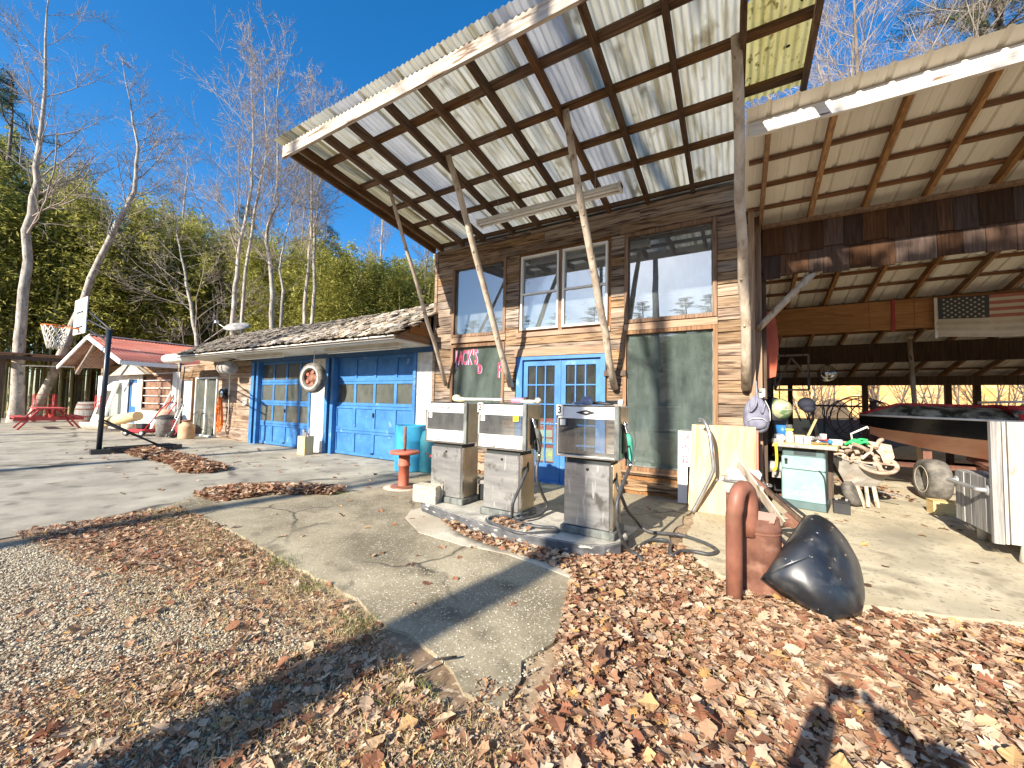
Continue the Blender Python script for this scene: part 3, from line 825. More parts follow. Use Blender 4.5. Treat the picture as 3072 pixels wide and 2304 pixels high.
# soffit, roof deck and shakes
EY, EZ, RY, RZ = -1.0, 2.56, 1.1, 3.72
part('soffit', MB().box((-14.7, -.95, 2.47), (-5.42, .05, 2.5)), M['soffit'], gar)
part('gutter_board', MB().box((-14.6, EY - .02, EZ - .075), (-5.42, EY + .03, EZ - .005)), M['offwhite'], gar)
ge = MB(); ge.prism([(-1.0, 2.5), (.0, 2.5), (.0, 3.06), (-1.0, 2.53)], -5.48, -5.44, 'X')
part('gable_end', ge, M['gablewood'], gar)
for k in range(4):
    z = 2.505 + k * .15; y0 = max(-.98, -1.0 + (z + .14 - 2.58) / .56) if k else -.98
    part('siding_board', MB().box((-5.44, y0, z), (-5.42, -.03, z + .143)), M['gablewood'], gar)
def sag(x):
    t = (x + 5.4) / -10.5
    return -.18 * t * (1.0) - .05 * math.sin(PI * t * 1.6)
def roofpt(x, s):
    """s=0 eave, 1 ridge"""
    return Vector((x, EY - .06 + (RY - EY) * s, EZ + (RZ - EZ) * s + sag(x) * s))
dk = MB().grid(lambda u, v: roofpt(-14.7 - 1.6 * v + (9.35 + 1.6 * v) * u, v) - Vector((0, 0, .05)), 12, 2)
dk.grid(lambda u, v: (-16.3 + 10.9 * u, RY - .06 + 4.5 * v, RZ + sag(-16.3 + 10.9 * u) - .06 - 1.6 * v), 12, 1)
part('roof_deck', dk, M['darkpost'], gar)
rows_n = 11
shk = []
for rrow in range(rows_n):
    s0 = rrow / rows_n
    x = -14.75 - 1.6 * s0 + random.uniform(0, .1)
    while x < -5.36:
        w = random.uniform(.075, .17)
        if random.random() > .03: shk.append((x, w, s0, s0 + 1.55 / rows_n + random.uniform(-.03, .02)))
        x += w + random.uniform(.0, .02)
shk.sort(key=lambda q: -q[0] + 3 * q[2])
smeshes = []
def shake_geo(w, L, curl, lift):
    """a split shake: local X width, local Y up the slope, Z off the roof"""
    t = .02
    pts = []
    for j, (yy, zz) in enumerate(((0, .018 + lift), (L * .45, .012 + curl), (L, 0))):
        for xx in (-w / 2, w / 2):
            k = random.uniform(-.006, .006)
            pts.append((xx + k, yy + (random.uniform(-.03, .03) if j == 0 else 0), zz + t * (1 - j * .3) + random.uniform(-.004, .006)))
    lowp = [(p[0], p[1], p[2] - t) for p in pts]
    v = pts + lowp
    f = [(0, 1, 3, 2), (2, 3, 5, 4), (6, 8, 9, 7), (8, 10, 11, 9), (0, 6, 7, 1), (0, 2, 8, 6), (2, 4, 10, 8), (1, 7, 9, 3), (3, 9, 11, 5)]
    return v, f
slope = math.atan2(RZ - EZ, RY - EY)
bulk = MB()
for i, (x, w, s0, s1) in enumerate(shk):
    p = roofpt(x + w / 2, s0); L = (s1 - s0) * math.hypot(RY - EY, RZ - EZ)
    Mt = Matrix.Translation(p) @ Matrix.Rotation(slope - .03 + random.uniform(-.03, .05), 4, 'X') @ Matrix.Rotation(random.uniform(-.13, .13), 4, 'Z') @ Matrix.Rotation(random.uniform(-.12, .12), 4, 'Y')
    if i < 300:
        if len(smeshes) < 40:
            v, f = shake_geo(.12, .34, random.uniform(0, .03), random.uniform(0, .03))
            me = MB().add(v, f).mesh('roof_shake'); me.materials.append(M['shake']); smeshes.append(me)
        o = bpy.data.objects.new('roof_shake', smeshes[i % len(smeshes)]); COL.objects.link(o)
        o.parent = gar; o.matrix_local = Matrix.Translation(-Vector(gar.location)) @ Mt @ Matrix.Diagonal((w / .12, L / .34, 1, 1))
    else:
        v, f = shake_geo(w, L, random.uniform(0, .03), random.uniform(0, .035))
        bulk.add(v, f, M=Mt)
part('shake_field', bulk, M['shake'], gar, kind='stuff')
# sliding glass door, drum end and blue curtain door in the board wall west of the garage doors
sf = MB(); frame_ring(sf, -16.1, -14.55, 0, 1.98, .05, .0, .1); sf.box((-15.38, .01, .05), (-15.3, .09, 1.93))
sl = part('sliding_door', sf, M['offwhite'], gar)
part('pane', MB().box((-16.05, .04, .05), (-15.38, .045, 1.93)), M['glass_garage'], sl); part('pane', MB().box((-15.3, .06, .05), (-14.6, .065, 1.93)), M['glass_garage'], sl)
bd = MB(); frame_ring(bd, -17.15, -16.3, 0, 1.95, .06, .0, .09); bdo = part('side_door', bd, M['trimz'], gar)
part('pane', MB().box((-17.09, .04, .06), (-16.36, .045, 1.89)), plain('curtainblue', (.45, .6, .7), .5), bdo)
part('sheathing', MB().box((-17.5, .1, 0), (-15.0, .16, 2.45)), M['palewood'], gar)
b = MB(); b.lathe([(.0, -1.0), (.2, -.97), (.29, -.8), (.3, .8), (.22, 1.05), (0, 1.1)], 16, loc(-15.1, -.85, 2.52) @ rot('Y', 90) @ Matrix.Diagonal((.5, .6, 1, 1)))
single('gutter_hood', b, M['offwhite'], 'long rounded cream hood at the west end of the shake eave', 'hood')
# soffit lights
def batten(x, L, lab):
    t = thing('fluorescent_batten', lab, 'light', (x, -.62, 2.37), group='lights under the garage soffit', local=True)
    b = MB(); b.box((-L / 2, -.06, .03), (L / 2, .06, .1)); b.box((-L / 2, -.09, .02), (L / 2, .09, .03)); part('housing', b, M['soffit'], t)
    part('tube', MB().tube([(-L / 2 + .05, 0, 0), (L / 2 - .05, 0, 0)], .019, 8), M['offwhite'], t)
    c = MB()
    for k in range(5): c.sphere((random.uniform(-L / 2, L / 2), -.07, .11), .025, 6, 4)
    part('clamp', c, M['chrome'], t)
batten(-6.8, 2.35, 'fluorescent batten under the soffit above the panelled overhead door'); batten(-10.75, 2.2, 'fluorescent batten under the soffit above the glazed overhead door')
# satellite dish
t = thing('satellite_dish', 'small grey satellite dish on the ridge of the shake roof', 'dish', (-15.6, .95, 3.5), 0, local=True)
part('reflector', MB().lathe([(0, .06), (.2, .04), (.35, 0), (.42, -.05), (.42, -.03), (.35, .02), (.2, .06), (0, .08)], 20, loc(0, 0, .42) @ rot('Z', 35) @ rot('X', 28)), M['greystuff'], t)
part('mount', MB().tube([(0, .1, -.1), (0, .1, .25), (0, .0, .4)], .025, 8), M['steel'], t)
part('feed_arm', MB().tube([(0, -.05, .1), (-.35, -.45, .45)], .015, 6).cbox((-.38, -.48, .5), (.1, .1, .08)), M['offwhite'], t)
# tyre hanging on a cord
t = thing('hanging_tyre', 'old tyre on a red wheel hung by a cord between the blue overhead doors', 'tyre', (-8.62, -.5, 1.83), 8, local=True)
Mx = rot('X', 90)
part('tyre', MB().lathe([(.2, -.09), (.27, -.105), (.33, -.1), (.355, -.06), (.36, 0), (.355, .06), (.33, .1), (.27, .105), (.2, .09), (.2, -.09)], 28, Mx), M['tread'], t)
part('sidewall_band', MB().lathe([(.235, .107), (.275, .111), (.285, .11)], 28, Mx), M['greystuff'], t)
w = part('rim', MB().lathe([(.2, .07), (.195, .03), (.12, .015), (.1, .05), (.05, .06), (0, .06)], 24, Mx), M['rust'], t)
b = MB()
for k in range(5): b.cbox((.145 * math.cos(k * 1.257), -.045, .145 * math.sin(k * 1.257)), (.07, .03, .07), None)
part('wheel_spoke', b, M['redpaint'], w)
part('cord', MB().tube([(0, 0, .35), (.01, 0, .66)], .008, 5), M['offwhite'], t)
# extension cord reel with orange hose
t = thing('hose_reel', 'black wall reel draped with a looped orange hose beside the sliding door', 'hose reel', (-13.9, -.08, 1.42), local=True)
part('reel', MB().lathe([(.0, -.06), (.17, -.06), (.17, -.05), (.06, -.05), (.06, .05), (.17, .05), (.17, .06), (0, .06)], 18, rot('X', 90)), M['black'], t)
part('hub', MB().lathe([(0, .066), (.1, .066), (.11, .062)], 12, rot('X', 90)), M['chrome'], t)
for i in range(7):
    w_ = random.uniform(.1, .26); d = random.uniform(.75, 1.1); y = -.08 - i * .015; pts = []
    for k in range(25):
        a = 2 * PI * k / 24
        pts.append((.1 + w_ * math.sin(a) * (.55 - .45 * math.cos(a)), y, -.1 - d / 2 + d / 2 * math.cos(a)))
    part('hose_loop', MB().tube(pts, .013, 6), M['orange'], t)
single('drop_pipe', MB().tube([(0, 0, 0), (0, 0, -.75), (.01, -.01, -.9)], .022, 8).tube([(.02, -.02, -.85), (.1, -.03, -1.3), (.05, -.03, -1.75), (-.12, -.02, -1.9), (-.25, -.02, -1.8)], .008, 5), M['offwhite'], 'pale pipe hanging from the soffit beside the orange hose', 'pipe', (-13.45, -.12, 2.3))
b = MB().lathe([(0, -.3), (.17, -.28), (.2, -.2), (.2, .2), (.17, .28), (0, .3)], 16, rot('Y', 90)); t = thing('air_horn_tank', 'grey metal tank slung under the soffit above the hose reel', 'tank', (-13.0, -.4, 2.2), local=True)
part('body', b, M['greystuff'], t); part('strap', MB().lathe([(.205, -.02), (.205, .02)], 16, loc(-.1, 0, 0) @ rot('Y', 90)).lathe([(.205, -.02), (.205, .02)], 16, loc(.12, 0, 0) @ rot('Y', 90)), M['black'], t)
part('bracket', MB().beam((0, 0, .18), (0, .3, .3), .03, .03), M['black'], t)
t = thing('power_outlet', 'grey weatherproof outlet box on the weathered boards', 'outlet', (-12.72, .02, 1.2), local=True)
part('box_body', MB().box((-.1, -.05, -.1), (.12, 0, .1)), M['offwhite'], t); part('cover', MB().box((-.085, -.062, .0), (-.005, -.05, .08)).box((.015, -.062, .0), (.1, -.05, .08)), M['greystuff'], t)
# timber stub box beside the pier
t = thing('timber_box', 'tall raw timber box of splintered stakes at the foot of the pier', 'box', (-8.92, -.42, 0), 4, local=True)
for a, c in (((-.13, -.12, 0), (.13, -.1, .44)), ((-.13, .1, 0), (.13, .12, .44)), ((-.13, -.1, 0), (-.11, .1, .44)), ((.11, -.1, 0), (.13, .1, .44))):
    part('plank', MB().box(a, c), M['rawwood'], t)
for k in range(6): part('stake', MB().beam((random.uniform(-.08, .08), random.uniform(-.07, .07), .05), (random.uniform(-.11, .11), random.uniform(-.08, .08), random.uniform(.5, .66)), .03, .025), M['greywood'], t)

# ---------------------------------------------------------------- west shop with red metal roof
ws = thing('red_roof_shop', 'small white-walled shop with a faded red metal gable roof and blue door', 'building', (-20.5, 0, 0))
part('wall', (lambda b: (cells(b, -26.4, -17.4, 0, 2.2, [(-22.3, -21.3, -.1, 2.0), (-20.7, -18.05, .8, 2.13)], .0, .16), b)[1])(MB()), M['white'], ws)
boards(-26.0, -17.4, 2.2, 2.62, [], .0, .14, M['siding'], ws, joints=4)
dd = MB(); frame_ring(dd, -22.28, -21.32, .02, 1.98, .14, .03, .08); dd.box((-22.14, .035, .16), (-21.46, .075, .75)); dd.box((-22.14, .03, .75), (-21.46, .08, .85))
bo = part('door', dd, M['blue'], ws, 'blue half-glazed door with a tan blind'); part('blind', MB().box((-22.14, .05, .85), (-21.46, .055, 1.84)), M['palewood'], bo)
part('door_frame', (lambda b: (frame_ring(b, -22.45, -21.15, 0, 2.12, .15, -.03, .03), b)[1])(MB()), M['offwhite'], ws)
pd = part('pediment', MB().prism([(-23.4, 2.16), (-19.65, 2.16), (-21.48, 2.68)], -.3, -.1, 'Y'), M['palewood'], ws)
for k, (a, c) in enumerate(((-23.5, -19.55), (-22.9, -20.1), (-22.25, -20.8))):
    part('siding_board', MB().prism([(a, 2.14 + k * .17), (c, 2.14 + k * .17), (c - .5, 2.3 + k * .17), (a + .5, 2.3 + k * .17)], -.34, -.3, 'Y'), M['palewood'], pd)
lw = part('lattice_window', (lambda b: (frame_ring(b, -20.78, -17.98, .74, 2.16, .08, -.03, .05), b)[1])(MB()), M['trimz'], ws, 'window closed with ribbed metal and four pale bars')
part('corrugated_sheet', MB().grid(lambda u, v: (-20.7 + 2.65 * u, .06 + .02 * math.sin(u * 2 * PI * 15), .8 + 1.33 * v), 90, 1), M['rustmetal'], lw)
for k in range(4): part('bar', MB().box((-20.7, -.01, 1.0 + k * .3), (-18.05, .02, 1.03 + k * .3)), M['offwhite'], lw)
part('corner_post', MB().box((-17.75, -.06, 0), (-17.45, .0, 2.2)), M['offwhite'], ws)
# gable roof, ridge running back
PK = (-21.3, 3.55); ER = (-17.6, 2.46); EL = (-25.2, 2.5); YF, YB = -1.5, 5.0
def rsheet(x0, z0, x1, z1, y0, y1, m, name='roof_sheet'):
    L = math.hypot(x1 - x0, z1 - z0)
    part(name, MB().grid(lambda u, v: (x0 + (x1 - x0) * v, y0 + (y1 - y0) * u, z0 + (z1 - z0) * v + .012 * math.sin(u * (y1 - y0) / .1 * 2 * PI)), int((y1 - y0) / .1 * 6), 1), m, ws, solid=.008)
for i in range(7):
    y0 = YF + (YB - YF) * i / 7; y1 = YF + (YB - YF) * (i + 1) / 7 + .02
    rsheet(PK[0], PK[1] + .02 + .003 * (i % 2), ER[0], ER[1] + .02, y0, y1, M['redmetal']); rsheet(PK[0], PK[1] + .02 + .003 * (i % 2), EL[0], EL[1] + .02, y0, y1, M['rustmetal'])
part('ridge_cap', MB().beam((PK[0], YF, PK[1] + .03), (PK[0], YB, PK[1] + .03), .24, .04), M['offwhite'], ws)
for e in (ER, EL): part('barge_board', MB().beam((PK[0], YF - .03, PK[1] - .12), (e[0], YF - .03, e[1] - .12), .04, .14), M['white'], ws)
part('eave_board', MB().beam((ER[0] + .02, YF, ER[1] - .13), (ER[0] + .02, YB, ER[1] - .13), .03, .14), M['white'], ws)
for y in (-1.0, .6, 2.2, 3.8):
    for e in (ER, EL): part('rafter', MB().beam((PK[0], y, PK[1] - .14), (e[0], y, e[1] - .14), .06, .12), M['gablewood'], ws)
part('porch_post', MB().beam((-25.0, -1.3, 0), (-25.0, -1.3, 2.5), .12, .12), M['darkpost'], ws)
part('porch_brace', MB().beam((-23.2, -1.4, 2.15), (-21.0, -1.4, 3.3), .1, .1, (0, 1, 0)), M['siding'], ws)
part('back_wall', MB().box((-26.2, 4.7, 0), (-17.4, 4.8, 2.4)), M['inner'], ws)

# ---------------------------------------------------------------- open pole shed
ps = thing('pole_shed', 'dark open pole shed with a low flat roof beyond the picnic table', 'shed', (-31, 0, 0))
rf = MB(); rf.add([(-26.9, -3.0, 3.02), (-26.9, 6.0, 3.15), (-44, 6.0, 3.3), (-44, -3.0, 3.25)], [(0, 1, 2, 3)])
part('roof', rf, M['rustmetal'], ps, solid=.06)
part('eave_beam', MB().beam((-26.95, -3, 2.74), (-26.95, 6, 2.86), .06, .17), M['darkpost'], ps); part('eave_beam', MB().beam((-26.95, -3, 2.7), (-44, -3, 2.9), .08, .24), M['darkpost'], ps)
for y in (-2, -.5, 1, 2.5, 4, 5.5): part('rafter', MB().beam((-26.95, y, 2.86), (-44, y, 3.08), .06, .13), M['rafter'], ps)
for x in (-27.2, -31, -35, -39, -43):
    for y in (-2.8, 1.6, 5.8): part('post', MB().beam((x, y, 0), (x, y, 2.85), .15, .15, (0, 1, 0)), M['darkpost'], ps)
part('batten_light', MB().beam((-27.3, -2.2, 2.5), (-27.3, .4, 2.62), .1, .05), M['offwhite'], ps)
for k in range(3): part('rail', MB().beam((-44, 5.9, .4 + .4 * k), (-27, 5.9, .4 + .4 * k), .05, .14, (0, 0, 1)), M['darkpost'], ps)
# ---------------------------------------------------------------- carport
cp = thing('carport', 'deep open carport with a white metal roof, shingled beam and board posts', 'carport', (4.5, 2, 0))
CS = .27
def rz_(y): return 4.24 - CS * (y + 1.3)
part('fascia', MB().box((.16, -1.345, rz_(-1.32) - .02), (9.2, -1.305, rz_(-1.32) + .135)), M['whitefascia'], cp)
x = .34; i = 0
while x < 9:
    part('rafter', MB().beam((x, -1.3, rz_(-1.3)), (x, 6.95, rz_(6.95)), .045, .1, jit=.003), M['crafter'], cp); x += .545
for y in (-1.2, -.82, -.42, -.02, .5, .95, 1.4, 1.85, 2.3, 2.9, 3.5, 4.1, 4.9, 5.6, 6.3, 6.9):
    part('purlin', MB().box((.18, y - .02, rz_(y) + .1), (9.2, y + .03, rz_(y) + .138), jit=.002), M['cpurlin'], cp)
def ribbed(x0, x1, y0, y1):
    prof = []; xx = x0; per = .23
    while xx < x1 - .01:
        prof += [(xx, 0), (xx + .085, 0), (xx + .09, .004), (xx + .1, .004), (xx + .105, 0), (xx + .17, 0), (xx + .185, .022), (xx + .21, .022), (xx + .225, 0)]; xx += per
    prof.append((x1, 0))
    vs = [(px, y, rz_(y) + .145 + pz) for y in (y0, y1) for px, pz in prof]; n = len(prof)
    return MB().add(vs, [(k, k + 1, n + k + 1, n + k) for k in range(n - 1)])
x = .14
while x < 9:
    part('roof_sheet', ribbed(x, x + .92, -1.5, 7.1), M['whitemetal'], cp); x += .92
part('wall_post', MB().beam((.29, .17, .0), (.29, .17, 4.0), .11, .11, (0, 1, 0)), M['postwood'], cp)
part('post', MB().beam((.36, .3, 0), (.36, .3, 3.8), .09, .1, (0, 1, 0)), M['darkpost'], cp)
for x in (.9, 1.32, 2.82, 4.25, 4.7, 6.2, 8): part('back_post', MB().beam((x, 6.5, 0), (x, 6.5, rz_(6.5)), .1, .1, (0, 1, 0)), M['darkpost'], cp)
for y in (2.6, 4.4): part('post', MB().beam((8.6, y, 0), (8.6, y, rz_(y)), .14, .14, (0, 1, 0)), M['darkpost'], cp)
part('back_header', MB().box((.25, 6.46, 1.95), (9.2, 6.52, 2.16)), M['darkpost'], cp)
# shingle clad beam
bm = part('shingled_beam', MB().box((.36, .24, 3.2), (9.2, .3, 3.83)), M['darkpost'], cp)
part('ledger', MB().box((.36, .15, 3.81), (9.2, .238, 3.855)), M['crafter'], bm)
for rowz, hz, yo, n in ((3.44, .37, .225, 0), (3.13, .36, .235, 1)):
    x = .37
    while x < 4.6:
        w = random.uniform(.1, .27)
        d = random.uniform(-.025, .02)
        part('shingle', MB().add([(x, yo - .022 - n * -.0, rowz + d), (x + w - .004, yo - .022, rowz + d + random.uniform(-.006, .006)), (x + w - .004, yo - .006, rowz + hz), (x, yo - .006, rowz + hz),
                                  (x, yo + .004, rowz + d), (x + w - .004, yo + .004, rowz + d), (x + w - .004, yo + .004, rowz + hz), (x, yo + .004, rowz + hz)],
                                 [(0, 1, 2, 3), (4, 7, 6, 5), (0, 4, 5, 1), (1, 5, 6, 2), (3, 2, 6, 7), (0, 3, 7, 4)]), M['shingle'], bm)
        x += w
part('plywood_beam', MB().box((.28, 2.57, 2.69), (2.0, 2.61, 3.17)).box((2.004, 2.568, 2.69), (2.55, 2.612, 3.168)).box((2.555, 2.57, 2.69), (9.2, 2.61, 3.17)), M['plywood'], cp)
part('beam_batten', MB().box((2.28, 2.55, 2.66), (2.32, 2.567, 3.18)), M['redwood'], cp)
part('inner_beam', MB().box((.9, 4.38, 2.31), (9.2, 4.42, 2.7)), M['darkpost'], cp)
part('brace', MB().tube([(.3, .12, 2.42), (.98, .3, 3.2)], .045, 10), M['pole'], cp)
side = MB()
for z in (.8, 1.2, 1.6, 2.0, 2.4): side.box((.24, 1.2, z), (.5, 5.5, z + .03))
for y in (1.2, 2.6, 4.0, 5.5): side.box((.24, y, 0), (.52, y + .05, 2.6))
part('wall_shelf', side, M['darkpost'], cp)
e = MB(); e.box((9.15, -1.2, 0), (9.2, 6.9, 2.6)); part('end_wall', e, M['darkpost'], cp)
# truss frame leaning inside
t = thing('truss_frame', 'pale triangular truss frame hung inside the carport near the store wall', 'truss', (1.15, 4.2, 1.6), local=True)
for a, b_ in (((-.35, 0, .9), (.25, 0, .9)), ((-.35, 0, .9), (-.35, 0, .15)), ((-.35, 0, .15), (-.05, 0, .85)), ((-.05, 0, .85), (.25, 0, .4)), ((-.35, 0, .15), (.25, 0, .15)), ((.25, 0, .15), (.25, 0, .9))):
    part('strut', MB().beam(a, b_, .04, .04, (0, 1, 0)), M['greywood'], t)
# flag
fl = thing('flag', 'faded striped flag with a canton of stars draped along the plywood beam', 'flag', (2.78, 2.53, 2.52), local=True)
def fw(u, v):
    x = 2.1 * u; z = .6 * v
    return Vector((x, -.02 - .018 * math.sin(x * 7 + z * 3) * (1.1 - v), z - .05 * math.sin(u * 3.0) * (1 - v) + (.0)))
M['flagred'] = plain('flagred', (.42, .16, .12), .8); M['flagcream'] = plain('flagcream', (.6, .55, .44), .8, var=.06); M['flagblue'] = plain('flagblue', (.06, .07, .08), .8)
def fpatch(name, u0, u1, v0, v1, m, off=0.0, nu=24):
    return part(name, MB().grid(lambda u, v: fw(u0 + (u1 - u0) * u, v0 + (v1 - v0) * v) + Vector((0, -off, 0)), nu, 2), m, fl)
fpatch('cloth', 0, 1, 0, 1, M['flagcream'])
for k in range(7):
    v0 = 1 - (2 * k + 1) / 13
    if k < 4: fpatch('stripe', .27, 1, v0, v0 + 1 / 13, M['flagred'], .004)
    else:
        fpatch('stripe', .0, 1, v0, v0 + 1 / 13, plain('flagfaded%d' % k, (.54, .46, .37), .8), .004)
fpatch('canton', .01, .27, 6 / 13, 1, M['flagblue'], .006, 10)
st = MB()
for rr in range(9):
    for c in range(6 if rr % 2 == 0 else 5):
        u = .02 + .24 * (c + (.5 if rr % 2 == 0 else 1)) / 6; v = 6 / 13 + 7 / 13 * (rr + .7) / 9.4
        p = fw(u, v) + Vector((0, -.012, 0)); ri, ro = .008, .02
        pts = [(p.x + (ro if q % 2 == 0 else ri) * math.sin(q * PI / 5), p.y, p.z + (ro if q % 2 == 0 else ri) * math.cos(q * PI / 5)) for q in range(10)]
        st.add([tuple(p)] + pts, [(0, 1 + q, 1 + (q + 1) % 10) for q in range(10)])
part('star_field', st, M['flagcream'], fl)
part('hoist_band', MB().box((-.02, -.03, -.02), (.015, -.012, .62)), M['offwhite'], fl)
b = MB().tube([(0, 0, 0), (-.1, .0, 2.72)], .038, 8).sphere((-.1, -.0, 2.76), .06, 8, 6)
single('support_pole', b, M['pole'], 'thin grey pole standing behind the boat up to the dark inner beam', 'pole', (3.06, 4.2, .02))
t = thing('ceiling_lamp', 'bare bulb lamp on a wire under the carport roof', 'lamp', (2.52, .55, 3.3), local=True)
part('socket', MB().lathe([(0, .3), (.01, .3), (.012, .1), (.05, .08), (.05, 0), (0, 0)], 12), M['offwhite'], t); part('bulb', MB().sphere((0, 0, -.05), .045, 10, 8), M['offwhite'], t)
t = thing('hub_cap', 'shiny round hub cap hung from the dark inner beam of the carport', 'hub cap', (1.72, 4.3, 2.1), local=True)
part('disc', MB().lathe([(0, .05), (.07, .05), (.1, .02), (.15, .03), (.17, 0)], 20, rot('X', 90)), M['chrome'], t); part('hook', MB().tube([(0, 0, .16), (0, 0, .32)], .008, 5), M['black'], t)
# orange-red panel by the post
b = MB(); b.prism([(0, 0), (.16, .05), (.2, .5), (.16, .95), (0, 1.0)], -.01, .01, 'Y')
single('red_panel', b, plain('dullred', (.45, .08, .03), .5), 'rounded red plastic panel hanging on the carport wall behind the post', 'sled', (.37, .6, 1.75), 0)
# ---------------------------------------------------------------- fuel pumps
M['numplate'] = plain('numplate', (.75, .72, .66), .5)
M['rubberseal'] = plain('rubberseal', (.03, .035, .033), .6)
def smooth_path(pts, k=6):
    pts = [Vector(p) for p in pts]; out = []
    for i in range(len(pts) - 1):
        p0 = pts[max(0, i - 1)]; p1 = pts[i]; p2 = pts[i + 1]; p3 = pts[min(len(pts) - 1, i + 2)]
        for j in range(k):
            t = j / k
            out.append(.5 * ((2 * p1) + (-p0 + p2) * t + (2 * p0 - 5 * p1 + 4 * p2 - p3) * t * t + (-p0 + 3 * p1 - 3 * p2 + p3) * t ** 3))
    out.append(pts[-1]); return out
def diamond(w, h): return [(-w, 0), (0, -h), (w, 0), (0, h)]
def pump(num, x, y, label, W=.61, hose=None, holster=None, lower=True, word=None, nozzle=None):
    """x = middle of the head, y = front; parts are in world coordinates"""
    t = thing('fuel_pump', label, 'fuel pump', (x, y + .17, .12), group='old fuel pumps on the island')
    z0, z1 = .845, 1.335; h = W / 2; D = .33
    cx = x + .0
    cab0, cab1 = x - h + .075, x + h - .07
    part('base_plinth', MB().bbox((cab0 - .03, y + .0, .12), (cab1 + .03, y + .36, .19), .008), M['bluedark'] if False else M['grime'], t)
    part('cabinet_body', MB().box((cab0 + .012, y + .05, .19), (cab1 - .002, y + .35, .79)), M['steelside'], t)
    d = part('cabinet_door', MB().bbox((cab0, y + .022, .195), (cab1 - .022, y + .05, .785), .006), M['steel'], t)
    part('lock', MB().lathe([(0, .012), (.011, .012), (.015, .0), (.015, -.01)], 12, loc((cab0 + cab1) / 2, y + .02, .735) @ rot('X', 90)), M['black'], d)
    part('corner_strip', MB().box((cab1 - .02, y + .03, .195), (cab1 + .006, y + .06, .785)), M['chrome'], t)
    part('neck', MB().box((cab0 + .02, y + .04, .785), (cab1 - .02, y + .3, z0 + .01)), M['rubberseal'], t)
    # head: open case with glazed faces
    hd = MB()
    hd.box((x - h, y + .0, z1 - .012), (x + h, y + D, z1)); hd.box((x - h, y, z0), (x + h, y + D, z0 + .014))
    hd.box((x - h, y, z0 + .014), (x - h + .012, y + D, z1 - .012))
    case = part('head_case', hd, M['chrome'] if False else M['offwhite'], t)
    part('head_side', MB().box((x + h - .012, y + .03, z0 + .014), (x + h, y + D, z1 - .012)), M['steelside'], t)
    part('side_bezel', MB().bbox((x + h - .045, y - .012, z0), (x + h + .002, y + .03, z1 + .002), .005), M['grime'], t)
    part('bezel_edge', MB().box((x - h - .004, y - .008, z1 - .004), (x + h - .045, y + .012, z1 + .006)).box((x - h - .004, y - .008, z0 - .006), (x + h - .045, y + .012, z0 + .01)).box((x - h - .006, y - .008, z0 + .01), (x - h + .006, y + .01, z1 - .004)), M['chrome'], t)
    zt = z1 - .125
    tp = part('brand_panel', MB().box((x - h + .006, y + .0, zt), (x + h - .045, y + .02, z1 - .004)), M['white'], t)
    px = x - .01
    dm = MB(); dm.prism(diamond(.105, .026), y - .003, y - .0005, 'Y'); dm_ = MB().prism(diamond(.028, .009), y - .0055, y - .0035, 'Y')
    dm.v = [(vx + px, vy, vz + zt + .058) for vx, vy, vz in dm.v]; dm_.v = [(vx + px, vy, vz + zt + .058) for vx, vy, vz in dm_.v]
    part('diamond_mark', dm, M['black'] if num == 3 else M['greystuff'], tp); part('diamond_centre', dm_, M['white'], tp)
    plate = part('number_plate', MB().box((x - h - .002, y - .016, z1 - .1), (x - h + .068, y - .009, z1 + .004)), M['numplate'], t)
    lettering(str(num), M['black'], plate, loc(x - h + .032, y - .018, z1 - .048), .1, .85, .0015)
    gz0 = z0 + (.15 if lower else .03)
    part('glass_front', MB().box((x - h + .012, y + .006, gz0), (x + h - .046, y + .009, zt)), M['glass_pump'], t)
    part('glass_back', MB().box((x - h + .012, y + D - .012, z0 + .03), (x + h - .012, y + D - .009, z1 - .03)), M['glass_pump'], t)
    lp = None
    if lower:
        lp = part('price_panel', MB().box((x - h + .006, y + .0, z0 + .008), (x + h - .045, y + .018, gz0)), M['white'], t)
        ch = MB()
        for k in range(26): ch.cbox((x - h + .03 + random.random() * (W - .1), y - .001, z0 + .022 + random.random() ** 3 * .03), (.022, .003, .007), None)
        part('paint_chip', ch, M['grime'], lp, kind='stuff')
    if word:
        b = MB().box((x - .12, y - .004, z0 + .06), (x + .1, y - .001, z0 + .11)); s = part('name_strip', b, M['palewood'], lp)
        lettering(word, M['white'], s, loc(x - .01, y - .0055, z0 + .085), .042, .95, .001)
    part('label_sticker', MB().box((x - h + .03, y + .003, zt - .07), (x - h + .085, y + .0055, zt - .01)), M['offwhite'], t)
    # works inside the head
    g = MB(); g.box((x - h + .02, y + .07, z0 + .014), (x - h + .09, y + .28, zt + .05)); part('meter_post', g, M['darkpost'], t)
    g = MB()
    if num == 1:
        g.box((x - .1, y + .1, z0 + .1), (x + .02, y + .26, zt + .02)); g.cbox((x - .2, y + .05, z0 + .25), (.06, .04, .16))
    else:
        g.beam((x - .2, y + .2, z0 + .02), (x - .19, y + .2, zt), .02, .02, (0, 1, 0))
    g.box((x - h + .03, y + .05, z0 + .014), (x + h - .06, y + .26, z0 + .024))
    part('works', g, M['greystuff'], t)
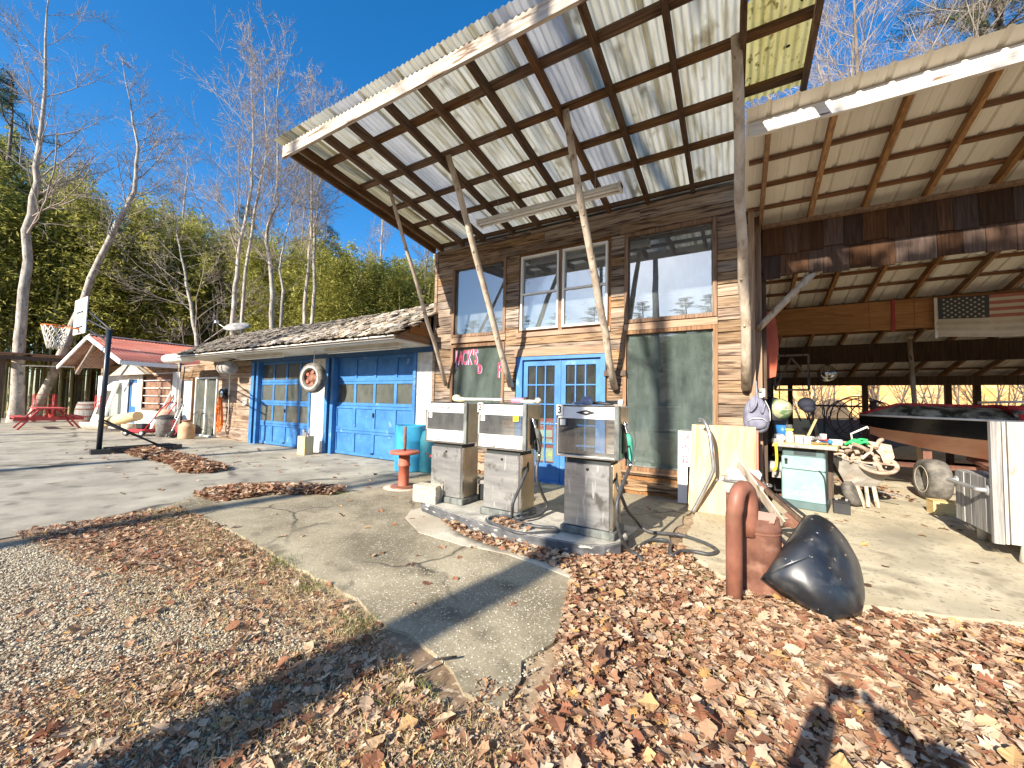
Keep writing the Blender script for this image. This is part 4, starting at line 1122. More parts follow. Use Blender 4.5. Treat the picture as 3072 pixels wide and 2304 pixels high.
    # pipe hole and holster on the east side
    if holster:
        part('hose_port', MB().lathe([(0, .003), (.03, .003), (.034, 0)], 14, loc(cab1 - .001, y + .19, .65) @ rot('Y', 90) @ Matrix.Diagonal((1.7, 1, 1, 1))), M['black'], t)
        part('holster', MB().box((x + h, y + .1, .9), (x + h + .012, y + .26, 1.17)).box((x + h, y + .2, .84), (x + h + .05, y + .26, .9)), M['black'], t)
        nm = holster
        nb = MB(); o = (x + h + .05, y + .2)
        nb.add([], [])
        def sec(c, hx, hy, tilt): return [(c[0] - hx, c[1] - hy, c[2] + tilt), (c[0] + hx, c[1] - hy, c[2] + tilt), (c[0] + hx, c[1] + hy, c[2] - tilt), (c[0] - hx, c[1] + hy, c[2] - tilt)]
        secs = [sec((o[0] - .015, o[1] - .06, 1.09), .016, .02, 0), sec((o[0], o[1] - .03, 1.05), .03, .04, .01), sec((o[0], o[1] + .0, .995), .032, .055, .015), sec((o[0], o[1] + .015, .95), .03, .045, .01), sec((o[0], o[1] + .02, .88), .022, .026, 0), sec((o[0], o[1] + .018, .8), .021, .023, 0)]
        v = sum(secs, []); f = [(3, 2, 1, 0), tuple(range(20, 24))]
        for q in range(5):
            for e in range(4): f.append((q * 4 + e, q * 4 + (e + 1) % 4, q * 4 + 4 + (e + 1) % 4, q * 4 + 4 + e))
        nb.add(v, f, False)
        nz = part('nozzle', nb, nm, t)
        md = nz.modifiers.new('round', 'SUBSURF'); md.levels = md.render_levels = 2
        sp = MB().tube([(o[0] - .015, o[1] - .055, 1.085), (o[0] - .022, o[1] - .08, 1.13), (o[0] - .03, o[1] - .1, 1.19)], [.017, .015, .014], 10)
        for k in range(5):
            q = k / 5; sp.tube([(o[0] - .017 - .009 * q, o[1] - .062 - .03 * q, 1.095 + .07 * q), (o[0] - .0185 - .009 * q, o[1] - .066 - .03 * q, 1.102 + .07 * q)], .02, 10)
        part('spout', sp, M['chrome'], nz)
        part('trigger_guard', MB().tube(smooth_path([(o[0], o[1] - .04, .97), (o[0] - .005, o[1] - .09, .94), (o[0], o[1] - .075, .86), (o[0], o[1] - .0, .82)]), .006, 6), M['black'], nz)
        part('swivel', MB().tube([(o[0], o[1] + .018, .81), (o[0], o[1] + .012, .755)], .019, 10), M['chrome'], nz)
    if hose:
        part('hose', MB().tube(smooth_path(hose), .0165, 10), M['hose'], t)
    return t
p1 = pump(1, -3.045, -2.32, 'fuel pump marked 1 with an UNLEADED strip and no hose', .63, word='UNLEADED')
p2 = pump(2, -2.17, -2.45, 'fuel pump marked 2 with a yellow 93 sticker and a dark nozzle', .61, holster=M['grime'],
          hose=[(-1.96, -2.27, .65), (-1.9, -2.37, .62), (-1.9, -2.52, .47), (-1.91, -2.62, .35), (-1.95, -2.56, .24), (-1.98, -2.5, .15), (-1.8, -2.56, .142), (-1.63, -2.55, .142), (-1.51, -2.5, .142), (-1.45, -2.56, .135), (-1.54, -2.62, .13), (-1.73, -2.76, .12), (-2.01, -2.72, .13), (-2.17, -2.68, .14), (-2.22, -2.58, .142), (-2.15, -2.46, .142), (-2.0, -2.48, .16), (-1.9, -2.5, .165), (-1.82, -2.36, .16), (-1.8, -2.17, .16), (-1.79, -2.07, .22), (-1.8, -2.17, .36), (-1.8, -2.3, .52), (-1.81, -2.3, .66), (-1.815, -2.24, .76)])
st = MB().box((-2.02, -2.464, 1.15), (-1.955, -2.4615, 1.215)); sk = part('grade_sticker', st, M['yellow'], p2); lettering('93', M['black'], sk, loc(-1.987, -2.466, 1.178), .034, .8)
p3 = pump(3, -1.195, -2.5, 'fuel pump marked 3 with a clear see-through head and a green nozzle', .61, holster=M['greenplastic'], lower=False,
          hose=[(-.972, -2.31, .65), (-.9, -2.5, .6), (-.9, -2.37, .5), (-.9, -2.13, .32), (-.88, -1.85, .16), (-.84, -1.76, .07), (-.75, -1.77, .04), (-.61, -1.73, .04), (-.46, -1.7, .04), (-.28, -1.78, .04), (-.16, -1.9, .04), (-.14, -2.0, .04), (-.2, -2.1, .04), (-.33, -2.11, .04), (-.42, -2.2, .05), (-.47, -2.34, .05), (-.5, -2.25, .06), (-.52, -2.05, .06), (-.61, -1.98, .05), (-.72, -2.06, .04), (-.76, -2.3, .03), (-.68, -2.52, .03), (-.74, -2.5, .05), (-.8, -2.53, .1), (-.84, -2.62, .22), (-.86, -2.68, .38), (-.86, -2.66, .53), (-.85, -2.5, .66), (-.84, -2.33, .76)])
# ---------------------------------------------------------------- things on and by the pumps
def on(name, mb, m, lab, cat, at, rz=0, g=None): return single(name, mb, m, lab, cat, at, rz, g)
b = MB().tube([(-.26, 0, .02), (.3, 0, .02)], .016, 8)
on('white_rod', b, M['offwhite'], 'white plastic pipe lying across the tops of the two western pumps', 'pipe', (-2.66, -2.15, 1.36), 3)
t = thing('pink_bottle', 'pink squeegee bottle with a dark cap lying on pump 2', 'bottle', (-2.1, -2.2, 1.343), 12, local=True)
part('body', MB().lathe([(0, -.09), (.024, -.088), (.03, -.06), (.03, .04), (.024, .06)], 12, loc(0, 0, .032) @ rot('Y', 90)), plain('pink', (.55, .22, .3), .5), t)
part('cap', MB().lathe([(.026, .06), (.036, .065), (.036, .095), (0, .096)], 12, loc(0, 0, .036) @ rot('Y', 90)), M['darkpost'], t)
on('rag_bag', MB().sphere((0, 0, .02), (.11, .06, .022), 12, 6).sphere((.1, .02, .03), (.04, .04, .035), 10, 6), plain('ragcream', (.62, .58, .42), .8, var=.3, sc=30), 'crumpled cream rag at the east end of pump 2', 'rag', (-1.93, -2.28, 1.342))
on('leaf_lump', MB().sphere((0, 0, .03), (.1, .07, .032), 12, 6).sphere((-.06, .02, .05), (.06, .05, .04), 10, 6), plain('ragyellow', (.66, .55, .35), .8, var=.3, sc=30), 'yellowed cloth bundle on the west end of pump 1', 'cloth', (-3.02, -2.1, 1.366 - .02))
on('glove_pile', MB().sphere((0, 0, .035), (.065, .055, .05), 12, 7).sphere((-.1, .02, .012), (.07, .03, .014), 10, 5), plain('bluegrey', (.24, .25, .34), .8, var=.4, sc=40), 'blue-grey balled rag on top of pump 3', 'rag', (-1.26, -2.32, 1.343))
on('black_strap', MB().tube([(-.12, 0, .014), (-.02, .02, .02), (.08, -.01, .013), (.13, 0, .013)], [.012, .018, .014, .01], 7), M['black'], 'black crumpled strap beside the balled rag on pump 3', 'strap', (-1.13, -2.3, 1.342))
t = thing('flashlight', 'black flashlight with a white head lying on pump 3', 'flashlight', (-.98, -2.3, 1.343), -10, local=True)
part('barrel', MB().lathe([(0, -.1), (.017, -.1), (.018, .02), (.026, .035)], 12, loc(0, 0, .028) @ rot('Y', 90)), M['black'], t); part('bezel', MB().lathe([(.026, .035), (.028, .075), (0, .076)], 12, loc(0, 0, .028) @ rot('Y', 90)), M['offwhite'], t)
on('dry_leaves_clump', MB().sphere((0, 0, .015), (.05, .035, .02), 9, 5).sphere((.06, .01, .012), (.03, .03, .014), 8, 5), M['darkpost'], 'dark clump of dead leaves inside the head of pump 3', 'leaf clump', (-1.3, -2.4, .872))
# concrete block with hollow end
t = thing('concrete_block', 'rough pale concrete block on the island in front of pump 1', 'concrete block', (-3.24, -2.38, .121), 4, local=True)
part('body', MB().prism([(-.17, -.085), (.17, -.085), (.17, -.05), (.145, -.045), (.145, .045), (.17, .05), (.17, .085), (-.17, .085)], 0, .2), M['cmu'], t)
# steering block under pump 1 rear: dark battery box behind
t = thing('tool_box', 'dark box with wire handle between the two western pumps', 'tool box', (-2.66, -1.85, .12), 20, local=True)
part('body', MB().bbox((-.15, -.1, 0), (.15, .1, .2), .015), M['black'], t); part('lid', MB().bbox((-.16, -.11, .2), (.16, .11, .25), .01), M['greystuff'], t); part('handle', MB().tube(smooth_path([(-.1, 0, .25), (-.08, 0, .33), (.08, 0, .33), (.1, 0, .25)]), .007, 6), M['black'], t)
# barrel
t = thing('blue_barrel', 'open bright blue plastic barrel in front of the panelled overhead door', 'barrel', (-5.42, -.5, 0), local=True)
part('body', MB().lathe([(0, .0), (.27, 0), (.285, .03), (.29, .27), (.296, .29), (.29, .31), (.29, .56), (.296, .58), (.29, .6), (.285, .84), (.28, .87), (.27, .87), (.275, .6), (.275, .1), (0, .05)], 36), M['bluebarrel'], t)
t = thing('plastic_drum', 'dull teal plastic drum lying behind the bright blue barrel', 'drum', (-5.02, -.32, 0), local=True)
part('body', MB().lathe([(0, 0), (.23, 0), (.25, .03), (.25, .6), (.2, .76), (.1, .8), (0, .8)], 28), plain('teal', (.03, .17, .22), .45), t)
# red flange stand
t = thing('flange_stand', 'rusty red pipe stand with a flat round flange and threaded rod', 'stand', (-4.43, -1.62, 0), local=True)
part('base_ring', MB().lathe([(0, .012), (.3, .012), (.3, 0)], 30), plain('ringtan', (.42, .36, .28), .8), t)
part('base_plate', MB().lathe([(0, .035), (.19, .035), (.2, .02), (.2, .01)], 28), M['rustred'], t)
part('post', MB().lathe([(.085, .03), (.08, .06), (.08, .33), (.095, .335), (.095, .36), (.085, .365), (.085, .52), (0, .52)], 22), M['redpaint'], t)
part('flange', MB().lathe([(0, .52), (.215, .52), (.225, .53), (.225, .555), (.215, .565), (0, .565)], 32), M['redpaint'], t)
part('rod', MB().tube([(0, 0, .56), (0, 0, .94)], .02, 10), M['rust'], t)
b = MB()
for k in range(14): b.lathe([(.0235, 0), (.025, .008), (.0235, .016)], 10, loc(0, 0, .6 + k * .013))
part('thread', b, M['rust'], t)
t = thing('jumper_cables', 'tangle of dark cable with red clamps hung behind the red stand', 'cable', (-4.1, -1.2, 0), local=True)
part('cable', MB().tube(smooth_path([(-.2, -.1, .5), (.02, 0, .45), (.06, 0, .3), (-.02, .05, .15), (.05, -.2, .03), (.5, -.6, .02), (.7, -.75, .03)]), .012, 6).tube(smooth_path([(-.15, 0, .48), (.1, .1, .38), (.0, .05, .3), (.12, 0, .42), (-.1, .05, .5)]), .014, 6), M['black'], t)
part('clamp', MB().cbox((-.05, -.05, .47), (.16, .03, .04)).cbox((.08, -.03, .43), (.12, .03, .035)), M['red'], t)

# ---------------------------------------------------------------- basketball hoop
t = thing('basketball_hoop', 'portable basketball hoop with a black pole and torn net beside the leaf pile', 'basketball hoop', (-12.4, -3.1, 0))
part('pole', MB().tube([(-12.38, -3.1, .05), (-12.3, -3.1, 1.4), (-12.24, -3.1, 2.8)], .047, 14), plain('polenavy', (.018, .024, .032), .35), t)
part('base_tank', MB().prism([(-12.5, -3.22), (-12.25, -3.25), (-12.0, -2.6), (-12.0, -1.9), (-12.35, -1.6), (-12.6, -1.7), (-12.65, -2.4)], 0, .1), M['black'], t)
tk = MB()
for k in range(4): tk.beam((-12.5 + k * .13, -3.0, .1), (-12.5 + k * .12, -1.8, .1), .05, .03)
part('base_rib', tk, M['rubber'], t)
part('strut', MB().tube([(-12.36, -3.05, .75), (-12.35, -2.1, .12)], .02, 8).tube([(-12.36, -3.15, .75), (-12.2, -2.1, .12)], .02, 8), M['black'], t)
by = -3.12
part('bracket_arm', MB().tube([(-12.26, -3.06, 2.5), (-13.2, -3.02, 2.72), (-14.3, by + .03, 3.05)], .022, 8).tube([(-12.24, -3.1, 2.78), (-14.0, by + .03, 3.2)], .022, 8).tube([(-12.24, -3.05, 2.78), (-14.2, by + .03, 3.5)], .022, 8), M['black'], t)
bb = part('backboard', MB().bbox((-14.85, by - .03, 2.84), (-13.85, by, 3.76), .01), M['offwhite'], t)
tg = MB()
for (a, c) in (((-14.62, 3.0), (-14.58, 3.42)), ((-14.12, 3.0), (-14.08, 3.42)), ((-14.62, 3.38), (-14.08, 3.42)), ((-14.62, 3.0), (-14.08, 3.04))): tg.box((a[0], by - .034, a[1]), (c[0], by - .0305, c[1]))
part('target_square', tg, M['black'], bb)
rx, ry, rzz = -14.35, -3.52, 2.98
rim = part('rim', MB().tube([(rx + .24 * math.cos(a * .314), ry + .24 * math.sin(a * .314), rzz) for a in range(20)], .012, 6, closed=True).beam((rx, ry + .2, rzz - .02), (rx, by - .03, rzz - .02), .14, .03), M['orange'], t)
nt_ = MB()
for k in range(12):
    for sgn in (1, -1):
        pts = []
        for q in range(5):
            a = 2 * PI * (k + sgn * q * .5) / 12; rr = .24 - .03 * q
            pts.append((rx + rr * math.cos(a), ry + rr * math.sin(a), rzz - .14 * q))
        nt_.tube(pts, .009, 4)
part('net', nt_, M['offwhite'], rim)

# ---------------------------------------------------------------- yard things in front of the west shop
t = thing('picnic_table', 'red wooden picnic table on the pale yard', 'picnic table', (-22.8, -2.1, 0), -4, local=True)
for k in range(5): part('top_plank', MB().box((-.95, -.38 + k * .155, .74), (.95, -.24 + k * .155, .78)), M['redwood'], t)
for s in (-1, 1):
    for k in range(2): part('seat_plank', MB().box((-.95, s * .72 - .14 + k * .145, .42), (.95, s * .72 - .005 + k * .145, .46)), M['redwood'], t)
for x in (-.65, .65):
    for s in (-1, 1): part('leg', MB().beam((x, s * .75, 0), (x, s * .25, .74), .05, .12, (1, 0, 0)), M['redwood'], t)
    part('cross_bar', MB().box((x - .025, -.85, .32), (x + .025, .85, .42)), M['redwood'], t)
    part('brace', MB().beam((x, 0, .35), (0, 0, .74), .05, .08), M['redwood'], t)
t = thing('wooden_cask', 'grey oak cask with iron hoops beside the red picnic table', 'cask', (-25.6, -.4, 0), local=True)
prof = [(0, 0), (.36, 0), (.42, .2), (.46, .48), (.42, .76), (.36, .96), (.33, .96), (.3, .93), (0, .93)]
part('body', MB().lathe(prof, 24), M['greywood'], t)
for z, r in ((.12, .402), (.32, .444), (.64, .444), (.84, .402)): part('hoop', MB().lathe([(r, z - .03), (r + .012, z - .02), (r + .012, z + .02), (r, z + .03)], 24), M['rust'], t)
t = thing('leaning_door', 'white slab door with a glass panel leaning on the shop wall', 'door', (-24.1, -.5, 0), -2, local=True)
dm = MB(); frame_ring(dm, -.95, .95, 0, 1.95, .42, -.03, .03); o = part('slab', dm, M['white'], t); o.rotation_euler = (R(-13), 0, 0)
o2 = part('pane', MB().box((-.55, -.01, .4), (.55, .01, 1.55)), M['glass_garage'], t); o2.rotation_euler = (R(-13), 0, 0)
o3 = part('beading', (lambda b: (frame_ring(b, -.57, .57, .38, 1.57, .06, -.04, .0), b)[1])(MB()), M['greystuff'], t); o3.rotation_euler = (R(-13), 0, 0)
t = thing('log_trough', 'hollowed pale log trough propped on a stump before the shop', 'trough', (-20.0, -1.1, 0), 8, local=True)
def half(x0, x1, r0, r1, z0, z1):
    return MB().grid(lambda u, v: (x0 + (x1 - x0) * u, (r0 + (r1 - r0) * u) * math.cos(PI + PI * v) * (1 if .02 < u < .98 else .55), z0 + (z1 - z0) * u + .3 + (r0 + (r1 - r0) * u) * math.sin(PI + PI * v)), 14, 10)
part('hull', half(-1.4, .3, .3, .34, -.02, .02), M['palewood'], t, solid=.06)
part('log', MB().tube([(.1, -.15, .3), (1.0, -.1, .45), (2.0, -.05, .6)], [.17, .19, .16], 14), M['rawwoodx'], t)
part('stump', MB().tube([(1.4, 0, 0), (1.4, 0, .3)], .22, 12), M['pole'], t)
t = thing('push_mower', 'small red mower with white hub wheels and a long handle', 'mower', (-16.9, -1.05, 0), 25, local=True)
part('deck', MB().bbox((-.3, -.25, .1), (.3, .25, .22), .04), M['red'], t); part('engine', MB().bbox((-.14, -.13, .22), (.14, .13, .4), .03), M['black'], t)
for x in (-.28, .28):
    for y in (-.27, .27):
        w = part('wheel', MB().lathe([(0, -.03), (.09, -.03), (.1, 0), (.09, .03), (0, .03)], 16, loc(x, y, .1) @ rot('X', 90)), M['rubber'], t)
        part('hub', MB().lathe([(0, -.035), (.05, -.033), (.05, .033), (0, .035)], 14, loc(x, y, .1) @ rot('X', 90)), M['white'], w)
part('handle', MB().tube([(.28, -.2, .2), (.85, -.18, .95), (1.0, -.15, 1.1), (1.0, .15, 1.1), (.85, .18, .95), (.28, .2, .2)], .018, 8), M['red'], t)
t = thing('trash_bin', 'dark grey lidded bin among the tools beside the blue curtain door', 'bin', (-16.0, -.75, 0), 10, local=True)
part('body', MB().lathe([(0, 0), (.23, 0), (.28, .55), (.29, .58), (0, .58)], 18), M['greystuff'], t); part('lid', MB().lathe([(.3, .58), (.3, .62), (.15, .7), (0, .71)], 18), M['rubber'], t)
t = thing('clay_urn', 'pale tan stoneware urn standing on a bin by the shop corner', 'urn', (-17.0, -.45, 0), local=True)
part('body', MB().lathe([(0, 0), (.2, 0), (.25, .3), (.22, .5), (.26, .55), (.26, .75), (.15, .85), (0, .86)], 18), plain('urntan', (.55, .36, .25), .7), t); part('rim', MB().lathe([(.265, .53), (.29, .55), (.265, .57)], 18), M['palewood'], t)
t = thing('hand_truck', 'bent tubular hand truck standing beside the sliding glass door', 'hand truck', (-15.55, -.55, 0), -8, local=True)
part('frame', MB().tube(smooth_path([(-.2, -.3, .0), (-.2, -.1, .6), (-.2, .0, .95), (-.1, .03, 1.05), (.1, .03, 1.05), (.2, 0, .95), (.2, -.1, .6), (.2, -.3, 0)]), .022, 8), M['steel'], t)
for z in (.3, .6): part('cross_bar', MB().tube([(-.2, -.2 + z * .12, z), (.2, -.2 + z * .12, z)], .016, 6), M['steel'], t)
for x in (-.24, .24): part('wheel', MB().lathe([(0, -.03), (.11, -.03), (.12, 0), (.11, .03), (0, .03)], 14, loc(x, -.2, .12) @ rot('Y', 90)), M['rubber'], t)
t = thing('red_cord_bundle', 'heap of red cord hooked on the hand truck', 'cord', (-15.4, -.72, 0), local=True)
b = MB()
for k in range(6):
    b.tube(smooth_path([(random.uniform(-.05, .05), random.uniform(-.05, .05), .55), (random.uniform(-.3, -.1), random.uniform(-.1, .1), .25), (random.uniform(-.2, 0), random.uniform(-.1, .1), .03), (random.uniform(.0, .15), 0, .2), (0, 0, .52)]), .013, 5)
part('coil', b, M['red'], t)
t = thing('milk_can', 'tan rusted milk can on the concrete before the sliding door', 'milk can', (-14.85, -.62, 0), local=True)
part('body', MB().lathe([(0, 0), (.2, 0), (.21, .02), (.21, .38), (.19, .43), (.12, .5), (.12, .54)], 22), mk('cantan', (.45, .25, .12), (.62, .45, .28), (5, 5, 5), .7), t); part('lid', MB().lathe([(.12, .54), (.15, .55), (.15, .57), (.05, .6), (0, .6)], 20), M['rust'], t)
for i, (x, y, h, dx, m, lab) in enumerate(((-17.6, -.28, 1.5, .28, 'offwhite', 'white broom handle leaning on the shop corner post'), (-17.35, -.3, 1.35, .36, 'redpaint', 'red rake handle leaning on the shop corner post'), (-17.15, -.34, 1.25, .3, 'steel', 'grey metal rod leaning beside the red rake handle'))):
    on('leaning_rod', MB().tube([(-dx, -.3, .0), (0, .15, h)], .028, 8), M[m], lab, 'rod', (x, y, 0), 0)
on('shelf_bracket_arm', MB().tube([(0, 0, 0), (.15, -.05, .5), (.4, -.1, 1.1)], .022, 6), M['black'], 'black bent rod slanting across the blue curtain door', 'rod', (-16.85, -.1, 1.25))
for i, (x, y) in enumerate(((-27.6, -1.4), (-24.75, -.05))):
    t = thing('wire_crate', ('tall red wire crate under the pole shed eave', 'red wire crate beside the leaning white door')[i], 'crate', (x, y, 0), local=True)
    b = MB()
    for k in range(6):
        z = .05 + k * .24
        b.tube([(-.35, -.3, z), (.35, -.3, z), (.35, .3, z), (-.35, .3, z)], .012, 4, closed=True)
    for a in (-.35, -.12, .12, .35):
        for c in (-.3, .3): b.tube([(a, c, 0), (a, c, 1.27)], .012, 4)
    part('wire_cage', b, M['red'], t)
# ---------------------------------------------------------------- leaning things by the store corner
t = thing('plywood_sheet', 'tall yellow plywood sheet leaning against the store corner', 'plywood sheet', (-.14, -.56, .02), -3, local=True)
o = part('sheet', MB().box((-.37, -.008, 0), (.37, .008, 1.14)), M['plysheet'], t); o.rotation_euler = (R(-19), 0, R(0))
o = part('back_sheet', MB().box((-.33, .03, 0), (.395, .045, 1.1)), M['redpaint'], t, 'reddish panel showing past the edge of the plywood'); o.rotation_euler = (R(-18), 0, 0)
t = thing('price_sign', 'white sign with red letters CA EN and a dollar price half behind the plywood', 'sign', (-.57, -.2, .02), 3, local=True)
o = part('sign_board', MB().box((-.1, -.006, .5), (.36, .006, .985)), M['white'], t); o.rotation_euler = (R(-6), 0, 0)
o2 = part('lower_board', MB().box((-.1, .012, 0), (.02, .024, .49)), M['white'], t); o2.rotation_euler = (R(-6), 0, 0)
for s_, x, z, sz in (('CA', -.015, .9, .12), ('EN', -.015, .75, .12), ('$2.', -.012, .59, .13)):
    lettering(s_, M['letterred'], o, loc(x + .012, -.008, z), sz, .74, .002, .001)
single('bent_pipe', MB().tube(smooth_path([(.08, .1, .0), (.2, .1, .26), (.3, .1, .5), (.315, .1, .58), (.3, .1, .75), (.27, .13, 1.0), (.21, .2, 1.14), (.15, .27, 1.16)]), .024, 12), M['steel'], 'grey dog-legged metal pipe leaning on the yellow plywood', 'pipe', (-.53, -.72, .02))
t = thing('backpack', 'grey-lilac backpack hung by its strap from the carport post', 'backpack', (.26, -.02, 1.02), 6, local=True)
M['pack'] = mk('pack', (.14, .14, .19), (.24, .24, .3), (9, 9, 9), .85, bump=.4)
body = MB()
secs = [(.0, .07, .05), (.03, .13, .08), (.12, .155, .1), (.25, .15, .095), (.36, .12, .075), (.44, .08, .05), (.48, .03, .02)]
vs = []; n = 18
for z, a, b_ in secs:
    for k in range(n):
        an = 2 * PI * k / n; c, s_ = math.cos(an), math.sin(an)
        vs.append((a * abs(c) ** .7 * (1 if c > 0 else -1) + .012 * math.sin(z * 40 + k), b_ * abs(s_) ** .7 * (1 if s_ > 0 else -1) + .008 * math.sin(z * 55 + k * 2), z))
fs = [(i * n + k, i * n + (k + 1) % n, (i + 1) * n + (k + 1) % n, (i + 1) * n + k) for i in range(len(secs) - 1) for k in range(n)]
body.add(vs + [(0, 0, -.01), (0, 0, .49)], fs + [((k + 1) % n, k, len(vs)) for k in range(n)] + [((len(secs) - 1) * n + k, (len(secs) - 1) * n + (k + 1) % n, len(vs) + 1) for k in range(n)], True)
o = part('bag_body', body, M['pack'], t); md = o.modifiers.new('s', 'SUBSURF'); md.levels = md.render_levels = 1
pk = part('front_pocket', MB().sphere((0, -.085, .13), (.11, .05, .085), 16, 8), M['pack'], t)
part('zip', MB().tube(smooth_path([(-.1, -.11, .16), (-.05, -.14, .19), (.05, -.14, .19), (.1, -.11, .15)]), .005, 5), M['offwhite'], pk)
part('piping', MB().tube(smooth_path([(.09, -.08, .42), (.14, -.06, .3), (.15, -.03, .16)]), .006, 5), M['offwhite'], t)
part('strap', MB().tube(smooth_path([(-.09, -.06, .4), (-.08, -.1, .28), (-.02, -.12, .36), (.0, -.06, .5), (.0, 0, .68)]), .014, 6).tube(smooth_path([(.09, -.06, .38), (.05, -.11, .26), (.02, -.11, .38), (.0, -.06, .52)]), .012, 6), M['pack'], t)
part('cord', MB().tube([(.0, -.03, .46), (-.005, .0, .62), (0, .1, .68)], .009, 6), plain('cordpink', (.5, .25, .18), .7), t)
t = thing('lamp_fixture', 'white socket bracket fixed on the post above the backpack', 'socket', (.33, .04, 1.48), local=True)
part('plate', MB().cbox((0, 0, .06), (.07, .03, .12)), M['offwhite'], t); part('insulator', MB().cbox((-.02, -.03, .1), (.03, .04, .05)), M['greystuff'], t); part('insulator', MB().cbox((.02, -.03, .03), (.03, .04, .04)), M['greystuff'], t)
t = thing('old_globe', 'faded round globe hanging in the shade beside the backpack', 'globe', (.6, .95, 1.17), local=True)
part('ball', MB().sphere((0, 0, .16), .16, 22, 14), mk('globe', (.28, .3, .14), (.55, .52, .36), (9, 9, 9), .5, stain=((.12, .2, .09), 7, .5, .56)), t)
part('band', MB().lathe([(.162, .155), (.165, .16), (.162, .165)], 24), M['palewood'], t); part('hanger', MB().tube([(0, 0, .31), (0, 0, .9)], .008, 5), M['black'], t)
part('shell', MB().lathe([(.17, .0), (.175, .16), (.15, .26), (.08, .33), (0, .35)], 18, loc(-.1, .06, 0)), M['black'], t)
single('dark_cap', MB().sphere((0, 0, 0), (.11, .08, .1), 14, 8).sphere((.02, -.05, -.08), (.08, .05, .05), 10, 6), plain('navy', (.02, .022, .035), .8), 'dark navy cap hanging on a nail inside the carport', 'cap', (.95, 1.2, 1.42))
# rusty group
t = thing('roasting_pan', 'grey enamel roasting pan with a pale foil tray on it', 'pan', (.09, -1.02, .42), 3, local=True)
def tub(mb, w, d, h, z, tw=.03):
    a = [(-w, -d), (w, -d), (w, d), (-w, d)]
    v = [(x * .86, y * .86, z) for x, y in a] + [(x, y, z + h) for x, y in a] + [(x * .95, y * .95, z + h) for x, y in a] + [(x * .82, y * .82, z + .015) for x, y in a]
    return mb.add(v, [(3, 2, 1, 0)] + [(i, (i + 1) % 4, 4 + (i + 1) % 4, 4 + i) for i in range(4)] + [(4 + i, 4 + (i + 1) % 4, 8 + (i + 1) % 4, 8 + i) for i in range(4)] + [(8 + i, 8 + (i + 1) % 4, 12 + (i + 1) % 4, 12 + i) for i in range(4)] + [(12, 13, 14, 15)])
part('body', tub(MB(), .19, .14, .13, 0), M['greystuff'], t); part('rim', MB().tube([(-.2, -.15, .13), (.2, -.15, .13), (.2, .15, .13), (-.2, .15, .13)], .012, 6, closed=True), M['steel'], t)
part('handle', MB().tube(smooth_path([(.19, -.06, .1), (.25, -.05, .1), (.25, .05, .1), (.19, .06, .1)]), .01, 6).tube(smooth_path([(-.19, -.06, .1), (-.25, -.05, .1), (-.25, .05, .1), (-.19, .06, .1)]), .01, 6), M['steel'], t)
part('foil_tray', tub(MB(), .165, .12, .09, .14), plain('foil', (.7, .7, .66), .4, .3), t)
single('pan_stand', MB().lathe([(0, .4), (.17, .4), (.17, .38), (.16, 0), (0, 0)], 18), M['rust'], 'rusty stove drum carrying the roasting pan', 'drum', (.09, -1.02, .02))
t = thing('rusty_pipe', 'thick rusty red pipe standing upright with a bent-over top', 'pipe', (0, -2.84, 0), local=True)
pts = [(0, 0, -.02), (0, 0, .3), (0, 0, .6)] + [(.012 + .045 * (1 - math.cos(a)), .085 * (1 - math.cos(a)), .66 + .115 * math.sin(a)) for a in (.0, .4, .8, 1.2, 1.57, 1.95, 2.3, 2.7, 3.1)] + [(.1, .17, .5), (.1, .17, .42)]
part('bent_tube', MB().tube(pts, .052, 20), M['rustred'], t)
t = thing('rusty_bin', 'rusted sheet-metal drum with torn flaps beside the bent pipe', 'drum', (.165, -2.58, 0), 5, local=True)
pr = MB().lathe([(.135, 0), (.136, .02), (.13, .46), (.134, .47), (.133, .485), (.128, .49), (.12, .55)], 26)
part('shell', pr, M['rust'], t, solid=.004); part('seam', MB().lathe([(.133, .44), (.139, .447), (.133, .455)], 26), M['rust'], t)
part('flap', MB().add([(-.1, -.09, .54), (.07, -.12, .535), (.09, -.1, .6), (-.09, -.07, .605)], [(0, 1, 2, 3)]).add([(-.13, .0, .5), (-.1, -.1, .5), (-.1, -.1, .6), (-.13, .0, .58)], [(0, 1, 2, 3)]), M['rustred'], t, solid=.004)
t = thing('scrap_boards', 'splintered rusty boards and angle irons leaning in the drum', 'scrap', (.2, -2.3, 0), local=True)
part('board', MB().beam((-.17, .3, .82), (.12, -.02, .42), .012, .1, (0, -.6, 1)), M['pole'], t)
part('board', MB().beam((.02, .18, .66), (.42, .12, .3), .05, .03), M['darkpost'], t)
part('angle_iron', MB().beam((-.16, .28, .84), (.36, .18, .36), .03, .02).beam((.15, .1, .5), (.42, .05, .26), .035, .03), M['rust'], t)
part('angle_iron', MB().beam((.1, .25, .62), (.34, .2, .44), .02, .02), M['black'], t)
t = thing('steel_hoop', 'rusty steel wheel rim lying behind the black shell', 'rim', (.55, -1.2, .03), local=True)
part('hoop', MB().lathe([(.2, 0), (.24, .02), (.24, .07), (.2, .09), (.19, .05), (.2, 0)], 26, rot('X', 25)), M['rust'], t)
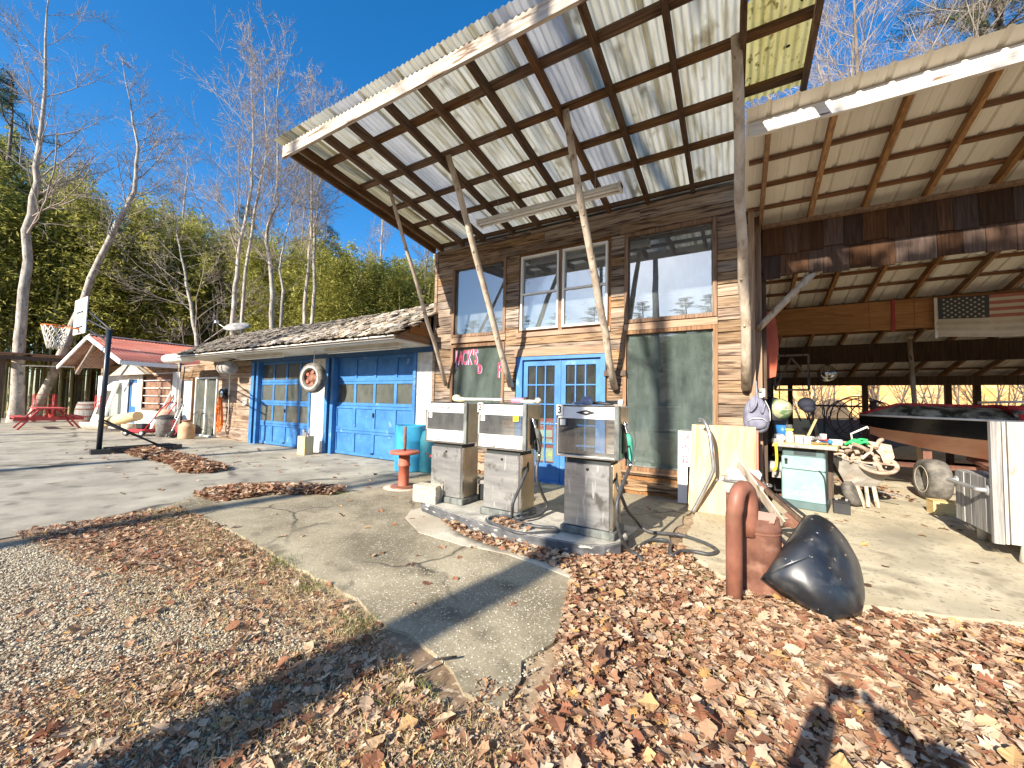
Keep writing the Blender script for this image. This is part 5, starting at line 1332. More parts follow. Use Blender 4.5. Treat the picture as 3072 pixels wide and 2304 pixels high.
# black shell
t = thing('black_fender_shell', 'scratched glossy black shell with a dented front propped on the leaves', 'fender', (.48, -2.62, 0))
OUT = [(.165, -2.74, .15), (.26, -2.64, .29), (.36, -2.53, .42), (.455, -2.42, .55), (.53, -2.38, .56), (.62, -2.34, .505), (.70, -2.33, .40), (.765, -2.34, .26), (.77, -2.42, .17), (.75, -2.55, .10), (.70, -2.7, .045), (.53, -2.84, .0), (.40, -2.81, .05), (.28, -2.775, .1)]
OUT = [Vector(p) for p in OUT]; OC = Vector((.48, -2.56, .27))
Lp, Tp, Rp, Bp = OUT[0], OUT[3], OUT[7], OUT[11]
nv_ = Vector((-.02, -.84, .54)).normalized()
def rim_at(t):
    t = (t % 1.0) * len(OUT); i = int(t) % len(OUT); f = t - int(t)
    return OUT[i].lerp(OUT[(i + 1) % len(OUT)], f)
def shell(u, v):
    """u round the rim, v from rim (0) to crown (1)"""
    rho = 1 - v; w_ = .2 * v ** .7; e = Vector((0, 0, 0))
    for k in range(-4, 5): e += rim_at(u + w_ * k / 4 + 1) / 9
    p = OC + (e - OC) * (1 - (1 - rho) ** 1.0)
    h = .235 * (1 - rho ** 2.6) ** .52
    q = p - OC; a_, b_ = q.x * .9 + q.y * .3, q.z
    dent = .035 * math.exp(-((a_ - .12) ** 2 + (b_ + .05) ** 2) / .006) + .018 * math.exp(-((a_ + .05) ** 2 + (b_ - .17) ** 2) / .004)
    wob = .006 * math.sin(16 * q.x + 9 * q.z) * (1 - rho)
    return p + nv_ * (h - dent * (1 - rho ** 4) + wob)
M['blackgloss'] = mk('blackgloss', (.008, .009, .011), (.022, .026, .032), (5, 5, 5), .36, spec=.7, stain=[((.3, .28, .24), (40, 40, 10), .69, .72), ((.3, .22, .13), (11, 11, 30), .68, .73), ((.09, .09, .085), 6, .56, .8)])
o = part('shell', MB().grid(shell, 84, 30), M['blackgloss'], t, solid=.006)
part('rim_flange', MB().tube([Tp.lerp(Lp, k / 8) for k in range(9)] + [Lp.lerp(Bp, k / 8) for k in range(1, 9)], .009, 6), M['black'], t)
q = OC + Vector((-.13, -.17, -.02)); part('bolt_hole', MB().sphere(tuple(q + nv_ * .002), (.012, .01, .022), 10, 6), M['offwhite'], t)
b = MB()
for k in range(7):
    q = Rp.lerp(Bp, .15 + .1 * k) ; b.add([tuple(q), tuple(q + Vector((random.uniform(.02, .06), random.uniform(-.02, .04), random.uniform(-.06, .0)))), tuple(q + Vector((.02, .03, -.05)))], [(0, 1, 2)])
part('torn_edge', b, M['black'], t, solid=.004)
# band saw cabinet
t = thing('saw_cabinet', 'mint green machine cabinet with raised DELTA lettering and a cluttered top', 'machine cabinet', (.85, .62, .018), -13, local=True)
part('plinth', MB().bbox((-.25, -.24, 0), (.25, .26, .1), .01), M['mintdark'], t)
cb = part('cabinet_body', MB().bbox((-.23, -.2, .1), (.23, .24, .8), .015), M['mintdark'], t)
dr_ = part('door', MB().bbox((-.235, -.235, .1), (.235, -.2, .51), .012), M['mint'], t)
dr2 = part('upper_panel', MB().bbox((-.235, -.236, .515), (.235, -.2, .69), .012), M['mint'], t)
b = MB()
for k in range(6): b.box((-.1, -.206, .71 + k * .014), (.14, -.199, .717 + k * .014))
part('vent_slot', b, M['black'], cb)
M['mintlit'] = plain('mintlit', (.32, .46, .44), .45)  # raised letters share the cabinet paint; paler tint stands in for relief shading
lettering('DELTA', M['mintlit'], dr_, loc(.0, -.24, .2), .1, 1.15, .002, .005)
b = MB().prism([(-.03, .27), (.05, .27), (.02, .32), (.0, .32)], -.244, -.235, 'Y'); part('emblem', b, M['mintlit'], dr_)
part('knob', MB().sphere((-.18, -.25, .64), .02, 10, 6).cbox((-.18, -.245, .61), (.03, .02, .05)), M['black'], dr2)
part('rating_plate', MB().box((.04, -.24, .53), (.15, -.236, .565)), M['offwhite'], dr2)
part('power_cord', MB().tube(smooth_path([(.17, -.24, .53), (.22, -.26, .45), (.235, -.27, .3), (.245, -.25, .02)]), .008, 6), M['black'], t)
part('table_top', MB().bbox((-.33, -.3, .805), (.36, .34, .86), .006), M['rawwoodx'], t, 'worn timber-edged work top')
part('steel_edge', MB().box((-.31, -.31, .812), (.34, -.301, .852)), M['steel'], t)
TZ = .88
def on2(name, mb, m, lab, cat, x, y, rz=0, z=TZ): return single(name, mb, m, lab, cat, (x, y, z), rz)
t = thing('spray_bottle', 'clear bottle with a lime collar and dark cap on the saw top', 'bottle', (.66, .42, TZ), local=True)
part('body', MB().lathe([(0, 0), (.042, 0), (.045, .02), (.045, .13), (.035, .16), (.034, .17)], 16), plain('limeclear', (.55, .6, .4), .3), t); part('collar', MB().lathe([(.044, .165), (.048, .17), (.048, .19), (.04, .195)], 16), M['lime'], t); part('cap', MB().lathe([(.036, .195), (.036, .24), (.03, .25), (0, .25)], 16), M['grime'], t)
on2('drum_sander_case', MB().bbox((-.09, -.07, 0), (.09, .07, .1), .01), M['rawwoodx'], 'small wooden box on the saw top behind the bottle', 'box', .78, .7)
on2('work_gloves', MB().sphere((0, 0, .04), (.11, .07, .045), 14, 7).sphere((.05, -.04, .05), (.07, .04, .04), 10, 6).sphere((-.06, .03, .06), (.06, .05, .04), 10, 6), plain('glovewhite', (.68, .64, .55), .9, .3, 40), 'crumpled white work gloves on the saw top', 'gloves', .88, .72, 20)
b = MB()
for k in range(6): b.tube(smooth_path([(-.1 + .03 * k, -.06, .02), (-.06 + .02 * k, .0, .06 + .008 * k), (-.02 + .03 * k, .07, .02)]), .014, 6)
on2('grey_glove', b, M['greystuff'], 'wrinkled grey ribbed glove on the saw top', 'glove', .98, .6, 15)
b = MB()
for k in range(5): b.box((-.11 + k * .048, -.05, 0), (-.075 + k * .048, .05, .1))
on2('striped_books', b, M['offwhite'], 'row of white tapes standing on the saw top', 'tape box', .8, .5, -12)
on2('white_cup', MB().lathe([(0, 0), (.034, 0), (.038, .13), (.033, .13), (.03, .01)], 16), M['offwhite'], 'tall white plastic cup on the saw top', 'cup', 1.06, .66)
on2('white_carton', MB().bbox((-.07, -.05, 0), (.07, .05, .07), .004), M['offwhite'], 'low white carton at the east end of the saw top', 'box', 1.17, .56, -13)
t = thing('grinder_tool', 'silver and red hand tool with a blue knob on the saw top', 'tool', (.99, .42, TZ), -10, local=True)
part('barrel', MB().tube([(-.1, 0, .035), (.06, 0, .035)], [.035, .025], 12), M['chrome'], t); part('grip', MB().tube([(.0, .03, .05), (.09, .05, .06)], .018, 8), M['red'], t); part('knob', MB().sphere((.1, .0, .045), .03, 10, 7), plain('bluetool', (.03, .2, .5), .4), t)
on2('hammer_handle', MB().beam((0, 0, 0), (.1, .04, .24), .028, .02), M['rawwood'], 'pale wooden tool handle sticking up from the saw clutter', 'handle', .92, .8, 0, TZ + .08)
b = MB().tube(smooth_path([(0, 0, .0), (.01, 0, -.2), (-.005, -.01, -.34), (-.04, -.02, -.37)]), .017, 8)
on2('yellow_handle', b, M['yellow'], 'yellow curved tool handle hanging off the west edge of the saw top', 'handle', .5, .36, 0, .87)
on2('clamp_tool', MB().cbox((0, 0, .03), (.1, .05, .06)).cbox((-.05, -.02, .05), (.06, .03, .05)).tube([(-.08, 0, .02), (.06, 0, .02)], .02, 7), M['steel'], 'bright metal clamp at the west edge of the saw top', 'clamp', .54, .42, 0, .86)
on2('orange_rag', MB().sphere((0, 0, .05), (.09, .07, .06), 8, 5).add([(-.1, -.05, .0), (.0, -.09, -.03), (-.06, -.06, .07)], [(0, 1, 2)]), plain('ragorange', (.55, .22, .12), .9, .3, 20), 'orange-red rag piled behind the clamp', 'rag', .56, .62)
on2('blue_cup', MB().lathe([(0, 0), (.07, 0), (.09, .2), (.085, .2), (.065, .01)], 16), plain('bluecup', (.03, .16, .45), .4), 'blue plastic cup standing behind the saw', 'cup', .64, 1.0, 0, .9)
t = thing('work_bench', 'dark cluttered bench in the shade behind the saw', 'bench', (.72, 1.3, .018), local=True)
part('bench_top', MB().box((-.4, -.4, .8), (.5, .5, .86)), M['darkpost'], t)
for x in (-.36, .46):
    for y in (-.36, .46): part('leg', MB().beam((x, y, 0), (x, y, .8), .06, .06, (0, 1, 0)), M['darkpost'], t)
part('side_clutter', MB().box((-.35, -.3, .1), (.2, .3, .35)).box((-.3, -.2, .35), (.1, .2, .6)), M['black'], t)
single('saw_motor', MB().lathe([(0, -.12), (.07, -.12), (.08, -.1), (.08, .1), (.07, .12), (0, .12)], 14, loc(0, 0, .5) @ rot('Y', 90)).box((-.05, -.05, .36), (.05, .05, .45)).beam((-.1, 0, .3), (-.2, .1, 0.02), .04, .04), M['greystuff'], 'grey motor bracket beside the mint cabinet', 'motor', (.52, .6, 0.02))
t = thing('car_battery', 'small black battery on the slab beside the mint cabinet', 'battery', (1.2, .46, .018), -8, local=True)
part('case', MB().bbox((-.085, -.07, 0), (.085, .07, .14), .006), M['rubber'], t); part('lid', MB().bbox((-.09, -.075, .14), (.09, .075, .165), .006), M['black'], t); part('terminal', MB().cbox((-.05, 0, .175), (.025, .025, .03)).cbox((.05, 0, .175), (.025, .025, .03)), M['greystuff'], t)
# wheelbarrow
t = thing('wheelbarrow', 'dusty steel wheelbarrow heaped with rusty farm scrap', 'wheelbarrow', (1.52, 1.25, .018), 0, local=True)
tb = MB()
def loop(z, x0, x1, y0, y1): return [(x0, y0, z), (x1, y0, z + .0), (x1, y1, z), (x0, y1, z)]
a = loop(.27, -.14, .16, -.13, .13); c = loop(.56, -.34, .3, -.28, .28)
c = [(x, y, z + (.12 if x < 0 else -.05)) for x, y, z in c]
tb.add(a + c, [(3, 2, 1, 0)] + [(i, (i + 1) % 4, 4 + (i + 1) % 4, 4 + i) for i in range(4)])
M['barrowgrey'] = mk('barrowgrey', (.24, .215, .18), (.42, .385, .33), (6, 6, 6), .7, stain=((.25, .16, .1), 5, .55, .75))
o = part('tub', tb, M['barrowgrey'], t, solid=.012); md = o.modifiers.new('bev', 'BEVEL'); md.width = .05; md.segments = 3
part('rim', MB().tube([tuple(p) for p in c], .014, 6, closed=True), M['barrowgrey'], t)
w = part('wheel', MB().lathe([(0, -.045), (.08, -.05), (.16, -.045), (.175, 0), (.16, .045), (.08, .05), (0, .045)], 24, loc(-.1, -.22, .17) @ rot('Z', 62) @ rot('X', 68)), M['tread'], t)
for (p, q) in (((-.05, -.2, .28), (.02, -.25, .0)), ((.05, -.2, .28), (.05, -.28, .02)), ((.12, .15, .27), (.16, .2, .0)), ((.14, -.12, .28), (.17, -.16, .0))): part('leg', MB().beam(p, q, .035, .03), M['pole'], t)
part('handle', MB().beam((.1, .2, .3), (.35, .5, .1), .04, .035).tube([(.2, .1, .2), (.45, -.05, .17)], .012, 6), M['greywood'], t)
def scrapset():
    out = []
    for k in range(30):
        a0 = Vector((random.uniform(-.3, .25), random.uniform(-.22, .2), random.uniform(.58, .82)))
        d = Vector((random.uniform(-.22, .25), random.uniform(-.15, .15), random.uniform(-.1, .14)))
        mid = a0 + d * .5 + Vector((random.uniform(-.04, .04), 0, random.uniform(.0, .07)))
        out.append(MB().tube(smooth_path([a0, mid, a0 + d], 4), [random.uniform(.012, .03)] * 9, 6))
    return out
M['scraptan'] = mk('scraptan', (.3, .2, .13), (.6, .47, .36), (9, 9, 9), .8, rnd=.25)
for mb in scrapset(): part('scrap_piece', mb, M['scraptan'], t)
part('scrap_wheel', MB().lathe([(.17, -.015), (.21, -.02), (.22, 0), (.21, .02), (.17, .015), (.165, 0), (.17, -.015)], 26, loc(.17, -.22, .6) @ rot('X', 30)).beam((.0, -.22, .6), (.34, -.22, .6), .05, .02).beam((.17, -.37, .52), (.17, -.07, .69), .05, .02).lathe([(0, .02), (.05, .02), (.05, -.02)], 12, loc(.17, -.22, .6) @ rot('X', 30)), M['scraptan'], t)
part('scrap_sheet', MB().add([(.1, -.1, .9), (.34, -.12, .86), (.36, -.16, .7), (.26, -.2, .55), (.22, -.15, .72)], [(0, 1, 2, 4), (4, 2, 3)]), M['scraptan'], t, solid=.01)
single('green_straps', MB().tube(smooth_path([(-.12, 0, .02), (-.05, -.04, .07), (.03, .02, .04), (.1, -.03, .08), (.13, .04, .03)]), .02, 5).tube(smooth_path([(-.1, .05, .0), (0, .0, .08), (.08, .05, .05), (.0, .08, .09), (-.08, -.02, .05)]), .018, 5).tube(smooth_path([(-.06, -.06, .05), (.05, .06, .1), (.12, 0, .1)]), .016, 5), plain('greenstrap', (.05, .6, .16), .6), 'bright green strap tangled on top of the wheelbarrow scrap', 'strap', (1.5, 1.15, .83))
single('crank_rod', MB().tube([(0, 0, 0), (-.02, 0, .16), (.16, 0, .27), (.17, 0, .24)], .013, 7), M['offwhite'], 'bent pale crank rod sticking up out of the wheelbarrow heap', 'rod', (1.5, 1.3, .84))
# boat
bt = thing('speedboat', 'black and salmon speedboat with a red-edged deck on a trailer', 'boat', (2.1, 3.1, .4), local=True)
def bsec(u):
    """half beam, keel height, chine height, sheer height at distance u (0 bow .. 1)"""
    hb = .95 * (1 - (1 - u) ** 2.6) ** .6 if u > 0 else .0
    return hb, .56 - .52 * min(1, u * 1.8) ** .6, .7 - .34 * u ** .55, .86 - .1 * u
BL_ = 4.6
def hull(k0, k1, lab, m, off=0.0):
    nU = 26
    def pt(u, k, s_):
        hb, kz, cz_, sz = bsec(max(.004, u)); x = BL_ * u - (.12 if k > .9 else 0) * (1 - u)
        if k <= 1: y = hb * .82 * k; z = kz + (cz_ - kz) * k
        elif k <= 2: f = k - 1; y = hb * (.82 + .18 * f); z = cz_ + (sz - cz_) * f
        else: y = hb * 1; z = sz
        return (x, s_ * (y + off), z)
    mb = MB()
    for s_ in (-1, 1): mb.grid(lambda u, v: pt(u, k0 + (k1 - k0) * v, s_), nU, 4)
    return part('hull', mb, m, bt, lab)
hull(0, 1, 'salmon hull bottom', mk('salmon', (.5, .24, .16), (.64, .34, .24), (3, 3, 3), .35)); hull(1, 2, 'black topsides', plain('blackgel', (.012, .012, .012), .2))
rr = []
for s_ in (-1, 1):
    rr.append([(BL_ * u - .12 * (1 - u), s_ * (bsec(max(.004, u))[0] + .012), bsec(max(.004, u))[3]) for u in [i / 26 for i in range(27)]])
b = MB(); b.tube(rr[0], .018, 6); b.tube(rr[1], .018, 6); part('rub_rail', b, M['white'], bt)
def deckpt(u, v):
    hb, kz, c_, sz = bsec(max(.004, u)); y = hb * (2 * v - 1)
    crown = .2 * min(1, u * 3.2) * (1 - abs(2 * v - 1) ** 2.2)
    return (BL_ * u * .32 - .12 * (1 - u), y * 0 + bsec(max(.004, u * .32))[0] * (2 * v - 1), bsec(max(.004, u * .32))[3] + crown)
M['deckfade'] = mk('deckfade', (.02, .025, .018), (.4, .4, .33), (6, 6, 6), .4, lo=.42, hi=.62)
part('fore_deck', MB().grid(lambda u, v: deckpt(u, v), 16, 14), M['deckfade'], bt)
for s_ in (-1, 1):
    def side(u, v, s_=s_):
        uu = .31 + .69 * u; hb, kz, c_, sz = bsec(uu); w = .22
        return (BL_ * uu, s_ * (hb - w * v), sz + .19 * (v ** .7) * (1 - .45 * u))
    part('side_deck', MB().grid(side, 16, 5), M['deckfade'], bt)
    part('deck_edge', MB().tube([Vector(side(i / 16, 1.0)) for i in range(17)], .05, 6), M['red'], bt)
part('deck_edge', MB().tube([Vector(deckpt(1.0, i / 12)) + Vector((.02, 0, .01)) for i in range(13)], .045, 6).tube([Vector(deckpt(i / 10, .5)) + Vector((0, -.12 * i / 10, .005)) for i in range(11)], .035, 6), M['red'], bt)
ws_ = MB()
ws_.add([(1.95, -.72, 1.0), (2.35, -.5, 1.34), (2.35, .5, 1.34), (1.95, .72, 1.0)], [(0, 1, 2, 3)]).add([(1.95, -.72, 1.0), (3.0, -.78, .95), (2.9, -.72, 1.3), (2.35, -.5, 1.34)], [(0, 1, 2, 3)])
part('windscreen', ws_, M['glass_low'], bt, solid=.012); part('screen_frame', MB().tube([(1.2, -.3, 1.1), (1.6, -.5, 1.12), (2.35, -.5, 1.35), (2.9, -.72, 1.31), (4.2, -.75, 1.25)], .02, 6), M['offwhite'], bt)
part('seat', MB().bbox((2.4, -.55, .6), (2.9, .0, 1.15), .05), M['black'], bt)
tr = thing('boat_trailer', 'rusty boat trailer under the speedboat with one worn wide tyre', 'trailer', (2.6, 2.35, .018), local=True)
ty = part('tyre', MB().lathe([(.17, -.12), (.24, -.13), (.29, -.115), (.305, -.06), (.305, .06), (.29, .115), (.24, .13), (.17, .12), (.17, -.12)], 32, loc(0, -.1, .3) @ rot('Z', 4) @ rot('Y', -90)), M['tread'], tr)
rm_ = part('rim', MB().lathe([(.17, -.02), (.175, .1), (.19, .128), (.2, .125), (.19, .06), (.15, .03), (.1, .02), (.07, .05), (0, .05)], 28, loc(0, -.1, .3) @ rot('Z', 4) @ rot('Y', -90)), mk('rimcream', (.5, .45, .34), (.7, .65, .52), (5, 5, 5), .6), tr)
b = MB(); b.beam((-.4, 1.0, .35), (4.5, 1.0, .35), .08, .08).beam((.2, -.1, .3), (.2, 1.6, .3), .06, .06, (0, 0, 1)).beam((.05, .2, .05), (.05, .2, .7), .1, .06, (0, 1, 0)).beam((.9, .3, .4), (.9, 1.2, .52), .15, .06); part('frame', b, M['rust'], tr)
single('timber_offcut', MB().box((-.13, -.09, 0), (.35, .09, .17)).box((-.135, -.095, .17), (.36, .095, .175)), M['rawwoodx'], 'fresh yellow timber block standing beside the boat trailer tyre', 'timber block', (2.36, 1.18, .02), 3)
# plank trailer
t = thing('plank_trailer', 'weathered grey plank cart with a pipe handle on its side', 'cart', (2.41, -.3, .018), local=True)
ys = [.32, .14, .02, -.12, -.24, -.345]
for k in range(5):
    part('side_plank', MB().box((-.335 + random.uniform(-.006, .006), ys[k + 1] + .006, .2), (-.305, ys[k] - .004, .71 - .0 * k)), M['greywood'], t)
part('top_ledge', MB().box((-.3, -.3, .69), (.02, .34, .715)).box((.03, -.3, .69), (.34, .34, .715)), M['greywood'], t)
h_ = part('pipe_handle', MB().tube(smooth_path([(-.34, .29, .6), (-.4, .27, .6), (-.4, .2, .6), (-.4, -.22, .6), (-.4, -.28, .6), (-.34, -.3, .6)]), .022, 8), M['galv'], t)
part('handle_foot', MB().sphere((-.34, -.3, .6), (.02, .045, .05), 8, 6).sphere((-.34, .29, .6), (.02, .045, .05), 8, 6), M['galv'], t)
part('front_plank', MB().box((-.35, -.4, .14), (-.285, -.355, 1.25)), M['greywood'], t); part('front_plank', MB().box((-.275, -.395, .145), (-.255, -.36, 1.25)), M['paleboard'], t)
[part('front_panel', MB().box((-.245 + .3 * k, -.4, .15), (.05 + .3 * k, -.37, 1.25)), M['paleboard'], t) for k in range(6)]
part('floor', MB().box((-.3, -.35, .18), (1.5, .34, .22)), M['greywood'], t)
part('skid', MB().tube([(-.16, -.4, .0), (-.14, -.38, .2)], [.05, .035], 8), M['palewood'], t); part('skid', MB().tube([(-.16, .3, .0), (-.16, .3, .2)], .04, 8), M['palewood'], t)
# yard wreckage behind the carport
t = thing('hay_rake', 'rusty wire hay-rake wheels standing behind the carport posts', 'hay rake', (2.95, 7.7, 0.1), local=True)
for k, (r, x, tl) in enumerate(((.62, 0, 8), (.58, .12, 14), (.55, -.15, 20), (.5, .3, 5))):
    b = MB(); b.tube([(x + r * math.cos(a * .262), math.sin(a * .262) * math.sin(R(tl)) * r, 1.0 + r * math.sin(a * .262)) for a in range(24)], .016, 5, closed=True)
    for a in range(8): b.tube([(x, 0, 1.0), (x + r * math.cos(a * .785), 0, 1.0 + r * math.sin(a * .785))], .01, 4)
    part('wire_wheel', b, M['rust'], t)
part('axle', MB().tube([(-1.2, 0, 1.35), (3.4, .1, 1.3)], .03, 6), M['rust'], t); part('frame', MB().beam((.3, 0, 0), (.3, 0, 1.5), .12, .1, (0, 1, 0)).beam((.3, 0, 1.1), (1.2, 0, 1.1), .1, .1), M['rust'], t)
# ---------------------------------------------------------------- trees
class Tubes:
    def __init__(s): s.V = []; s.F = []; s.n = 0
    def add(s, P, r, k):
        P = np.asarray(P, float); r = np.asarray(r, float); m = len(P)
        d = P[-1] - P[0]; d /= (np.linalg.norm(d) + 1e-9)
        a = np.cross(d, [0, 0, 1.0] if abs(d[2]) < .9 else [1.0, 0, 0]); a /= np.linalg.norm(a); b = np.cross(d, a)
        t = np.arange(k) * 2 * np.pi / k
        ring = np.cos(t)[:, None] * a + np.sin(t)[:, None] * b
        s.V.append((P[:, None, :] + r[:, None, None] * ring[None]).reshape(-1, 3))
        i, j = np.meshgrid(np.arange(m - 1), np.arange(k), indexing='ij'); j2 = (j + 1) % k
        s.F.append(np.stack([i * k + j, i * k + j2, (i + 1) * k + j2, (i + 1) * k + j], -1).reshape(-1, 4) + s.n)
        s.n += m * k
    def mesh(s, name): return mesh_np(name, np.concatenate(s.V), np.concatenate(s.F), smooth=True)
def unit(v): return v / (np.linalg.norm(v) + 1e-9)
def limb(p, d, L, r, m, up, wob, rg):
    P = [np.array(p, float)]; d = unit(np.array(d, float)); st = L / (m - 1)
    for i in range(m - 1):
        d = unit(d + np.array([0, 0, up]) + rg.normal(0, wob, 3)); P.append(P[-1] + d * st)
    return np.array(P), np.linspace(r, r * .35, m)
def side_dir(d, ang, rg):
    d = unit(d); a = unit(np.cross(d, rg.normal(0, 1, 3)))
    return d * math.cos(ang) + a * math.sin(ang)
def bare_tree(name, label, wps, r0, seed, group, b0=.3, nb=26, spread=.8, blen=.3, at=None, twig=1.0, m=None):
    """trunk along waypoints (world), then three orders of limbs and a haze of twigs"""
    rg = np.random.default_rng(seed)
    W = np.array(wps, float); base = W[0].copy()
    t = np.linspace(0, len(W) - 1, 22); P = np.stack([np.interp(t, np.arange(len(W)), W[:, k]) for k in range(3)], 1)
    H = np.linalg.norm(P[-1] - P[0])
    P[1:-1] += rg.normal(0, H * .002, (20, 3)); P = P - base
    rad = r0 * (1 - np.linspace(0, 1, 22) ** 1.1 * .93)
    rad[0] *= 1.25
    T = Tubes(); T.add(P, rad, 10)
    Cn = Tubes()
    for i in range(nb):
        f = b0 + (1 - b0) * (i + rg.uniform(0, 1)) / nb
        x = f * 21; k = int(min(20, x)); p = P[k] + (P[k + 1] - P[k]) * (x - k); td = unit(P[k + 1] - P[k])
        L = H * blen * (1.15 - f * .75) * rg.uniform(.6, 1.25); r = max(.008, rad[k] * .34 * rg.uniform(.6, 1))
        d = side_dir(td, rg.uniform(.45, 1.0) * spread + .12, rg)
        B, br = limb(p, d, L, r, 8, .07, .09, rg); Cn.add(B, br, 5)
        for j in range(6):
            q = rg.uniform(.2, 1) * 6.99; a = int(q); p2 = B[a]; d2 = side_dir(B[a + 1] - B[a], rg.uniform(.4, .9), rg)
            L2 = L * rg.uniform(.25, .55); B2, br2 = limb(p2, d2, L2, max(.006, br[a] * .55), 5, .06, .13, rg); Cn.add(B2, br2, 4)
            for l in range(int(5 * twig)):
                q = rg.uniform(.15, 1) * 3.99; a2 = int(q); d3 = side_dir(B2[a2 + 1] - B2[a2], rg.uniform(.35, .9), rg)
                L3 = L2 * rg.uniform(.3, .65); B3, br3 = limb(B2[a2], d3, L3, .0065, 4, .05, .16, rg); Cn.add(B3, br3, 3)
                for e in range(int(3 * twig)):
                    a3 = int(rg.uniform(.2, 1) * 2.99); d4 = side_dir(B3[a3 + 1] - B3[a3], rg.uniform(.3, .9), rg)
                    B4, br4 = limb(B3[a3], d4, L3 * rg.uniform(.3, .7), .0048, 2, .03, .1, rg); Cn.add(B4, br4, 3)
    o = thing(name, label, 'tree', tuple(base), 0, group, local=True)
    part('trunk', T.mesh('trunk'), m or M['bark'], o); part('crown', Cn.mesh('crown'), M['twig'], o)
    return o
M['bark'] = mk('bark', (.24, .21, .175), (.52, .47, .4), (5, 5, 2), .9, bump=.3, stain=((.16, .14, .115), (9, 9, 4), .56, .68))
M['twig'] = mk('twig', (.2, .16, .135), (.42, .36, .3), (2, 2, 2), .9)
M['darkbark'] = mk('darkbark', (.07, .055, .042), (.2, .16, .125), (6, 6, 1.5), .9, bump=.3)
g1_ = 'tall bare trees rising behind the garage roof'
bare_tree('bare_tree', 'tallest pale bare tree rising straight from the pole shed', [(-27.6, -2.2, 0), (-27.48, -2.27, 2.3), (-27.3, -2.3, 4.4), (-27.0, -2.34, 8.5), (-26.7, -2.29, 10.6), (-26.5, -2.27, 12.6), (-26.4, -2.36, 15.7), (-26.2, -2.42, 19.5)], .225, 1, g1_, .42, 24, .95, .3)
bare_tree('bare_tree', 'bare white-barked tree leaning steeply over the pole shed', [(-30.2, -1.3, 0), (-29.08, -.9, 2.69), (-28.18, -.51, 5.0), (-27.17, -.09, 8.0), (-26.1, .4, 10.3), (-25.65, .59, 11.5), (-25.45, .61, 13.3), (-25.73, .35, 15), (-26.18, -.04, 18)], .2, 2, g1_, .38, 20, .9, .24)
bare_tree('bare_tree', 'bare forked tree directly behind the satellite dish', [(-20.5, 2.95, 0), (-20.39, 2.92, 3.4), (-20.24, 2.84, 6.5), (-20.0, 2.83, 8.2), (-19.5, 3.0, 11.3), (-19.48, 2.83, 14.5), (-19.5, 2.66, 17.4)], .135, 3, g1_, .4, 26, .75, .3)
bare_tree('bare_tree', 'slim bare stem close beside the forked tree behind the dish', [(-20.35, 3.2, 0), (-20.0, 3.1, 6.3), (-19.22, 3.16, 11.3), (-18.9, 3.28, 12.8), (-19.0, 2.94, 16.5)], .09, 4, g1_, .4, 16, .7, .28)
bare_tree('bare_tree', 'bare tree with a kinked pale trunk above the middle of the shake roof', [(-18.9, 3.8, 0), (-18.85, 3.81, 3.5), (-18.68, 3.76, 6.1), (-18.95, 3.44, 9.1), (-18.47, 3.64, 10.4), (-18.45, 3.48, 13.5), (-18.47, 3.27, 17.4)], .135, 5, g1_, .38, 26, .7, .27)
bare_tree('bare_tree', 'thin bare stem rising beside the kinked trunk', [(-18.5, 4.0, 0), (-18.31, 3.98, 6.1), (-18.39, 3.83, 7.8), (-18.0, 3.96, 9.6), (-17.5, 4.12, 12.5)], .075, 6, g1_, .35, 16, .7, .3)
bare_tree('bare_tree', 'straight bare tree nearest the canopy corner', [(-20.5, 6.4, 0), (-20.39, 6.37, 3.9), (-20.14, 6.28, 7.9), (-19.98, 6.24, 10.5), (-19.87, 6.09, 14.3), (-19.76, 5.94, 18.5)], .125, 7, g1_, .4, 24, .6, .24)
bare_tree('bare_tree', 'second straight bare tree just east of the one by the canopy corner', [(-20.2, 6.55, 0), (-19.86, 6.45, 7.9), (-19.76, 6.36, 10.5), (-19.57, 6.33, 13), (-19.2, 6.27, 18)], .11, 8, g1_, .45, 22, .6, .24)
t6 = bare_tree('bare_tree', 'bare tree with wide low boughs drooping between dish and pole shed', [(-24.0, 3.2, 0), (-24.0, 3.0, 3.5), (-24.6, 2.7, 6.5), (-25.2, 2.4, 9), (-25.9, 2.0, 12.5)], .13, 9, g1_, .15, 22, 1.2, .42)
t7 = bare_tree('bare_tree', 'slender bare tree deep in the bamboo', [(-17.0, 12.0, .1), (-17.1, 12, 6), (-16.8, 12.1, 12), (-16.9, 12, 17)], .14, 10, 'slender bare trees at the edge of the bamboo', .4, 18, .6, .22)
for x, y, s_ in ((-15.2, 11.4, 1.0), (-22.5, 13, 1.1), (-26.5, 9.6, 1.0), (-33, 5, 1.1), (-36.5, 1.5, .95), (-19.4, 15.5, 1.25), (-30, 12, 1.2), (-13.5, 14.5, 1.15)):
    c = copy_tree(t7); c.location = (x, y, float(ground_h(np.array(x), np.array(y)))); c.rotation_euler = (0, 0, random.uniform(0, 6)); c.scale = (s_,) * 3
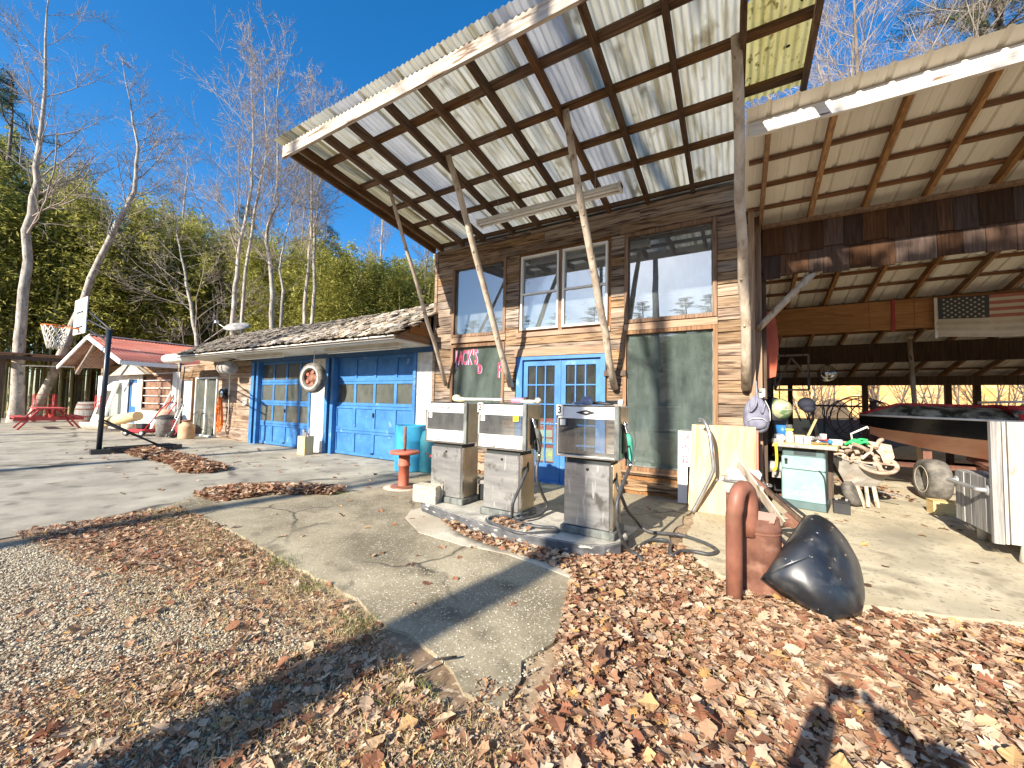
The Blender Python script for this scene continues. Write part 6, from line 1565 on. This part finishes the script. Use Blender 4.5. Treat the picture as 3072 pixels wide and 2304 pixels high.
# bamboo grove and pines
BAM = [(0, (.12, .14, .03)), (.3, (.28, .285, .06)), (.6, (.46, .44, .11)), (1, (.6, .56, .2))]
M['bamboo'] = tint_mat('bamboo', BAM, .6, .45)
M['culm'] = mk('culm', (.2, .19, .09), (.42, .38, .2), (3, 3, 1), .6)
M['needle'] = tint_mat('needle', [(0, (.025, .04, .018)), (.5, (.07, .1, .035)), (1, (.15, .18, .07))], .7, .2)
LEAFQ = (np.array([(-.5, 0, 0), (0, -.13, .02), (.5, 0, -.06), (0, .13, .02)]), np.array([(0, 1, 2, 3)]))
def bamboo_proto(seed, h):
    rg = np.random.default_rng(seed); T = Tubes(); pos = []; nn = 4
    for c in range(nn):
        bx_, by_ = rg.normal(0, .5, 2); ben = rg.normal(0, .05, 2); hh = h * rg.uniform(.82, 1.05)
        z = np.linspace(0, hh, 9); P = np.stack([bx_ + ben[0] * (z / hh) ** 3 * hh * 1.5, by_ + ben[1] * (z / hh) ** 3 * hh * 1.5, z], 1)
        T.add(P, np.linspace(.065, .014, 9), 5)
        for k in range(240):
            f = (.22 + .78 * rg.beta(1.9, 1.2)) * .99; i = min(7, int(f * 8)); p = P[i] + (P[i + 1] - P[i]) * (f * 8 - i)
            rr = (.28 + 1.15 * math.sin(PI * min(1, f * 1.02)) ** .6) * rg.uniform(.15, 1)
            a = rg.uniform(0, 2 * PI); q = p + np.array([math.cos(a) * rr, math.sin(a) * rr, -rr * .2 + rg.normal(0, .12)])
            for e in range(7): pos.append(q + rg.normal(0, .16, 3))
    pos = np.array(pos); n = len(pos)
    F = scatter('crown', [LEAFQ], pos, rotmats(n, .75), rng.uniform(.16, .36, n), np.clip(rng.normal(.5, .25, n), 0, 1))
    return T.mesh('culm'), F
protos = []
for k in range(4):
    o = thing('bamboo', 'feathery olive-green bamboo in the dense grove behind the shop', 'bamboo', (0, 0, 0), 0, 'bamboo stems of the grove', local=True)
    a, b = bamboo_proto(30 + k, 12.0); part('culm', a, M['culm'], o); part('crown', b, M['bamboo'], o); protos.append(o)
n = 0
for ring, (d0, d1, cnt) in enumerate(((0, 3.5, 60), (3.5, 8, 60), (8, 15, 60))):
    for i in range(cnt):
        az = R(32 + (96 - 32) * (i + random.random()) / cnt); d = np.interp(math.degrees(az), [32, 55, 66, 96], [24, 24, 31.5, 33]) + random.uniform(d0, d1)
        x = CAM.x - math.sin(az) * d; y = CAM.y + math.cos(az) * d
        if y < -7: continue
        c = protos[n] if n < 4 else copy_tree(protos[n % 4])
        gz = float(ground_h(np.array(x), np.array(y)))
        k = (1.35 + d * np.interp(math.degrees(az), [32, 40, 50, 60, 72, 84, 96], [.3, .33, .36, .36, .36, .4, .42]) * random.choice((.8, .9, 1.0, 1.06)) - gz) / 12.0
        c.location = (x, y, float(ground_h(np.array(x), np.array(y))) - .05); c.rotation_euler = (0, 0, random.uniform(0, 6.28)); c.scale = (random.uniform(.9, 1.15),) * 2 + (k,)
        n += 1
def pine_proto(seed, h):
    rg = np.random.default_rng(seed); T = Tubes(); pos = []; sc_ = []
    z = np.linspace(0, h, 10); P = np.stack([rg.normal(0, .06, 10), rg.normal(0, .06, 10), z], 1); T.add(P, np.linspace(.26, .03, 10), 8)
    C_ = Tubes()
    for k in range(80):
        f = rg.uniform(.28, 1); p = np.array([0, 0, f * h]); a = rg.uniform(0, 2 * PI); L = (1.06 - f) * h * .32 * rg.uniform(.6, 1.2) + .4
        d = np.array([math.cos(a), math.sin(a), rg.uniform(-.1, .35)]); B, br = limb(p, d, L, .05, 6, -.01, .06, rg); C_.add(B, br, 4)
        for e in range(int(10 + L * 14)):
            i = int(rg.uniform(.25, 1) * 4.99); q = B[i] + (B[i + 1] - B[i]) * rg.uniform(0, 1) + rg.normal(0, .2, 3) * (.4 + .3 * L * .3); pos.append(q)
    pos = np.array(pos); n = len(pos)
    star = []
    V = []; F = []
    for k in range(6):
        a = k * PI / 3; V += [(0, 0, 0), (math.cos(a) * .5 - math.sin(a) * .03, math.sin(a) * .5 + math.cos(a) * .03, .25), (math.cos(a) * .62, math.sin(a) * .62, .2), (math.cos(a) * .5 + math.sin(a) * .03, math.sin(a) * .5 - math.cos(a) * .03, .25)]; F.append((k * 4, k * 4 + 1, k * 4 + 2, k * 4 + 3))
    cr = scatter('crown', [(np.array(V), np.array(F))], pos, rotmats(n, .9), rng.uniform(.3, .55, n), np.clip(rng.normal(.45, .25, n), 0, 1))
    return T.mesh('trunk'), C_.mesh('bough'), cr
pp = thing('pine_tree', 'tall dark pine standing behind the pole shed and the tallest bare tree', 'pine tree', (-37, -2, 0), 0, 'pines around the yard', local=True)
a, b, c = pine_proto(60, 20); part('trunk', a, M['darkbark'], pp); part('bough', b, M['darkbark'], pp); part('crown', c, M['needle'], pp)
for (x, y, s_, lab) in ((-43, -4.5, 1.05, 'pine at the far west edge of the woods'), (-34.5, 9.5, .85, 'pine rising above the bamboo west of the forked tree'), (-29.5, 14, .8, 'small pine peeking over the middle of the bamboo'),
                        (8.8, 15, .95, 'pine showing green above the far east end of the carport roof'), (14, 17, 1.0, 'pine at the eastern edge of the hill'), (1.5, 24, .7, 'small pine behind the yellowed canopy sheet'), (12, 11, .8, 'pine with boughs hanging above the carport roof edge')):
    c = copy_tree(pp); c['label'] = lab; c.location = (x, y, float(ground_h(np.array(x), np.array(y))) - .1); c.rotation_euler = (0, 0, random.uniform(0, 6)); c.scale = (s_,) * 3
# hillside trees behind the carport
g2_ = 'bare trees on the hill behind the carport'
hb = bare_tree('bare_tree', 'many-branched bare tree on the hill above the carport roof', [(4.2, 13.0, 2.5), (4.1, 12.9, 8), (4.3, 12.8, 13), (4.0, 12.7, 20)], .2, 21, g2_, .25, 34, .95, .36, m=M['darkbark'])
hb2 = bare_tree('bare_tree', 'spreading bare tree above the middle of the carport fascia', [(7.4, 13.5, 3.5), (7.2, 13.4, 8), (7.6, 13.3, 13), (7.2, 13.2, 19)], .18, 22, g2_, .25, 34, 1.05, .4, m=M['darkbark'])
for src, x, y, s_, lab in ((hb, 9.8, 18, 1.15, 'bare tree among the pines at the east end of the hill'), (hb2, 5.6, 18.5, 1.15, 'bare tree farther up the hill between the two nearer ones'), (hb, 1.6, 19, 1.1, 'pale bare tree seen past the yellowed canopy sheet'), (hb2, 11.5, 14, 1.0, 'bare tree over the far corner of the carport'), (hb, -9.5, 15, 1.15, 'bare tree whose tips show over the canopy fascia'), (hb2, -6, 18, 1.1, 'second bare tree whose tips show over the canopy fascia')):
    c = copy_tree(src); c['label'] = lab; c.location = (x, y, float(ground_h(np.array(x), np.array(y)))); c.rotation_euler = (0, 0, random.uniform(0, 6)); c.scale = (s_,) * 3
# saplings on the clay bank
sp = None
for k in range(16):
    x = random.uniform(1.6, 8.5); y = random.uniform(8.2, 9.8); z = float(ground_h(np.array(x), np.array(y)))
    if sp is None:
        T = Tubes(); rg = np.random.default_rng(5)
        for q in range(3):
            B, br = limb((rg.normal(0, .1), 0, 0), (rg.normal(0, .3), 0, 1), 2.4, .022, 7, .1, .12, rg); T.add(B, br, 5)
            for e in range(7):
                i = int(rg.uniform(1, 5.9)); B2, b2 = limb(B[i], side_dir(B[i + 1] - B[i], .7, rg), rg.uniform(.3, .9), .009, 4, .05, .15, rg); T.add(B2, b2, 4)
        sp = part('sapling', T.mesh('sapling'), M['darkbark']); setp(sp, 'leafless dark sapling on the orange clay bank behind the carport', 'sapling', 'saplings on the clay bank'); c = sp
    else: c = copy_tree(sp)
    c.location = (x, y, z - .05); c.rotation_euler = (0, 0, random.uniform(0, 6)); c.scale = (random.uniform(.7, 1.2),) * 3
# trees across the road behind the viewer: they throw the trunk and twig shadows and show in the panes
g3_ = 'bare roadside trees across the yard from the store'
rb = bare_tree('bare_tree', 'roadside tree whose trunk shadow crosses the forecourt to pump 3', [(-3.42, -14.2, 0), (-3.4, -14.2, 5), (-3.36, -14.1, 10), (-3.3, -14.2, 17)], .25, 41, g3_, .55, 14, .8, .3, twig=.6)
for x, y, s_, lab in ((-13, -17, 1.0, 'roadside tree opposite the garage doors'), (5.5, -19, 1.1, 'roadside tree opposite the carport'), (-22, -16, 1.0, 'roadside tree opposite the west shop'), (-8.5, -22, 1.15, 'roadside tree set back between two others')):
    c = copy_tree(rb); c['label'] = lab; c.location = (x, y, 0); c.rotation_euler = (0, 0, random.uniform(0, 6)); c.scale = (s_,) * 3
for k in range(22):
    c = copy_tree(pp); x = -42 + 4 * k + random.uniform(-1, 1); c['label'] = 'dark pine in the line of pines beyond the road'; c['group'] = 'pines beyond the road'
    yy = -46 + random.uniform(-4, 4); c.location = (x, yy, float(ground_h(np.array(x), np.array(yy)))); c.scale = (.9,) * 2 + (.45,)
th = None
for k in range(30):
    c = copy_tree(protos[k % 4]); x = -44 + 2.7 * k + random.uniform(-1, 1); yy = -33 - random.uniform(0, 6)
    c['label'] = 'low bamboo clump in the thicket beyond the road'; c['group'] = 'bamboo thicket beyond the road'
    c.location = (x, yy, float(ground_h(np.array(x), np.array(yy)))); c.scale = (1.3, 1.3, random.uniform(.4, .6))
# an added, unseen hemlock whose one dense bough keeps the sun off the carport beam
hm = thing('shade_blocker', 'added unseen hemlock with one dense bough facing the carport', 'blocker', (2.4, -12.6, 0), local=True)
T = Tubes(); T.add(np.array([(0, 0, 0), (.05, 0, 5), (0, .05, 9), (.1, .1, 11)]), np.array([.16, .13, .08, .04]), 8); part('trunk', T.mesh('trunk'), M['darkbark'], hm)
T = Tubes(); pos = []
for k in range(9):
    B, br = limb((0, 0, 9.0 + .05 * k), (-1, rng.normal(0, .15), rng.normal(.02, .05)), 4.2, .04, 7, 0, .05, rng); T.add(B, br, 4)
nq = 3400
pos = np.column_stack([rng.uniform(-4.35, -.6, nq), rng.normal(.4, .3, nq), rng.uniform(8.95, 9.72, nq)])
part('bough', T.mesh('bough'), M['darkbark'], hm)
part('crown', scatter('crown', [LEAFQ], pos, rotmats(nq, .8), rng.uniform(.2, .36, nq), np.clip(rng.normal(.45, .25, nq), 0, 1)), M['needle'], hm)
# ---------------------------------------------------------------- leaf litter, gravel, dry grass
PAL = [(0, (.11, .06, .04)), (.15, (.25, .1, .055)), (.32, (.34, .185, .105)), (.5, (.43, .275, .17)), (.68, (.52, .375, .25)), (.88, (.6, .475, .34)), (1, (.52, .3, .11))]
M['leaf'] = tint_mat('leaf', PAL, .75, .18)
def leaf_proto(seed, kind=0):
    rg = np.random.default_rng(seed)
    n = 8
    if kind == 0: wid = np.array([.02, .12, .3, .14, .36, .15, .3, .1, .01])      # oak lobes
    elif kind == 1: wid = np.array([.02, .16, .28, .34, .35, .3, .22, .12, .01])   # oval
    else: wid = np.array([.03, .3, .52, .3, .42, .2, .16, .07, .01])              # maple-like
    wid = wid * rg.uniform(.85, 1.15, n + 1)
    x = np.linspace(-.5, .5, n + 1); curl = rg.uniform(-.9, 1.2); fold = rg.uniform(.15, .8); tw = rg.uniform(-.7, .7)
    V = []
    for i in range(n + 1):
        zc = curl * (x[i] ** 2) * .5
        for s_ in (-1, 0, 1):
            w = wid[i] * (1 + .15 * s_ * rg.normal()); V.append((x[i] + (.06 * abs(s_) if wid[i] > .25 else 0), s_ * w, zc + abs(s_) * wid[i] * fold * .55 + tw * x[i] * s_ * w))
    F = []
    for i in range(n):
        for s_ in (0, 1): F.append((i * 3 + s_, i * 3 + s_ + 1, (i + 1) * 3 + s_ + 1, (i + 1) * 3 + s_))
    return np.array(V), np.array(F)
LP = [leaf_proto(100 + k, (0, 0, 1, 2, 0, 1)[k % 6]) for k in range(9)]
BITS = [(V[9:18], F[:4] % 9) for V, F in [leaf_proto(200 + k, 1) for k in range(3)]]
BITS = [(V - V.mean(0), np.array([(0, 1, 4, 3), (1, 2, 5, 4), (3, 4, 7, 6), (4, 5, 8, 7)])) for V, F in BITS]
def litter_pts(poly, n, depth):
    q = sample_poly(poly, n); z = rng.uniform(0, 1, n) ** 1.4 * depth + .004
    return np.column_stack([q, z])
DENSE = [(-1.12, -2.72), (-.95, -2.6), (-.72, -2.15), (-.4, -1.98), (-.3, -2.3), (-.05, -2.62), (.3, -2.66), (.8, -2.55), (1.1, -2.46), (1.65, -2.24), (2.1, -2.4), (1.5, -3.8), (.3, -4.9), (-.35, -5.1), (-.72, -4.75), (-.78, -4.2), (-.93, -3.7), (-1.06, -3.25)]
parts_p = []; parts_s = []; parts_t = []; lift = []
def add_leaves(pts, s0, s1, t0=.48, t1=.26):
    n = len(pts); parts_p.append(pts); parts_s.append(rng.uniform(s0, s1, n)); parts_t.append(np.clip(rng.normal(t0, t1, n), 0, 1))
add_leaves(litter_pts(DENSE, 11500, .045), .03, .078)
add_leaves(litter_pts([(-1.5, -2.78), (-1.0, -2.62), (-.85, -2.45), (-.9, -2.9), (-1.1, -3.1), (-1.4, -3.0)], 420, .05), .04, .08)
add_leaves(litter_pts([(-2.85, -2.6), (-2.3, -2.72), (-1.5, -2.78), (-1.4, -3.0), (-1.9, -2.95), (-2.4, -2.86)], 420, .05), .035, .075)
add_leaves(litter_pts([(-2.2, -2.5), (-1.75, -2.52), (-1.7, -2.72), (-2.1, -2.7)], 70, .03) + np.array([0, 0, .12]), .04, .08)
add_leaves(litter_pts([(-2.5, -5.6), (-2.1, -4.85), (-1.8, -4.42), (-1.2, -4.6), (-.7, -4.7), (-.2, -5.1), (-.9, -5.5)], 330, .02), .035, .1, .5, .28)
def pile(poly, n, hgt, s0, s1, curve):
    q = sample_poly(poly, n); c = np.array(curve); d = np.min(np.linalg.norm(q[:, None, :] - c[None], axis=2), axis=1)
    top = hgt * np.clip(1 - d / .55, 0.08, 1); add_leaves(np.column_stack([q, rng.uniform(0, 1, n) * top + .01]), s0, s1, .4, .24)
pile([(-12.3, -2.75), (-11.96, -2.15), (-10.73, -2.1), (-9.33, -2.25), (-8.05, -2.4), (-7.9, -2.8), (-8.3, -3.05), (-9.7, -2.8), (-10.8, -2.85)], 2100, .16, .07, .13, [(-12 + .35 * k, -2.45 - .02 * k) for k in range(12)])
pile([(-6.35, -3.6), (-6.55, -3.0), (-6.3, -2.65), (-5.7, -2.35), (-4.8, -2.3), (-4.85, -2.6), (-5.5, -3.0), (-5.65, -3.6)], 1500, .12, .05, .1, [(-6.1 + .18 * k, -3.25 + .12 * k) for k in range(8)])
add_leaves(litter_pts([(-6.0, -5.15), (-5.85, -3.9), (-4.8, -3.98), (-3.8, -4.1), (-3.0, -4.25), (-3.4, -4.7), (-4.6, -4.95)], 1150, .02), .03, .07, .42, .26)
add_leaves(litter_pts([(-4.6, -4.95), (-3.4, -4.7), (-3.0, -4.2), (-1.75, -4.35), (-2.1, -4.9), (-2.6, -5.3), (-4.0, -5.4)], 130, .015), .03, .085, .5, .28)
add_leaves(litter_pts([(-16, -3.2), (-5.5, -4.3), (-1.2, -4.2), (-1, -2.8), (-5, -.3), (-15, -.5)], 170, .012), .05, .11, .4, .28)
add_leaves(litter_pts([(.4, -2.3), (2.4, -2.1), (2.4, 3.5), (.9, 3.0)], 46, .012) + np.array([0, 0, .016]), .05, .1, .4, .28)
add_leaves(litter_pts([(1.75, 2.0), (2.35, 1.8), (2.2, 3.6), (1.5, 3.4)], 260, .04) + np.array([0, 0, .016]), .04, .09, .3, .2)
add_leaves(litter_pts([(-3.3, -2.2), (-1.0, -2.4), (-.7, -.6), (-3, -.4)], 30, .01) + np.array([0, 0, .015]), .04, .08)
add_leaves(litter_pts([(.5, .7), (1.0, 1.0), (.9, 1.9), (.3, 1.6)], 80, .05) + np.array([0, 0, .02]), .04, .09)
P = np.concatenate(parts_p); S_ = np.concatenate(parts_s); T_ = np.concatenate(parts_t)
me = scatter('leaf_litter', LP, P, rotmats(len(P), .38), S_, T_); me.materials.append(M['leaf'])
litter = struct('leaf_litter', me, None, 'stuff')
# the largest, nearest leaves one by one
lm = []
for k in range(24):
    V, F = LP[k % 9]; m_ = mesh_np('leaf', V, F, np.full(len(F), (k * .618) % 1.0)); m_.materials.append(M['leaf']); lm.append(m_)
q1 = sample_poly([(-.95, -3.4), (-.2, -2.7), (1.4, -2.5), (1.6, -3.2), (.4, -4.7), (-.5, -4.9), (-.75, -4.4)], 205); q2 = sample_poly([(-2.3, -5.4), (-1.8, -4.5), (-.8, -4.7), (-.4, -5.0), (-1, -5.3)], 45); q3 = sample_poly([(-5, -4.9), (-4, -4.2), (-2.2, -4.5), (-2.4, -5.1)], 35)
for k, (x, y) in enumerate(np.concatenate([q1, q2, q3])):
    o = bpy.data.objects.new('leaf', lm[k % 24]); COL.objects.link(o); o.parent = litter
    o.location = (x, y, random.uniform(.03, .075) if k < 205 else random.uniform(.01, .03)); o.rotation_euler = (random.gauss(0, .35), random.gauss(0, .35), random.uniform(0, 6.28)); o.scale = (random.uniform(.065, .105) if k < 205 else random.uniform(.05, .1),) * 3
# shredded leaf bits
bits = np.concatenate([litter_pts([(-2.9, -5.8), (-2.6, -5.1), (-2.1, -4.8), (-1.75, -4.38), (-1.2, -4.62), (-1.0, -4.62), (-1.1, -4.38), (-.85, -4.35), (-.75, -4.62), (-.2, -5.0), (-.9, -5.7)], 9500, .018), litter_pts(DENSE, 5000, .03),
                       litter_pts([(-6.0, -5.15), (-5.9, -3.9), (-3.8, -4.08), (-1.8, -4.36), (-2.2, -4.85), (-3.4, -4.8), (-4.6, -5.05)], 9000, .012), litter_pts([(-4.6, -5.0), (-3.4, -4.8), (-2.2, -4.85), (-1.7, -4.7), (-2.3, -5.6), (-4, -5.6)], 1500, .01)])
me = scatter('leaf_crumbs', BITS, bits, rotmats(len(bits), .5), rng.uniform(.014, .045, len(bits)), np.clip(rng.normal(.52, .28, len(bits)), 0, 1)); me.materials.append(M['leaf']); struct('leaf_crumbs', me, None, 'stuff')
# gravel
ico = bmesh.new(); bmesh.ops.create_icosphere(ico, subdivisions=1, radius=.5)
iv = np.array([v.co[:] for v in ico.verts]); if_ = np.array([[v.index for v in f.verts] for f in ico.faces]); ico.free()
PB = []
for k in range(5):
    g = np.random.default_rng(300 + k); V = iv * (1 + g.normal(0, .13, (len(iv), 1))) * np.array([1, g.uniform(.65, .95), g.uniform(.45, .7)]); PB.append((V, if_))
M['pebble'] = tint_mat('pebble', [(0, (.14, .11, .075)), (.35, (.32, .265, .185)), (.7, (.5, .44, .325)), (1, (.62, .56, .44))], .85)
GR = [(-5.2, -5.75), (-5.6, -5.05), (-4.2, -4.85), (-3.0, -4.55), (-2.0, -4.6), (-1.55, -4.75), (-1.5, -5.2), (-2.0, -5.8)]
gp_ = np.column_stack([sample_poly(GR, 42000), np.zeros(42000)]); ex = np.column_stack([sample_poly([(-2.2, -5.6), (-1.8, -4.6), (-.9, -4.75), (-.1, -5.0), (.3, -4.6), (-.3, -5.3)], 7000), np.zeros(7000)])
gp_ = np.concatenate([gp_, ex]); gs = .006 + .017 * rng.beta(1.3, 3.2, len(gp_)); gs[rng.random(len(gp_)) < .012] *= 2.0
gp_[:, 2] = -.012 + gs * .18 + rng.uniform(0, .006, len(gp_))
me = scatter('gravel', PB, gp_, rotmats(len(gp_), .5), gs, rng.beta(2, 1.6, len(gp_))); me.materials.append(M['pebble']); struct('gravel', me, None, 'stuff')
# broken aggregate showing in the forecourt
cp_ = np.column_stack([sample_poly([(-2.6, -4.1), (-1.9, -3.2), (-1.15, -3.25), (-.85, -4.2), (-.95, -4.5), (-1.8, -4.25)], 2600), np.full(2600, .006)])
me = scatter('aggregate_stones', PB, cp_, rotmats(2600, .3), rng.uniform(.005, .017, 2600), rng.beta(2.4, 1.3, 2600)); me.materials.append(M['pebble']); struct('aggregate_stones', me, None, 'stuff')
# dry grass
BL = [(np.array([(-.03, 0, 0), (.03, 0, 0), (.018 + b_ * .4, 0, .55), (-.012 + b_ * .4, 0, .55), (b_ * 1.2, .0, 1.0 - abs(b_) * .3), (b_ * 1.2 + .004, 0, 1.0 - abs(b_) * .3)]), np.array([(0, 1, 2, 3), (3, 2, 5, 4)])) for b_ in (.25, .7, -.5, .95)]
M['drygrass'] = tint_mat('drygrass', [(0, (.16, .17, .05)), (.3, (.36, .3, .13)), (.7, (.55, .45, .24)), (1, (.66, .57, .36))], .8, .2)
gpos = np.concatenate([litter_pts([(-2.6, -5.5), (-1.85, -4.4), (-1.1, -4.6), (-.75, -4.62), (-.2, -5.0), (-.9, -5.5)], 5200, .005), litter_pts([(-5.9, -4.3), (-5.85, -3.92), (-3.75, -4.05), (-1.8, -4.3), (-1.85, -4.6), (-3.7, -4.5)], 4600, .005),
                       litter_pts(DENSE, 1400, .02), litter_pts([(-4.9, -4.9), (-3.4, -4.5), (-2.2, -4.6), (-2.4, -5.2)], 1300, .004), litter_pts([(-6.6, -3.4), (-6.1, -3.2), (-5.6, -3.75), (-5.9, -4.0)], 400, .004)])
gpos[:, 2] -= .008
me = scatter('dry_grass', BL, gpos, rotmats(len(gpos), .8), rng.uniform(.02, .075, len(gpos)), np.clip(rng.normal(.6, .25, len(gpos)), 0, 1)); me.materials.append(M['drygrass']); struct('dry_grass', me, None, 'stuff')
gn = np.concatenate([np.column_stack([rng.normal(x, .09, 170), rng.normal(y, .06, 170), np.zeros(170)]) for x, y in ((-1.95, -4.42), (-2.6, -4.3), (-.2, -2.55), (-1.3, -4.62), (-3.2, -4.15), (-4.9, -2.45), (-.35, -3.6))])
me = scatter('green_grass', BL, gn, rotmats(len(gn), .6), rng.uniform(.03, .08, len(gn)), rng.uniform(0, 1, len(gn))); me.materials.append(tint_mat('greenblade', [(0, (.05, .08, .015)), (1, (.2, .24, .06))], .7, .2)); struct('green_grass', me, None, 'stuff')
# fallen sticks
for k, (x, y, a, L, lab) in enumerate(((-1.3, -4.45, 60, .22, 'dark twig lying on the broken concrete edge'), (-3.9, -4.75, 15, .3, 'thin dark stick on the gravel'), (-.5, -4.3, 120, .35, 'long twig across the brown leaves'))):
    single('stick', MB().tube([(-L / 2, 0, .01), (0, .02, .02), (L / 2, 0, .012)], .006, 5), M['darkbark'], lab, 'stick', (x, y, .02), a)
# ---------------------------------------------------------------- the person taking the photograph (seen only as a shadow)
def person():
    rtv, fv = Vector((.866, .5, 0)), Vector((-.5, .866, 0))
    base = CAM - fv * .36 + rtv * .13; base.z = 0
    P = lambda r_, f_, z: base + rtv * r_ + fv * f_ + Vector((0, 0, z))
    vs = [P(0, 0, .7), P(0, .0, .9), P(0, .02, 1.08), P(0, .02, 1.14), P(0, .03, 1.2), P(0, .035, 1.27), P(0, .03, 1.33),
          P(-.16, .02, 1.07), P(-.44, .2, 1.0), P(-.235, .3, 1.28), P(.16, .02, 1.07), P(.22, .12, .96), P(-.03, .3, 1.28),
          P(-.09, 0, .66), P(-.1, .02, .38), P(-.1, 0, .05), P(-.1, .1, .025), P(.09, 0, .66), P(.1, .02, .38), P(.1, 0, .05), P(.1, .1, .025)]
    ed = [(0, 1), (1, 2), (2, 3), (3, 4), (4, 5), (5, 6), (2, 7), (7, 8), (8, 9), (2, 10), (10, 11), (11, 12), (0, 13), (13, 14), (14, 15), (15, 16), (0, 17), (17, 18), (18, 19), (19, 20)]
    rad = [.13, .125, .13, .05, .065, .085, .07, .075, .06, .05, .07, .06, .05, .08, .055, .04, .035, .08, .055, .04, .035]
    me = bpy.data.meshes.new('person'); me.from_pydata([tuple(v) for v in vs], ed, [])
    o = bpy.data.objects.new('person', me); COL.objects.link(o)
    o.modifiers.new('skin', 'SKIN'); sd = me.skin_vertices[0].data
    for k, r_ in enumerate(rad): sd[k].radius = (r_, r_)
    sd[0].use_root = True
    s_ = o.modifiers.new('sub', 'SUBSURF'); s_.levels = s_.render_levels = 2
    me.materials.append(plain('clothes', (.08, .09, .12), .8))
    setp(o, 'person in dark clothes standing in the yard holding a phone up', 'person')
    ph = MB().bbox((-.07, -.006, -.035), (.07, .0, .035), .003)
    t_ = single('phone', ph, M['black'], 'black phone held up by the person in the yard', 'phone', tuple(CAM - fv * .05 - rtv * .035 - Vector((0, 0, .015))), 30)
    for hx, sg in ((-.235, -1), (-.03, 1)):
        for k in range(4):
            c0 = P(hx, .3, 1.29 - .0 * k); 
            d_ = Vector((0, 0, .012 * (1.5 - k)))
            f_ = part('finger', MB().tube([c0 + d_, c0 + d_ + fv * .0 - rtv * sg * .025 + Vector((0, 0, .03)), c0 + d_ - rtv * sg * .045 + Vector((0, 0, .035))], .009, 6), plain('skin%d%d' % (k, sg), (.5, .3, .22), .6))
            f_.parent = o
person()
